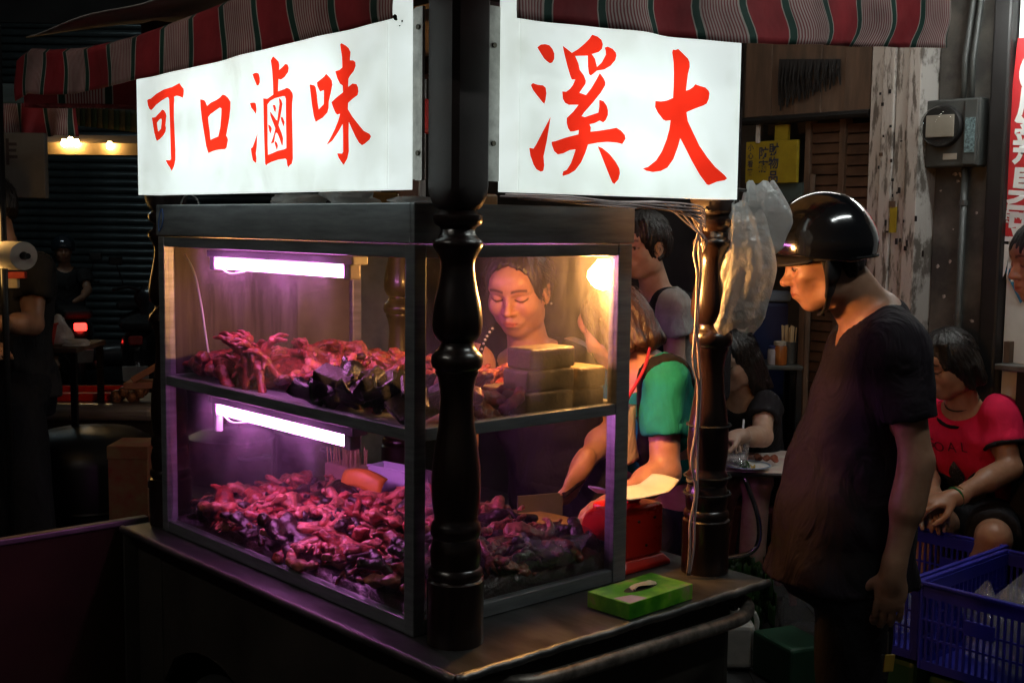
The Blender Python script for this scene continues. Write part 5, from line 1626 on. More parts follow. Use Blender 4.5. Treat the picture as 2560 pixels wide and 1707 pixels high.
for x, z in ((.045, .115), (.10, .118), (.072, .055)):
    B().tube([(x, .0005, z), (x, -.002, z)], .0035, 8).build('screw', 'screw', sc)
B().box(.045, .090, .035, .080, .150, .172).build('neck', 'scale_red', sc, bevel=.004)
B().box(.03, .105, .045, .07, .171, .178).build('bracket', 'scale_red', sc, bevel=.002)
def pan(u, v):
    x = -.060 + .222 * u; y = -.030 + .105 * v
    e = abs(u - .5) * 2
    return (x, (y - .025) * (1 - .2 * e ** 2) + .025, .180 + .024 * max(0, e - .62) ** 1.2 / .38 ** 1.2 * .9 + .004 * math.sin(v * 3))
B().sheet(pan, 24, 10).build('pan', 'enamel_white', sc, smooth=True, solid=.003)
# tissue box: green printed card with an oval mouth
def green_print():
    m, t, p = new_mat('tissue_print')
    N, Lk = t.nodes.new, t.links.new
    tc = N('ShaderNodeTexCoord'); n1 = N('ShaderNodeTexNoise'); n1.inputs['Scale'].default_value = 16; n1.inputs['Detail'].default_value = 5
    Lk(tc.outputs['Object'], n1.inputs['Vector'])
    rp = N('ShaderNodeValToRGB')
    el = rp.color_ramp.elements
    el[0].position, el[0].color = .30, (.04, .24, .015, 1)
    el[1].position, el[1].color = .60, (.20, .62, .03, 1)
    for q, c in ((.45, (.06, .36, .01, 1)), (.70, (.42, .40, .16, 1)), (.80, (.50, .48, .55, 1))):
        e = el.new(q); e.color = c
    Lk(n1.outputs[0], rp.inputs[0]); Lk(rp.outputs[0], p.inputs['Base Color'])
    p.inputs['Roughness'].default_value = .35
    MATS['tissue_print'] = m
green_print()
tb_ = thing('tissue_box', 'flat green printed tissue box lying on the counter edge', 'tissue box', MC @ Matrix.Translation((.503, -.138, .8590)) @ Matrix.Rotation(.04, 4, 'Z'))
B().box(-.105, .105, -.058, .058, 0, .034).build('carton', 'tissue_print', tb_, bevel=.0015)
ov = [(.052 * math.cos(t), .017 * math.sin(t)) for t in [2 * math.pi * i / 24 for i in range(24)]]
B().add(*flat_poly([ov], lambda x, y: (x, y, .0345))).build('mouth', 'black_rubber', tb_)
mat('tissue_paper', (.75, .68, .52), .8, var=.1)
B().sheet(lambda u, v: (-.030 + .075 * u, -.010 + .018 * v + .004 * math.sin(u * 9), .036 + .008 * math.sin(u * 3.1) * (1 - abs(v - .5)) + .003 * math.sin(v * 9 + u * 5)), 14, 8).build('tissue', 'tissue_paper', tb_, smooth=True, solid=.001)
B().add(*flat_poly([[(-.10, -.056), (-.045, -.056), (-.055, -.02), (-.10, -.01)]], lambda x, y: (x, y, .0344))).build('label_patch', mat('label_lilac', (.42, .40, .55), .5), tb_)
# cleaver and chopping board behind the case
mat('board_wood', (.32, .18, .09), .6, nscale=18, var=.4, stretch=(1, 6, 1))
brd = B().lathe([(.16, 0), (.165, .004), (.165, .046), (.16, .05)], 32).build('chopping_board', 'board_wood', None, smooth=True, angle=40, frame=MC @ Matrix.Translation((.735, .42, .8585)))
brd.matrix_world = MC @ Matrix.Translation((.70, .36, .8585)) @ Matrix.Diagonal((.48, 1, 1, 1))
tag(brd, 'round wooden chopping board under the helper\'s hands', 'chopping board')
cl = thing('cleaver', 'broad steel cleaver in the helper\'s hand', 'cleaver', Matrix.Translation(at(1292, 1128, 3.16)))
B().obox((-.060, -.024, -.035), (.060, .024, 0), (.0012, -.003, 0), (0, 0, .032)).build('blade', 'steel_dull', cl, bevel=.001)
B().tube([(.0, .0, -.01), (.055, .02, .030)], .011, 8).build('handle', 'dark_wood', cl, smooth=True)
# bag of noodles among the food at the front corner
film_mat('bag_white', (.90, .91, .90), .80, .3, 1., 38)
film_mat('bag_thin', (.8, .8, .84), .22, .15, 1., 34)
def bag(name, label, W_, D_, H_, m, frame, tie=.0, seed=1, group=None, n=26, nv=22, slump=.35):
    r = random.Random(seed); ph = [r.uniform(0, 6) for _ in range(8)]
    def fn(u, v):
        a = u * 2 * math.pi
        prof = (.25 + .75 * min(1, v / .12) ** .5) * (1 - (1 - tie) * max(0, (v - .55) / .45) ** 1.3) if tie else (.3 + .7 * min(1, v / .1) ** .5)
        cr = 1 + .10 * math.sin(3 * a + ph[0] + v * 4) + .07 * math.sin(5 * a + ph[1] - v * 7) + .05 * math.sin(9 * a + ph[2] + v * 11)
        x = W_ * prof * cr * math.cos(a) + .02 * math.sin(v * 5 + ph[3]) * W_ * 4
        y = D_ * prof * cr * math.sin(a) + .012 * math.sin(v * 6 + ph[4])
        return (x, y, H_ * v * (1 - .06 * math.sin(2 * a + ph[5])))
    o = B().sheet(fn, n, nv).build(name, m, None, smooth=True, frame=frame)
    return tag(o, label, 'plastic bag', group)
bag('plastic_bag', 'knotted clear bag of noodles in the lower tray by the turned post', .030, .028, .14, 'bag_thin', MC @ Matrix.Translation((.30, .36, .93)), tie=.25, seed=3)
o = bag('plastic_bag', 'shiny clear bag spread over cut meat near the scale in the lower tray', .085, .06, .07, 'bag_thin', MC @ Matrix.Translation((.47, .10, .90)), seed=6)
# white carrier bags hanging from the right post: gathered at the handles, full below, creased
def hung_bag(label, W_, D_, H_, frame, seed, group):
    r = random.Random(seed); ph = [r.uniform(0, 6) for _ in range(9)]
    def fn(u, v):
        a = u * 2 * math.pi
        w = (.70 + .30 * min(1, v / .08)) * (1 - .50 * max(0, (v - .45) / .55) ** 1.2)
        g = .05 + .16 * max(0, v - .3)
        ca, sa = math.cos(a), math.sin(a)
        q = (abs(ca) ** 3 + abs(sa) ** 3) ** (-1 / 3)
        cr = q * (1 + g * math.sin(7 * a + ph[0] + v * 2) + .06 * math.sin(3 * a + ph[1] + 5 * v) + .05 * math.sin(12 * a + ph[2] - 6 * v) * v + .05 * math.sin(9 * v + 2 * a + ph[6]))
        x = W_ * w * cr * ca + .012 * math.sin(v * 4 + ph[3])
        y = D_ * w * cr * sa + .010 * math.sin(v * 5 + ph[4])
        return (x, y, H_ * v + .012 * math.sin(2 * a + ph[5]) * (1 - v) + .006 * math.sin(5 * a + ph[7]))
    o = B().sheet(fn, 60, 44).build('plastic_bag', 'bag_white', None, smooth=True, frame=frame)
    return tag(o, label, 'plastic bag', group)
HB = 'white carrier bags hung on the right post'
for i, (a, b, z, w, d, h, rz, lab) in enumerate(((.838, -.128, 1.425, .060, .036, .29, -.6, 'front white carrier bag hanging from the right post, lit yellow from behind'), (.895, -.105, 1.475, .050, .034, .26, -.3, 'rear white carrier bag of the pair on the right post'), (.872, -.150, 1.61, .052, .020, .15, -.75, 'folded white carrier bag draped highest on the right post'))):
    hung_bag(lab, w, d, h, MC @ Matrix.Translation((a, b, z)) @ Matrix.Rotation(rz, 4, 'Z'), 20 + i, HB)
B().tube([(.80, -.12, 1.745), (.88, -.125, 1.74)], .004, 6).build('bag_hook', 'steel_dull', cart)
# cables strapped to the right post, and the bundle below the light box
mat('cable_pale', (.50, .40, .40), .6, var=.3)
CB = 'pale cables strapped to the right post'
for i in range(2):
    off = i * .009 - .004
    pts = [(.735 + off, -.095, 1.70), (.728 + off, -.098, 1.66), (.722 + off, -.095, 1.60), (.728 + off, -.096, 1.55), (.722 + off * .8, -.100, 1.45), (.720 + off, -.102, 1.36), (.735 + off, -.100, 1.30), (.738 + off * .8, -.098, 1.20), (.722 + off * 1.2, -.102, 1.13), (.730 + off, -.105, 1.06), (.722 + off, -.104, .99), (.716 + off * .9, -.106, .93), (.712 + off, -.104, .866)]
    o = B().tube(smooth_path([(p[0] + .014 + .004 * math.sin(k * 2.3 + i * 2), p[1] + .022 - .003 * i, p[2]) for k, p in enumerate(pts)], 4), .0032, 6).build('cable', 'cable_pale', None, smooth=True, frame=MC)
    tag(o, 'pale cable running down the right post, %s of the pair' % ('left one' if i == 0 else 'right one'), 'cable', CB)
for z, r_ in ((1.205, .050), (1.085, .0535), (1.045, .0535)):
    B().tube([(.803 + r_ * math.cos(t), -.069 + r_ * math.sin(t), z) for t in [2 * math.pi * i / 20 for i in range(21)]], .003, 5).build('cable_tie', 'black_rubber', cart)
CB2 = 'loose wires under the right light box'
for i in range(7):
    z0 = 1.716 - .003 * (i % 3)
    pts = [(.14 + .05 * i % .2, -.10 + .004 * i, z0), (.30, -.105 + .003 * i, z0 - .004 * (i % 2)), (.45, -.10, z0 - .008 + .004 * math.sin(i)), (.60, -.11 + .003 * i, z0 - .006 - .004 * (i % 3)), (.70, -.115, 1.702 - .006 * i), (.730, -.10, 1.675 - .004 * i)]
    o = B().tube(smooth_path(pts, 4), .0022, 5).build('wire', 'cable_pale', None, smooth=True, frame=MC)
    tag(o, 'thin pale wire sagging under the right light box', 'wire', CB2)
for i in range(3):
    pts = [(.60 + .03 * i, -.10, 1.705), (.66 + .02 * i, -.11, 1.665 - .006 * i), (.70 + .01 * i, -.115, 1.64 - .006 * i), (.726, -.10, 1.612 - .004 * i)]
    o = B().tube(smooth_path(pts, 5), .002, 5).build('wire', 'cable_pale', None, smooth=True, frame=MC)
    tag(o, 'loop of pale wire hanging from the right light box to the post', 'wire', CB2)
# odds and ends lying on the roof of the case, seen under the light boxes
o = B().tube(smooth_path([(.05, 1.0 + .05 * math.cos(t), 1.695 + .03 * math.sin(t)) for t in [math.pi * i / 12 for i in range(13)]], 2), .002, 5).build('wire', 'white_plastic', None, smooth=True, frame=MC)
tag(o, 'hoop of white wire on top of the case at its left end', 'wire')
for i, (b, h) in enumerate(((.56, .030), (.36, .034), (.12, .02))):
    bag('plastic_bag', ('crumpled white bag on the case roof under the third character', 'crumpled white bag on the case roof under the last character', 'small white scrap of bag on the case roof by the post')[i], .05, .08 - .02 * i, h, 'bag_white', MC @ Matrix.Translation((.10, b, 1.692)), seed=40 + i, n=20, nv=8)
mat('amber_pack', (.55, .30, .06), .35, var=.4)
for i, (a, b, w) in enumerate(((.30, .55, .05), (.47, .40, .07))):
    o = B().box(-w, w, -.03, .03, 0, .035).build('food_pack', 'amber_pack', None, bevel=.006, frame=MC @ Matrix.Translation((a, b, 1.697)) @ Matrix.Rotation(.2 * i, 4, 'Z'))
    tag(o, 'amber food pack on the case roof %s' % ('nearer the corner post' if i == 0 else 'nearer the bulb'), 'package')

# ================================================================ arcade and shop fronts on the right
def fac(px, py, a=3.3):
    """(b, z) of the shop front plane seen at a view pixel"""
    k = 1 / .91875
    du, dv = px * k - 1280, py * k - 853.5
    d = cf_ + cr_ * (du / FPX) - cu_ * (dv / FPX)
    n = MC.to_3x3() @ Vector((1, 0, 0))
    t = (W(a, 0, 0) - Vector((0, 0, CAM_H))).dot(n) / d.dot(n)
    p = MC.inverted() @ (Vector((0, 0, CAM_H)) + d * t)
    return p.y, p.z
mat('wall_dark', (.060, .054, .050), .85, nscale=3, var=.6, bump=.5, bscale=18)
mat('wall_peel', (.11, .10, .085), .85, nscale=5, col2=(.035, .032, .030), bump=.8, bscale=14)
mat('wall_white', (.80, .83, .81), .6, nscale=3, var=.2)
mat('wood_white', (.45, .41, .38), .8, nscale=9, col2=(.12, .10, .085), stretch=(1, 4, .8), bump=.6, bscale=30)
for e_, q_ in zip([n for n in MATS['wood_white'].node_tree.nodes if n.type == 'VALTORGB'][0].color_ramp.elements, (.40, .50)):
    e_.position = q_
mat('wood_brown', (.13, .078, .050), .7, nscale=6, var=.5, stretch=(1, 3, .5), bump=.3)
mat('shutter_brown', (.16, .085, .05), .4, .5, nscale=8, var=.5)
mat('iron_dark', (.02, .018, .018), .5, .4)
mat('navy_plastic', (.02, .03, .12), .5); mat('pale_blue', (.25, .36, .55), .5)
shop = thing('shop_front', 'old shop front of whitewashed timber, brown shutters and dark peeling wall', 'building', MC)
def fbox(px0, px1, py0, py1, a0, a1, nm, m, parent=shop, aref=3.3, **kw):
    b0, z1 = fac(px0, py0, aref); b1, z0 = fac(px1, py1, aref)
    _, z0a = fac((px0 + px1) / 2, py1, aref); _, z1a = fac((px0 + px1) / 2, py0, aref)
    return B().box(a0, a1, min(b0, b1), max(b0, b1), z0a, z1a).build(nm, m, parent, **kw)
B().box(3.52, 3.7, -1.2, 6.5, 0, 4.6).build('wall', 'wall_dark', shop)
# meter wall and door post
b_l, _ = fac(2132, 400); b_r, _ = fac(2268, 400)
B().box(3.36, 3.515, b_r, b_l, 0, 4.2).build('peeling_wall', 'wall_peel', shop)
b_r2, _ = fac(2308, 400)
B().box(3.28, 3.515, b_r2 - .005, b_r - .002, 0, 4.2).build('door_post', 'iron_dark', shop, bevel=.01)
B().box(3.34, 3.515, -1.2, b_r2 - .010, 0, 2.9).build('white_wall', 'wall_white', shop)
# whitewashed timber post, made of boards
b0, _ = fac(2012, 400); b1, _ = fac(2130, 400)
n_ = 4
for i in range(n_):
    x0 = b1 + (b0 - b1) * i / n_; x1 = b1 + (b0 - b1) * (i + 1) / n_
    B().box(3.22 + .012 * (i % 2), 3.40, x0 + .002, x1 - .002, 0, 2.52 - .02 * (i % 2)).build('timber_board', 'wood_white', shop, bevel=.004)
for i in range(30):
    px, py = 2018 + 105 * random.random(), 200 + 700 * random.random()
    bq, zq = fac(px, py, 3.22)
    w_, h_ = .003 + .004 * random.random(), .003 + .010 * random.random()
    B().box(3.2165, 3.2195, bq - w_, bq + w_, zq - h_, zq + h_).build('nail_hole', 'iron_dark', shop)
# upper boards and rail
for i in range(5):
    xa, xb = 1728 + i * 57, 1728 + (i + 1) * 57 - 4
    fbox(xa, xb, 60, 270, 3.26 + .01 * (i % 2), 3.30 + .01 * (i % 2), 'upper_board', 'wood_brown', bevel=.003)
bq0, zq0 = fac(1722, 283); bq1, zq1 = fac(2015, 262)
B().tube([(3.24, bq0, (zq0 + zq1) / 2), (3.24, bq1, (zq0 + zq1) / 2)], .018, 8).build('rail', 'iron_dark', shop)
# tattered dark fringe hanging in front of the boards
for i in range(46):
    px = 1812 + i * 3.0
    L_ = 105 - i * 1.3 + 14 * math.sin(i * 1.7)
    bq, zt = fac(px, 140); _, zb = fac(px, 140 + L_)
    B().tube([(3.235, bq, zt), (3.23 + .01 * math.sin(i), bq + .008 * math.sin(i * 2.1), (zt + zb) / 2), (3.235, bq + .012 * math.sin(i * 3.3), zb)], [.006, .0075, .003], 5).build('fringe_strand', 'iron_dark', shop)
# brown louvred shutters, slat by slat
for (p0, p1) in ((1857, 1925), (1937, 2006)):
    bl, _ = fac(p0, 400); br, _ = fac(p1, 400)
    _, zt = fac((p0 + p1) / 2, 282); _, zb = fac((p0 + p1) / 2, 1000)
    zt_ = zt
    k = 0
    while zt_ > .25:
        B().obox((3.33, (bl + br) / 2, zt_ - .022), (.004, 0, .020), (0, (bl - br) / 2, 0), (.010, 0, -.002)).build('shutter_slat', 'shutter_brown', shop)
        zt_ -= .047; k += 1
    for bb_ in (bl + .012, br - .012):
        B().box(3.30, 3.36, bb_ - .014, bb_ + .014, .2, zt + .02).build('shutter_frame', 'wood_brown', shop, bevel=.003)
# yellow notice board
def yb(px0, px1, py0, py1, nm, label=None):
    b0_, z1_ = fac(px0, py0); b1_, z0_ = fac(px1, py1)
    return b0_, b1_, z0_, z1_
mat('sign_yellow', (.34, .25, .012), .5, var=.25); mat('ink_navy', (.02, .03, .08), .6); mat('teal_board', (.06, .095, .095), .6)
b0_, b1_, z0_, z1_ = yb(1726, 1840, 328, 420, '')
ys = thing('notice_board', 'dark yellow notice board with blue writing right of the light box', 'sign', MC @ Matrix.Translation((3.26, (b0_ + b1_) / 2, (z0_ + z1_) / 2)))
hw, hh = abs(b0_ - b1_) / 2, abs(z1_ - z0_) / 2
B().box(0, .02, -hw, hw, -hh, hh).build('board', 'sign_yellow', ys, bevel=.002)
B().box(.001, .019, -hw * .62, -hw * .12, hh + .001, hh + .07).build('board_tab', 'sign_yellow', ys)
TM = lambda y, z: Matrix(((0, 0, -1, -.0015), (-1, 0, 0, y), (0, 1, 0, z), (0, 0, 0, 1)))
for j, ch in enumerate('財物品'):
    letters('character', ch, .058, 'ink_navy', ys, TM(-hw * .12, hh * .55 - j * .062), .0012)
for j, ch in enumerate('防竊'):
    letters('character', ch, .058, 'ink_navy', ys, TM(hw * .28, hh * .40 - j * .062), .0012)
for j, ch in enumerate('小心看管'):
    letters('character', ch, .034, 'ink_navy', ys, TM(hw * .80, hh * .70 - j * .038), .0006)
fbox(1724, 1842, 421, 560, 3.29, 3.31, 'teal_panel', 'teal_board')
fbox(1752, 1758, 285, 330, 3.25, 3.26, 'hanging_strap', 'wood_white')
# stickers and scraps on the timber post
for i, (px, py, w, h_, m_) in enumerate(((2052, 505, 18, 60, 'sign_yellow'), (2050, 470, 16, 16, 'wood_brown'), (2024, 355, 9, 8, 'wood_brown'))):
    bq, zq = fac(px, py, 3.22)
    B().box(3.216, 3.219, bq - w * .0009, bq + w * .0009, zq - h_ * .0009, zq + h_ * .0009).build('sticker', m_, shop)
for i in range(16):
    px, py = 2140 + 110 * random.random(), 400 + 420 * random.random()
    bq, zq = fac(px, py, 3.36)
    s_ = .003 + .008 * random.random()
    out_ = [(s_ * random.uniform(.4, 1.3) * math.cos(t), s_ * random.uniform(.5, 1.6) * math.sin(t), 0) for t in [2 * math.pi * q / 7 for q in range(7)]]
    B().add(out_, [tuple(range(7))]).build('paint_flake', 'wood_white', shop).matrix_local = Matrix.Translation((3.358, bq, zq)) @ Matrix.Rotation(-math.pi / 2, 4, 'Y')
# electricity meter
bm, zm = fac(2190, 308, 3.3)
mt = thing('electricity_meter', 'grey electricity meter with a round glass dial on the dark wall', 'meter', MC @ Matrix.Translation((3.35, bm, zm)))
mat('meter_grey', (.055, .058, .055), .5, nscale=10, var=.4); mat('meter_face', (.34, .30, .25), .6, nscale=8, var=.2)
hb = abs(fac(2132, 300)[0] - fac(2262, 300)[0]) / 2
B().box(-.07, -.001, -hb, hb, -.135, .14).build('case', 'meter_grey', mt, bevel=.008)
B().box(-.085, -.0705, -hb + .005, -hb + .065, -.13, .135).build('terminal_cover', 'meter_grey', mt, bevel=.006)
dm = B().lathe([(.086, 0), (.088, .02), (.082, .03)], 30).build('dial_ring', 'iron_dark', mt, smooth=True, angle=40)
dm.matrix_local = Matrix.Translation((-.0705, .032, .03)) @ Matrix.Rotation(-math.pi / 2, 4, 'Y')
B().box(-.045, .045, -.062, .062, .0305, .036).build('dial_plate', 'meter_face', dm, bevel=.012)
pane_mat('meter_glass', dirt=.02)
B().lathe([(.080, .030), (.078, .055), (.066, .075), (.0, .082)], 28, cap=False).build('dial_glass', 'meter_glass', dm, smooth=True)
mat('meter_label', (.20, .30, .32), .5, nscale=90, var=.8)
B().box(-.0875, -.0855, -hb + .012, -hb + .055, -.08, .06).build('label', 'meter_label', mt)
B().box(-.0725, -.0705, -.03, .03, -.105, -.08).build('label', 'meter_face', mt)
for dy in (.0, -.035):
    B().tube([(-.035, -.028 + dy, .141), (-.035, -.028 + dy, .30), (-.03, -.05 + dy, .55), (-.03, -.055 + dy, 1.9)], .012, 8).build('conduit', 'meter_grey', mt, smooth=True)
B().tube([(-.035, -.05, -.136), (-.035, -.05, -1.6)], .014, 8).build('conduit', 'meter_grey', mt, smooth=True)
for z in (-.28, -.75):
    B().lathe([(.018, z - .01), (.018, z + .01)], 10, (-.035, -.05)).build('conduit_collar', 'meter_grey', mt)
# red banner with white writing on the white wall
bb0, zt = fac(2318, 95, 3.3); _, zb = fac(2318, 548, 3.3)
bw = .36
ban = thing('banner', 'red banner with white vertical writing on the white wall at right', 'banner', MC @ Matrix.Translation((3.318, bb0 - bw / 2, (zt + zb) / 2)) @ Matrix.Rotation(.065, 4, 'X'))
mat('banner_red', (.55, .025, .03), .5, var=.12); mat('banner_white', (.8, .8, .78), .5, var=.05)
H2 = (zt - zb) / 2
B().box(0, .012, -bw / 2, bw / 2, -H2, H2).build('sheet', 'banner_red', ban)
z_ = H2 - .265
for ch, dz in zip('麻辣臭豆腐', (.165, .165, .16, .16, .15)):
    letters('character', ch, .165, 'banner_white', ban, TM(bw / 2 - .108, z_), .004)
    z_ -= dz * .955
letters('character', '每份', .072, 'banner_white', ban, TM(bw / 2 - .090, -H2 + .065), .0015)
letters('character', '50元', .085, 'banner_white', ban, TM(bw / 2 - .21, -H2 + .075), .0015)
rd = B().lathe([(.0, 0), (.105, 0), (.105, .002), (0, .002)], 28, cap=False).build('round_crest', 'banner_white', ban)
rd.matrix_local = Matrix.Translation((-.001, bw / 2 - .128, H2 - .13)) @ Matrix.Rotation(-math.pi / 2, 4, 'Y')
letters('character', '香', .12, mat('crest_ink', (.12, .08, .08), .6), ban, TM(bw / 2 - .128, H2 - .13) @ Matrix.Translation((0, 0, .003)), .002)
# blue diamond sticker and ledge on the white wall
bq, zq = fac(2326, 648, 3.3)
o = B().add([(3.334, bq + .055, zq + .05), (3.334, bq - .09, zq + .06), (3.334, bq - .06, zq - .03), (3.334, bq - .02, zq - .085)], [(0, 1, 2, 3)]).build('sticker', mat('sticker_blue', (.05, .30, .55), .4, nscale=20, var=.5), None, solid=.002, frame=MC)
tag(o, 'blue diamond sticker on the white wall below the banner', 'sticker')
bq, zq = fac(2300, 835, 3.3)
lg = thing('wall_ledge', 'narrow worn metal ledge on the white wall at the right edge', 'ledge', MC)
B().box(3.24, 3.338, bq - .5, bq, zq - .02, zq + .004).build('plate', 'steel_worn', lg, bevel=.004)
B().box(3.30, 3.338, bq - .03, bq - .006, zq + .005, zq + .09).build('bracket', 'wood_brown', lg)
B().box(3.27, 3.338, -1.1, bq - .08, .0, zq - .022).build('cabinet', 'iron_dark', lg)
B().obox(W(3.05, -.35, 2.60), MC.to_3x3() @ Vector((.25, 0, 0)), MC.to_3x3() @ Vector((0, .75, 0)), (0, 0, .02)).build('beam', 'wood_white', None)
tag(bpy.data.objects['beam'], 'pale beam at the top right corner over the banner', 'beam')

# ================================================================ lamps of the place, and others added out of view
def strip_lamp(name, label, p, d, length, strength, col=(.93, 1., .97), rad=.014, cord=True):
    t = thing(name, label, 'lamp', Matrix.Translation(p))
    d = Vector(d).normalized()
    key = 'lamp_%s' % round(strength, 2)
    lamp_mat(key + str(col), col, strength)
    B().tube([-d * length / 2, d * length / 2], rad, 10).build('tube', key + str(col), t, smooth=True, angle=60)
    u = Vector((0, 0, 1)); s = d.cross(u).normalized()
    B().obox(u * (rad + .02), d * (length / 2 + .03), s * .03, u * .012).build('housing', 'white_plastic', t, bevel=.004)
    for q in (-1, 1):
        B().obox(d * q * (length / 2 + .012), d * .011, s * .018, u * (rad + .006)).build('end_cap', 'white_plastic', t)
    if cord:
        for q in (-.35, .35):
            B().tube([d * q * length + u * (rad + .03), d * q * length + u * (rad + .9)], .003, 5).build('chain', 'steel_dull', t)
    return t
strip_lamp('fluorescent_lamp', 'white fluorescent lamp over the red banner at the top right', at(2440, -40, 4.45), MC.to_3x3() @ Vector((0, 1, 0)), .6, 110.)
strip_lamp('fluorescent_lamp', 'white fluorescent lamp hung over the diners\' table', Vector((.95, 4.62, 2.75)), (1, .1, 0), 1.2, 24., col=(1., .98, .9))  # added above the frame to brighten the table, diners and pillar
strip_lamp('fluorescent_lamp', 'white fluorescent lamp hung over the aisle in front of the customer', Vector((1.55, 2.15, 2.95)), (.75, .67, 0), 1.2, 62.)
strip_lamp('fluorescent_lamp', 'unseen fluorescent lamp added over the street in front of the long light box', Vector((-1.75, 1.05, 3.0)), (-.67, .75, 0), 1.2, 48., col=(1., .93, .82))  # added out of view to brighten the left awning and steel fascia

# ================================================================ table, food and seats of the diners
mat('table_print', (.74, .72, .64), .35, nscale=7, col2=(.55, .34, .32), var=.3); mat('chrome', (.55, .55, .56), .2, 1.)
tbl = thing('folding_table', 'folding table with a floral top and bent tube legs', 'table', Matrix.Translation((1.0, 4.86, 0)) @ Matrix.Rotation(-.12, 4, 'Z'))
B().box(-.42, .42, -.24, .24, .70, .716).build('table_top', 'table_print', tbl, bevel=.003)
B().tube([(-.42, -.243, .706), (.42, -.243, .706), (.42, .243, .706), (-.42, .243, .706), (-.42, -.243, .706)], .009, 6).build('table_edge', 'iron_dark', tbl)
for s in (-1, 1):
    B().tube(smooth_path([(s * .10 - .16, -.20, .69), (s * .14 - .14, -.20, .52), (s * .13 - .14, -.20, .40), (s * .02 - .14, -.20, .36), (-.30, -.20, .34), (-.34, .2 * s, 0.01)], 5), .010, 8).build('leg', 'chrome', tbl, smooth=True)
    B().tube([(.30, s * .2, .69), (.34, s * .2, .01)], .010, 8).build('leg', 'chrome', tbl, smooth=True)
mat('cup_film', (.7, .7, .7), .3)
cupP = Vector((at(1697, 1000, 4.74).x, 4.74, .717))
cup = thing('plastic_cup', 'clear plastic cup with a white straw on the folding table', 'cup', Matrix.Translation(cupP))
film_mat('cup_plastic', (.8, .8, .78), .28, .12, .1, 10)
B().lathe([(.034, 0), (.047, .115)], 20).build('cup_wall', 'cup_plastic', cup, smooth=True, angle=40)
B().lathe([(.049, .113), (.050, .122), (.047, .124)], 20).build('rim', 'white_plastic', cup, smooth=True)
mat('tea', (.10, .035, .012), .2)
B().lathe([(.0335, .003), (.036, .022)], 18).build('drink', 'tea', cup)
B().tube([(.004, -.01, .01), (.012, -.03, .19)], .0042, 8).build('straw', 'white_plastic', cup, smooth=True)
plP = Vector((at(1718, 1018, 4.68).x, 4.68, .7175))
plt = thing('plate', 'white plate of greens with a blue rim on the folding table', 'plate', Matrix.Translation(plP))
B().lathe([(.0, .001), (.055, .002), (.092, .014), (.094, .016), (.055, .006), (.0, .004)], 28, cap=False).build('dish', 'enamel_white', plt, smooth=True)
B().tube([(.088 * math.cos(t), .088 * math.sin(t), .0165) for t in [2 * math.pi * i / 28 for i in range(29)]], .002, 5).build('blue_rim', 'pale_blue', plt)
mat('greens', (.03, .10, .015), .5, nscale=60, var=.7); mat('egg_yellow', (.42, .28, .05), .5)
for i in range(22):
    t, r_ = random.uniform(0, 6.28), .045 * random.random()
    x, y = r_ * math.cos(t) - .015, r_ * math.sin(t)
    B().sheet(lambda u, v: (x + .018 * (u - .5), y + .014 * (v - .5), .014 + .006 * math.sin(u * 4 + i) + .005 * math.sin(v * 4 + i * 2)), 3, 3).build('leaf', 'greens' if x < .012 else 'egg_yellow', plt, smooth=True, solid=.002)
bag('plastic_bag', 'crumpled clear bag on the folding table beside the plate', .055, .04, .07, 'bag_thin', Matrix.Translation((at(1684, 1040, 4.66).x, 4.665, .718)), seed=61)
o = B().sheet(lambda u, v: (.09 * (u - .5), .05 * (v - .5), .02 + .014 * math.sin(u * 9) * math.sin(v * 7 + u * 5)), 14, 10).build('napkin', cloth('rust_cloth', (.22, .07, .04)), None, smooth=True, solid=.004, frame=Matrix.Translation((at(1762, 1005, 4.75).x, 4.76, .725)))
tag(o, 'crumpled rust-coloured cloth on the folding table', 'cloth')
stool = thing('stool', 'small pink plastic stool under the seated woman', 'stool', Matrix.Translation((1.96, 4.98, 0)))
mat('stool_pink', (.45, .14, .14), .45)
B().lathe([(.13, .40), (.15, .405), (.155, .42), (.15, .43)], 20).build('seat', 'stool_pink', stool, smooth=True, angle=40)
for s in (-1, 1):
    for q in (-1, 1):
        B().tube([(s * .10, q * .10, .40), (s * .15, q * .15, 0)], .017, 6).build('leg', 'stool_pink', stool)
stool2 = copy_tree(stool); stool2.location = (at(1738, 1085, 5.28).x, 5.30, .02); stool2['label'] = 'plastic stool under the diner in black'
# serving stand behind the diners: counter, jars, chopsticks, blue box
p0 = at(1785, 835, 5.55)
st = thing('side_stand', 'grey side stand with jars behind the diners', 'stand', Matrix.Translation((p0.x, 5.6, 0)))
B().box(-.16, .10, -.14, .14, p0.z - .02, p0.z).build('shelf_top', 'meter_grey', st, bevel=.004)
for x in (-.14, .085):
    for y in (-.12, .12):
        B().box(x - .012, x + .012, y - .012, y + .012, 0, p0.z - .021).build('leg', 'iron_dark', st)
B().tube([(.115, -.12, 0), (.115, -.12, 1.9)], .014, 8).build('pole', 'wood_brown', st)
for nm, px, r_, h_, m_, lab in (('sauce_jar', 1788, .034, .105, mat('jar_orange', (.30, .09, .02), .25), 'orange lidded sauce jar on the side stand'), ('sauce_bottle', 1772, .024, .085, mat('jar_pale', (.45, .36, .36), .35), 'small pale bottle with a violet cap on the side stand')):
    o = thing(nm, lab, 'jar', Matrix.Translation((at(px, 832, 5.52).x, 5.50, p0.z + .001)))
    B().lathe([(r_ * .95, 0), (r_, .01), (r_, h_ * .75), (r_ * .8, h_ * .85)], 16).build('glass', m_, o, smooth=True, angle=50)
    B().lathe([(r_ * .85, h_ * .855), (r_ * .85, h_), (r_ * .7, h_ * 1.03)], 16).build('lid', 'navy_plastic' if 'bottle' in nm else 'meter_face', o, smooth=True, angle=50)
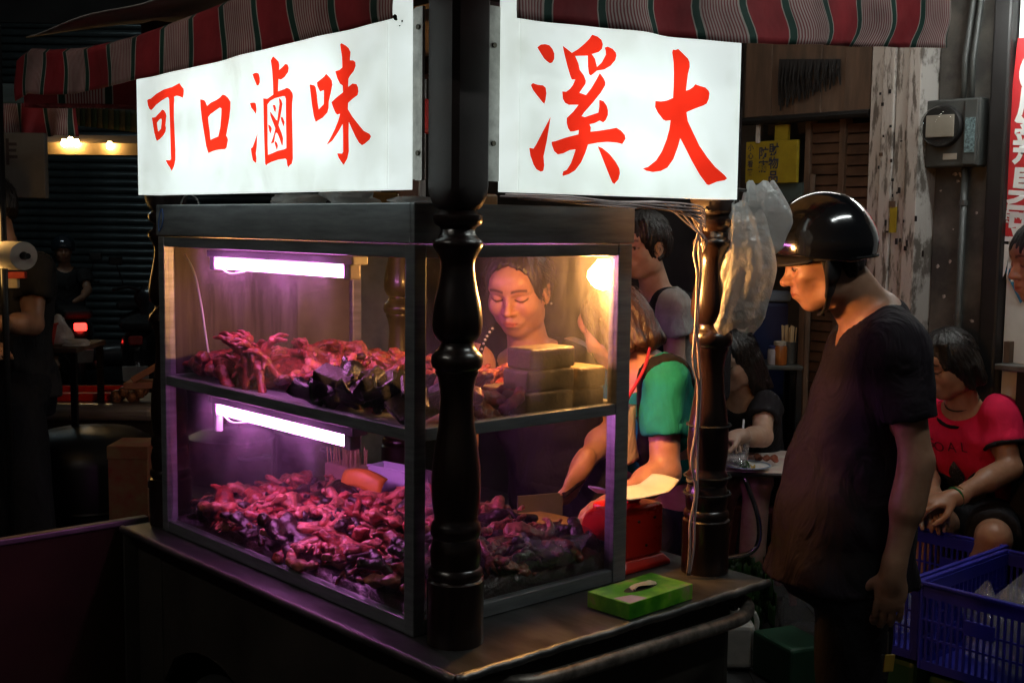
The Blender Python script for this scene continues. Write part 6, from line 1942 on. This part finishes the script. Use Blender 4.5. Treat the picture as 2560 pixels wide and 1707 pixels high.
o = thing('chopstick_holder', 'holder packed with pale chopsticks on the side stand', 'holder', Matrix.Translation((at(1812, 832, 5.55).x, 5.56, p0.z + .001)))
B().lathe([(.034, 0), (.038, .10), (.036, .101)], 16).build('tub', 'meter_grey', o, smooth=True, angle=50)
for i in range(26):
    t, r_ = random.uniform(0, 6.28), .028 * random.random() ** .5
    B().tube([(r_ * math.cos(t), r_ * math.sin(t), .01), (r_ * 1.25 * math.cos(t), r_ * 1.25 * math.sin(t), .165 + .012 * random.random())], .0035, 4).build('chopstick', 'bamboo', o)
o = thing('cool_box', 'navy blue cool box with a pale lid behind the diners', 'box', Matrix.Translation((at(1775, 760, 6.0).x, 6.0, 0)))
zc = at(1775, 690, 6.0).z
B().box(-.16, .16, -.14, .14, .5, zc).build('body', 'navy_plastic', o, bevel=.02)
B().box(-.17, .17, -.15, .15, zc + .001, zc + .055).build('lid', 'pale_blue', o, bevel=.015)
B().box(-.15, .15, -.13, .13, 0, .498).build('stand', 'iron_dark', o)

# ================================================================ blue crates and things on the floor at right
mat('crate_blue', (.026, .030, .40), .42, spec=.4, var=.25)
def crate(label, frame, L_=.60, W_=.40, H_=.30, nb=(20, 13)):
    t = thing('crate', label, 'crate', frame, 'blue plastic crates')
    th = .008
    for y0, y1, x0, x1 in ((0, th, 0, L_), (W_ - th, W_, 0, L_)):
        B().box(x0, x1, y0, y1, H_ - .055, H_ - .012).build('side_band', 'crate_blue', t)
        B().box(x0, x1, y0, y1, 0, .03).build('side_band', 'crate_blue', t)
    for x0, x1 in ((0, th), (L_ - th, L_)):
        B().box(x0, x1, th + .001, W_ - th - .001, H_ - .055, H_ - .012).build('end_band', 'crate_blue', t)
        B().box(x0, x1, th + .001, W_ - th - .001, 0, .03).build('end_band', 'crate_blue', t)
        for zz in (.105, .165):
            B().box(x0 + .001, x1 - .001, th + .001, W_ - th - .001, zz, zz + .007).build('end_rib', 'crate_blue', t)
        B().box(x0 - .002, x1 + .002, W_ * .36, W_ * .62, .155, .205).build('grip_plate', 'crate_blue', t, bevel=.003)
    for y0 in (0, W_ - th):
        for zz in (.105, .165):
            B().box(.001, L_ - .001, y0 + .001, y0 + th - .001, zz, zz + .007).build('side_rib', 'crate_blue', t)
    bar = bpy.data.meshes.new('bar'); 
    bb = B().box(-.0035, .0035, -.004, .004, .03, H_ - .055)
    b0 = bb.build('bar', 'crate_blue', t)
    first = True
    for i in range(1, nb[0]):
        for y in (th / 2, W_ - th / 2):
            o_ = b0 if first else b0.copy()
            if not first: COL.objects.link(o_); o_.parent = t
            first = False
            o_.location = (L_ * i / nb[0], y, 0)
    for i in range(1, nb[1] + 5):
        y = W_ * i / (nb[1] + 5)
        for x in (th / 2, L_ - th / 2):
            o_ = b0.copy(); COL.objects.link(o_); o_.parent = t; o_.location = (x, y, 0)
    for x in (0, L_):
        for y in (0, W_):
            B().box(x - .006 if x else -.004, x + .004 if x else .020, y - .006 if y else -.004, y + .004 if y else .020, 0, H_ - .012).build('corner', 'crate_blue', t, bevel=.004)
    ro, ri = .014, .004
    for (x0, x1, y0, y1) in ((-ro, L_ + ro, -ro, ri), (-ro, L_ + ro, W_ - ri, W_ + ro), (-ro, ri, ri + .0005, W_ - ri - .0005), (L_ - ri, L_ + ro, ri + .0005, W_ - ri - .0005)):
        B().box(x0, x1, y0, y1, H_ - .0115, H_).build('rim', 'crate_blue', t, bevel=.003)
    B().box(.009, L_ - .009, .009, W_ - .009, .004, .010).build('bottom', 'crate_blue', t)
    return t
crate('blue slatted crate of bagged food nearest the right edge', MC @ Matrix.Translation((2.255, -.215, .20)))
crate('blue slatted crate behind the helmeted customer', MC @ Matrix.Translation((2.31, .225, .20)))
mat('crate_green', (.012, .06, .03), .5)
for i, (a, b) in enumerate(((2.27, -.20), (2.33, .24))):
    o = B().box(0, .58, 0, .36, .0, .17).build('base_box', 'crate_green', None, bevel=.02, frame=MC @ Matrix.Translation((a, b, .012)))
    tag(o, 'dark green box under the %s' % ('blue crate nearest the right edge' if i == 0 else 'blue crate behind the customer'), 'box')
BG = 'clear bags filling the near blue crate'
for i in range(9):
    a, b = 2.36 + .40 * random.random(), -.15 + .26 * random.random()
    bag('plastic_bag', 'knotted clear bag packed in the blue crate nearest the right edge', .085, .075, .20 + .06 * random.random(), 'bag_thin', MC @ Matrix.Translation((a, b, .215)) @ Matrix.Rotation(random.random() * 6, 4, 'Z'), tie=.12, seed=80 + i, group=BG)
bag('plastic_bag', 'tall knotted clear bag rising above the near blue crate', .14, .11, .36, 'bag_thin', MC @ Matrix.Translation((2.46, -.11, .22)), tie=.10, seed=95, n=40, nv=30)
bag('plastic_bag', 'clear bag lying in the crate behind the customer', .10, .08, .15, 'bag_thin', MC @ Matrix.Translation((2.50, .42, .22)), tie=.3, seed=96)
# under the table: jug, bottle, vegetables
mat('jug_white', (.55, .53, .48), .45, var=.25)
jp = atz(1690, 1528, 0.01)
jug = thing('jug', 'dirty white plastic jug standing on the floor under the cart handle', 'jug', Matrix.Translation((jp.x, jp.y, .012)))
B().box(-.062, .062, -.05, .05, 0, .175).build('body', 'jug_white', jug, bevel=.022, seg=3)
B().lathe([(.024, .17), (.024, .20), (.028, .202), (.028, .222)], 14).build('cap', 'jug_white', jug)
B().tube(smooth_path([(.03, 0, .17), (.055, 0, .21), (.075, 0, .17), (.066, 0, .11)], 4), .010, 8).build('handle', 'jug_white', jug, smooth=True)
bp2 = atz(1770, 1445, 0.01)
bt = thing('bottle', 'clear bottle of brown sauce with a red cap behind the jug', 'bottle', Matrix.Translation((bp2.x, bp2.y, .012)))
film_mat('bottle_plastic', (.6, .6, .6), .25, .15, .1, 10); mat('sauce_brown', (.07, .03, .015), .3); mat('cap_red', (.5, .03, .02), .4)
B().lathe([(.05, 0), (.052, .02), (.052, .20), (.045, .24), (.02, .29), (.018, .32)], 18).build('wall', 'bottle_plastic', bt, smooth=True, angle=60)
B().lathe([(.048, .004), (.048, .13)], 16).build('sauce', 'sauce_brown', bt)
B().lathe([(.022, .321), (.022, .345)], 14).build('cap', 'cap_red', bt)
gp = atz(1815, 1560, 0.01)
o = B().box(-.09, .09, -.12, .12, 0, .16).build('green_box', 'crate_green', None, bevel=.012, frame=Matrix.Translation((gp.x, gp.y, .012)) @ Matrix.Rotation(.4, 4, 'Z'))
tag(o, 'dark green tub on the floor beside the customer\'s legs', 'box')
veg = thing('vegetable_bag', 'bag of green vegetables on the floor under the folding table', 'vegetables', Matrix.Translation((at(1712, 1270, 4.75).x, 4.72, .012)))
for i in range(60):
    t, r_ = random.uniform(0, 6.28), .12 * random.random() ** .5
    x, y, z = r_ * math.cos(t), r_ * .6 * math.sin(t), .05 + .26 * random.random()
    a = random.uniform(0, 6)
    B().sheet(lambda u, v: (x + .05 * (u - .5) * math.cos(a), y + .05 * (u - .5) * math.sin(a), z + .09 * (v - .5) + .012 * math.sin(u * 6)), 3, 4).build('leaf', 'greens', veg, smooth=True, solid=.002)
bag('plastic_bag', 'clear bag on the floor by the customer\'s feet', .09, .07, .20, 'bag_thin', Matrix.Translation((bp2.x + .12, bp2.y - .05, .012)), tie=.3, seed=99)

# ================================================================ the dark street on the left
mat('shutter_blue', (.16, .20, .21), .38, .6, nscale=4, var=.4, stretch=(1, 1, 3)); mat('night_wall', (.035, .033, .032), .9, nscale=2, var=.5, bump=.3)
mat('cloth_green', (.05, .075, .02), .8, var=.3); mat('cloth_yellow', (.16, .11, .03), .8, var=.3)
mat('sign_unlit', (.20, .18, .16), .6, nscale=3, var=.4)
bld = thing('shuttered_building', 'dark building with a closed steel roller shutter across the street at left', 'building', Matrix.Translation((-4.9, 13.6, 0)))
B().box(-6, 5.2, .12, .6, 0, 7).build('wall', 'night_wall', bld)
s0_ = None
for i in range(44):
    z = .10 + i * .086
    if s0_ is None:
        s0_ = B().tube([(-2.3, .05, 0), (3.2, .05, 0)], .042, 8).build('shutter_slat', 'shutter_blue', bld, smooth=True); o = s0_
    else:
        o = s0_.copy(); COL.objects.link(o); o.parent = bld
    o.location = (0, 0, z)
for x in (-2.36, 3.26):
    B().box(x - .06, x + .06, -.02, .119, 0, 3.80).build('shutter_post', 'night_wall', bld)
B().box(-2.42, 3.32, -.06, .118, 3.801, 4.1).build('shutter_box', 'night_wall', bld)
strip_lamp('fluorescent_lamp', 'unseen fluorescent lamp added over the dark street at left', Vector((-4.3, 10.2, 3.6)), (1, .1, 0), 1.2, 42., col=(.75, .95, 1.))  # extra lamp above the frame, put in to bring out the roller shutter
blk = tag(B().box(-16, 16, 18, 19, 0, 9).build('back_building', 'night_wall', None), 'unlit building closing off the street in the background', 'building')
lf = tag(B().box(-12, -8, -4, 17, 0, 9).build('side_building', 'night_wall', None), 'unlit building along the far left side of the street', 'building')
# concrete pillar seen through the case
pl_ = tag(B().box(-.17, .17, -.17, .17, 0, 3.4).build('pillar', mat('pillar_white', (.50, .49, .47), .85, nscale=4, col2=(.22, .21, .20), bump=.5, bscale=16), None, bevel=.01, frame=Matrix.Translation((at(880, 700, 5.2).x, 5.2, 0))), 'whitewashed concrete pillar with peeling paint seen through the case', 'pillar')
# neighbouring brown cabinet joined to the cart's far end
cab = thing('screen', 'reddish brown board screen standing across the left end of the cart', 'screen', MC)
B().box(-1.30, -.052, 1.205, 1.222, .03, .852).build('board', 'brown_panel', cab, bevel=.003)
B().box(-.0515, .02, 1.203, 1.224, .03, .850).build('stile', 'dark_panel', cab, bevel=.003)
B().box(-1.30, .02, 1.199, 1.228, .8525, .868).build('cap_rail', 'steel_dull', cab, bevel=.003)
for a in (-1.1, -.2):
    B().box(a - .02, a + .02, 1.2225, 1.45, .03, .06).build('foot', 'iron_dark', cab)
    B().box(a - .02, a + .02, 1.2225, 1.25, .061, .80).build('strut', 'iron_dark', cab)
cab2 = thing('pot_stand', 'low dark stand carrying the stock pots behind the cart', 'stand', MC)
B().box(.22, .86, 1.30, 1.64, .842, .866).build('worktop', 'steel_dull', cab2, bevel=.003)
for a in (.25, .83):
    for b in (1.33, 1.61):
        B().box(a - .02, a + .02, b - .02, b + .02, 0, .8415).build('leg', 'iron_dark', cab2)
# pots on the cabinet
def pot(a, b, r, h, label):
    t = thing('stock_pot', label, 'pot', MC @ Matrix.Translation((a, b, .867)))
    B().lathe([(r, 0), (r, h), (r + .006, h), (r + .006, h + .006)], 32).build('body', 'steel_worn', t, smooth=True, angle=40)
    B().lathe([(r + .004, h + .007), (r * .8, h + .02), (.02, h + .03)], 32).build('lid', 'steel_worn', t, smooth=True, angle=40)
    B().tube(smooth_path([(-r * .3, -r * .95, h * .7), (-r * .3, -r - .04, h * .72), (r * .3, -r - .04, h * .72), (r * .3, -r * .95, h * .7)], 4), .006, 6).build('handle', 'steel', t, smooth=True)
    B().tube([(-.03, 0, h + .03), (-.03, 0, h + .05), (.03, 0, h + .05), (.03, 0, h + .03)], .005, 6).build('knob', 'black_rubber', t)
pot(.42, 1.48, .125, .13, 'stainless stock pot on the stand seen through the lower case, left one')
pot(.70, 1.46, .115, .12, 'stainless stock pot on the stand seen through the lower case, right one')
# striped canopies of the stalls beyond
flp = thing('stall_canopy', 'dark red striped canopy of the stall beyond at the left edge', 'canopy', None)
def c1(u, v):
    p = at(-60 + 232 * u, 238 + 74 * v, 5.0)
    return p + Vector((0, .05 * math.sin(u * 20) * v, 0))
o = B().sheet(c1, 50, 8).build('valance', 'awning_cloth', flp, smooth=True, solid=.003)
uv = o.data.uv_layers.new(name='UVMap')
for lp in o.data.loops:
    uv.data[lp.index].uv = ((lp.vertex_index % 51) / 50 * .55, 0)
B().add([at(-60, 238, 5.0), at(172, 238, 5.0), at(172, 200, 6.2), at(-60, 190, 6.2)], [(0, 1, 2, 3)]).build('roof', 'cloth_green', flp, solid=.004)
flp2 = thing('stall_canopy', 'green and yellow striped canopy under the far end of the awning', 'canopy', None)
for i in range(22):
    x0, x1 = 118 + i * 13, 118 + (i + 1) * 13
    B().sheet(lambda u, v: at(x0 + (x1 - x0) * u, 222 + 3.2 * i * .6 + v * (60 - .4 * i), 6.2 - .5 * v), 2, 4).build('stripe', 'cloth_green' if i % 2 else 'cloth_yellow', flp2, smooth=True, solid=.003)
# plank of small warm bulbs
pk = thing('bulb_board', 'pale board with small warm bulbs under the far canopy', 'lamp', Matrix.Translation(at(215, 333, 7.0)))
B().obox((0, 0, 0), (.36, 0, 0), (0, .12, .03), (0, -.008, .032)).build('board', mat('board_cream', (.5, .36, .2), .7), pk)
lamp_mat('small_bulb', (1., .62, .22), 90.)
for x, z in ((-.115, .0), (-.045, .0), (.14, -.012), (-.08, .012)):
    B().lathe([(.004, -.022), (.016, -.015), (.018, 0), (.012, .016), (.008, .022)], 10).build('bulb', 'small_bulb', pk, smooth=True).location = (x, -.145, z)
# unlit hanging sign board
sg = thing('hanging_sign', 'unlit pale hanging sign with dark writing at the left edge', 'sign', Matrix.Translation(at(40, 380, 4.9)))
B().box(-.16, .11, 0, .04, -.13, .13).build('board', 'sign_unlit', sg, bevel=.004)
TL = lambda x, z: Matrix(((1, 0, 0, x), (0, 0, -1, -.003), (0, 1, 0, z), (0, 0, 0, 1)))
letters('character', '非', .11, mat('ink_dark', (.05, .03, .03), .6), sg, TL(-.05, .045), .002)
# lamp post, warm lamp and paper roll
lp_ = thing('stall_lamp', 'warm yellow lamp on a black pole at the left edge', 'lamp', Matrix.Translation((at(4, 700, 4.05).x, 4.05, 0)))
B().tube([(.012, 0, 0), (.012, 0, 2.3)], .012, 8).build('pole', 'black_metal', lp_, smooth=True)
lamp_mat('stall_bulb', (1., .55, .16), 17.)
B().lathe([(.010, -.13), (.022, -.12), (.024, .12), (.01, .13)], 12).build('bulb', 'stall_bulb', lp_, smooth=True).location = (-.038, .0, at(4, 560, 4.05).z)
rp_ = thing('paper_roll', 'white paper roll with a dark core hung by the lamp at left', 'paper roll', Matrix.Translation(at(58, 588, 3.95)) @ Matrix.Rotation(-.75, 4, 'Z'))
mat('paper', (.62, .56, .48), .85, var=.1)
prr = [(.014, -.11), (.046, -.11), (.046, .11), (.014, .11), (.014, -.11)]
o = B().lathe(prr, 28, cap=False).build('roll', 'paper', rp_, smooth=True, angle=40); o.matrix_local = Matrix.Translation((-.12, 0, 0)) @ Matrix.Rotation(math.pi / 2, 4, 'Y')
B().tube([(-.3, 0, 0), (.02, 0, 0)], .010, 8).build('rod', 'black_metal', rp_)
# table with red basket
tz = at(100, 797, 5.0).z
t2 = thing('side_table', 'low dark table with a red basket at the left', 'table', Matrix.Translation((at(110, 797, 5.0).x, 5.15, 0)))
B().box(-.13, .13, -.18, .18, tz - .02, tz).build('table_top', 'wood_brown', t2, bevel=.003)
for x in (-.11, .11):
    for y in (-.16, .16):
        B().box(x - .012, x + .012, y - .012, y + .012, 0, tz - .021).build('leg', 'iron_dark', t2)
mat('basket_red', (.5, .03, .015), .5)
rb = thing('basket', 'small red plastic basket on the low table at left', 'basket', Matrix.Translation((at(92, 797, 5.05).x, 5.06, tz + .001)))
B().lathe([(.052, 0), (.066, .085), (.072, .088), (.072, .095), (.062, .094), (.048, .006)], 22, cap=False).build('wall', 'basket_red', rb, smooth=True, angle=40)
B().lathe([(.0, .001), (.05, .001), (.05, .005), (.0, .005)], 20, cap=False).build('bottom', 'basket_red', rb)
bag('plastic_bag', 'white carrier bag beside the red basket at left', .045, .04, .12, 'bag_white', Matrix.Translation((at(133, 790, 5.1).x, 5.12, tz + .001)), tie=.5, seed=70)
bag('plastic_bag', 'small white bag lying on the low table at left', .05, .04, .03, 'bag_white', Matrix.Translation((at(165, 797, 5.0).x, 5.05, tz + .001)), seed=71)
# second stall: steel top with a red tray, black drum below
s2 = at(195, 950, 5.3)
ws = thing('steel_worktable', 'rounded steel worktable with a red tray at left', 'worktable', Matrix.Translation((s2.x, 5.45, 0)))
zt2 = at(195, 925, 5.3).z
B().box(-.30, .32, -.20, .22, zt2 - .075, zt2).build('top', 'steel', ws, bevel=.03, seg=4)
B().box(-.29, .31, -.15, .20, .02, zt2 - .076).build('body', 'iron_dark', ws)
B().box(-.05, -.048, -.203, -.2, zt2 - .06, zt2 - .05).build('knob', 'brown_panel', ws)
tr = thing('tray', 'shallow red plastic tray on the steel worktable at left', 'tray', Matrix.Translation((s2.x - .08, 5.47, zt2 + .001)) @ Matrix.Rotation(.12, 4, 'Z'))
mat('tray_red', (.75, .03, .016), .4)
B().box(-.19, .19, -.13, .13, 0, .008).build('bottom', 'tray_red', tr, bevel=.003)
for x0, x1, y0, y1 in ((-.195, .195, -.138, -.131), (-.195, .195, .131, .138), (-.196, -.191, -.130, .130), (.191, .196, -.130, .130)):
    B().box(x0, x1, y0, y1, 0, .035).build('side', 'tray_red', tr, bevel=.002)
dr = thing('drum', 'large black round drum on the floor at the left', 'drum', Matrix.Translation((at(200, 1100, 4.9).x, 4.95, 0)))
B().lathe([(.0, .0), (.27, .0), (.29, .05), (.29, .68), (.27, .74), (.18, .79), (.0, .81)], 32, cap=False).build('shell', 'black_metal', dr, smooth=True)
B().tube([(.288 * math.cos(t), .288 * math.sin(t), .5) for t in [2 * math.pi * i / 32 for i in range(33)]], .008, 6).build('hoop', 'black_metal', dr)
cb = thing('carton', 'printed cardboard carton beside the drum at left', 'carton', Matrix.Translation((at(312, 1150, 4.6).x, 4.6, 0)))
cz = at(312, 1015, 4.6).z
mat('card', (.24, .17, .07), .8, nscale=12, col2=(.26, .05, .03))
B().box(-.075, .075, -.09, .09, .0, cz).build('box', 'card', cb, bevel=.003)
B().box(-.078, .078, -.093, .093, cz - .05, cz + .001).build('lid', 'card', cb, bevel=.003)
ca = thing('carton', 'orange box lid held at the left post of the cart', 'carton', Matrix.Translation(at(345, 850, 4.3)))
mat('orange_card', (.42, .17, .05), .7)
B().obox((0, 0, 0), (.05, .01, .03), (-.005, .06, 0), (-.006, 0, .010)).build('lid', 'orange_card', ca, bevel=.003)
B().obox((-.03, .0, -.05), (.05, .02, .0), (-.005, .05, 0), (0, 0, .012)).build('base', 'orange_card', ca, bevel=.003)
mat('wrap_mixed', (.35, .20, .10), .4, nscale=70, col2=(.05, .03, .03))
for i in range(8):
    o = B().lathe([(.004, -.03), (.022, -.02), (.026, 0), (.022, .02), (.004, .03)], 10).build('wrapped_sweet', 'wrap_mixed', None, smooth=True, frame=Matrix.Translation((s2.x + .13 + .035 * (i % 4), 5.33 + .05 * (i // 4), zt2 + .026 + .02 * (i % 2))) @ Euler((i, i * 2, i * 3)).to_matrix().to_4x4())
    tag(o, 'small wrapped sweet heaped at the right end of the steel worktable', 'sweet', 'wrapped sweets by the red tray')

# ---- scooters and a rider
mat('scooter_dark', (.025, .026, .03), .25, var=.3, coat=.6); mat('scooter_grey', (.09, .095, .10), .3, var=.3, coat=.5)
lamp_mat('tail_red', (1., .03, .02), 5.); mat('plate_white', (.62, .60, .55), .5); mat('lens', (.4, .4, .4), .1, 0, coat=.5)
def scooter(label, frame, m, lit):
    t = thing('scooter', label, 'scooter', frame, 'scooters parked across the street')
    S = Sdf((-.4, -1.0, .1), (.4, 1.0, 1.15), .022)
    S.ell((0, -.45, .62), (.16, .42, .16), None, .05)           # rear body under the seat
    S.ell((0, -.55, .48), (.13, .30, .14), None, .05)
    S.cone((0, -.15, .32), (0, .35, .30), .13, .12, .06)        # footboard
    S.cone((0, .42, .32), (0, .62, .92), .14, .10, .06)         # leg shield
    S.ell((0, .66, .95), (.17, .12, .13), None, .05)            # headlamp cowl
    S.ell((0, .72, .42), (.10, .20, .14), None, .04)            # front mudguard
    S.build('body', m, t)
    B().obox((0, -.38, .80), (.13, 0, 0), (0, .36, 0), (0, 0, .045)).build('seat', 'black_rubber', t, bevel=.04, seg=3)
    for y in (-.62, .74):
        w_ = B().lathe([(.20 + .05 * math.cos(q), .05 * math.sin(q)) for q in [2 * math.pi * i / 8 for i in range(9)]], 26, cap=False).build('wheel', 'black_rubber', t, smooth=True)
        w_.matrix_local = Matrix.Translation((0, y, .25)) @ Matrix.Rotation(math.pi / 2, 4, 'Y')
        B().lathe([(.03, -.03), (.15, -.02), (.15, .02), (.03, .03)], 18).build('rim', 'steel_dull', w_)
    B().tube(smooth_path([(-.33, .50, 1.03), (-.2, .58, 1.05), (0, .62, 1.0), (.2, .58, 1.05), (.33, .50, 1.03)], 4), .016, 8).build('handlebar', 'black_rubber', t, smooth=True)
    for s in (-1, 1):
        B().tube([(s * .24, .57, 1.05), (s * .30, .55, 1.25)], .006, 6).build('mirror_stalk', 'black_metal', t)
        B().obox((s * .31, .55, 1.29), (.06, 0, 0), (0, .012, 0), (0, 0, .04)).build('mirror', 'black_metal', t, bevel=.015)
    B().obox((0, -.875, .70), (.055, 0, 0), (0, .025, 0), (0, .01, .035)).build('tail_light', 'tail_red' if lit else 'cap_red', t, bevel=.015)
    B().obox((0, -.93, .44), (.10, 0, 0), (0, .004, .002), (0, -.03, .062)).build('number_plate', 'plate_white', t, bevel=.003)
    B().obox((0, .785, .97), (.07, 0, 0), (0, .02, 0), (0, 0, .05)).build('headlamp', 'lens', t, bevel=.02)
    B().tube([(.14, -.3, .28), (.16, -.75, .34)], .045, 10).build('exhaust', 'steel_dull', t, smooth=True)
    return t
def sframe(px, py, Y, rot):
    p = at(px, py, Y)
    return Matrix.Translation((p.x, p.y, 0)) @ Matrix.Rotation(rot, 4, 'Z')
scooter('dark scooter with its red tail light on and a white number plate', sframe(160, 700, 11.6, .45), 'scooter_dark', True)
scooter('grey scooter parked sideways right of the lit one', sframe(262, 700, 12.2, 1.9), 'scooter_grey', False)
scooter('dark scooter half hidden by the cart\'s left post', sframe(335, 700, 10.5, .2), 'scooter_dark', False)
def rider_extra(root, c):
    P, hc = c['P'], c['hc']
    M = [list(c['F']), list(c['Sd']), list(c['Uv'])]
    S = Sdf([hc[i] - .2 for i in range(3)], [hc[i] + .2 for i in range(3)], .008)
    S.ell(P(-.010, 0, .04), (.128, .115, .118), M, .02)
    S.half(P(0, 0, -.01), -c['Uv'] + c['F'] * .25)
    S.ell(P(.09, 0, -.03), (.06, .08, .07), M, .01, 'cut')
    S.build('helmet', mat('helmet_blue', (.02, .03, .04), .12, coat=1.), root)
RY = 11.75
def rp3(px, z, dY=0.):
    p = at(px, 600, RY + dY); p.z = z
    return p
person('rider in a dark helmet sitting on the scooter with the lit tail light', 'skin_tan', rp3(146, 1.36), (.35, -.9, -.1), .97,
       rp3(152, .86, .1), rp3(149, 1.19, .05), (.4, -.9, 0),
       [(rp3(192, 1.12), rp3(200, .98, -.1), rp3(186, .92, -.3), (-.2, -.9, -.2), (0, 0, -1), .6, 1), (rp3(110, 1.12, .1), rp3(100, .98), rp3(118, .92, -.25), (.2, -.9, -.2), (0, 0, -1), .6, -1)],
       [(rp3(168, .82, .05), rp3(180, .72, -.38), rp3(180, .33, -.35)), (rp3(138, .82, .15), rp3(126, .72, -.28), rp3(126, .33, -.25))],
       'char_cloth', 'black_cloth', detail=.010, hands=False, hair=None, extra=rider_extra, seed=91)
bpy.context.view_layer.update()
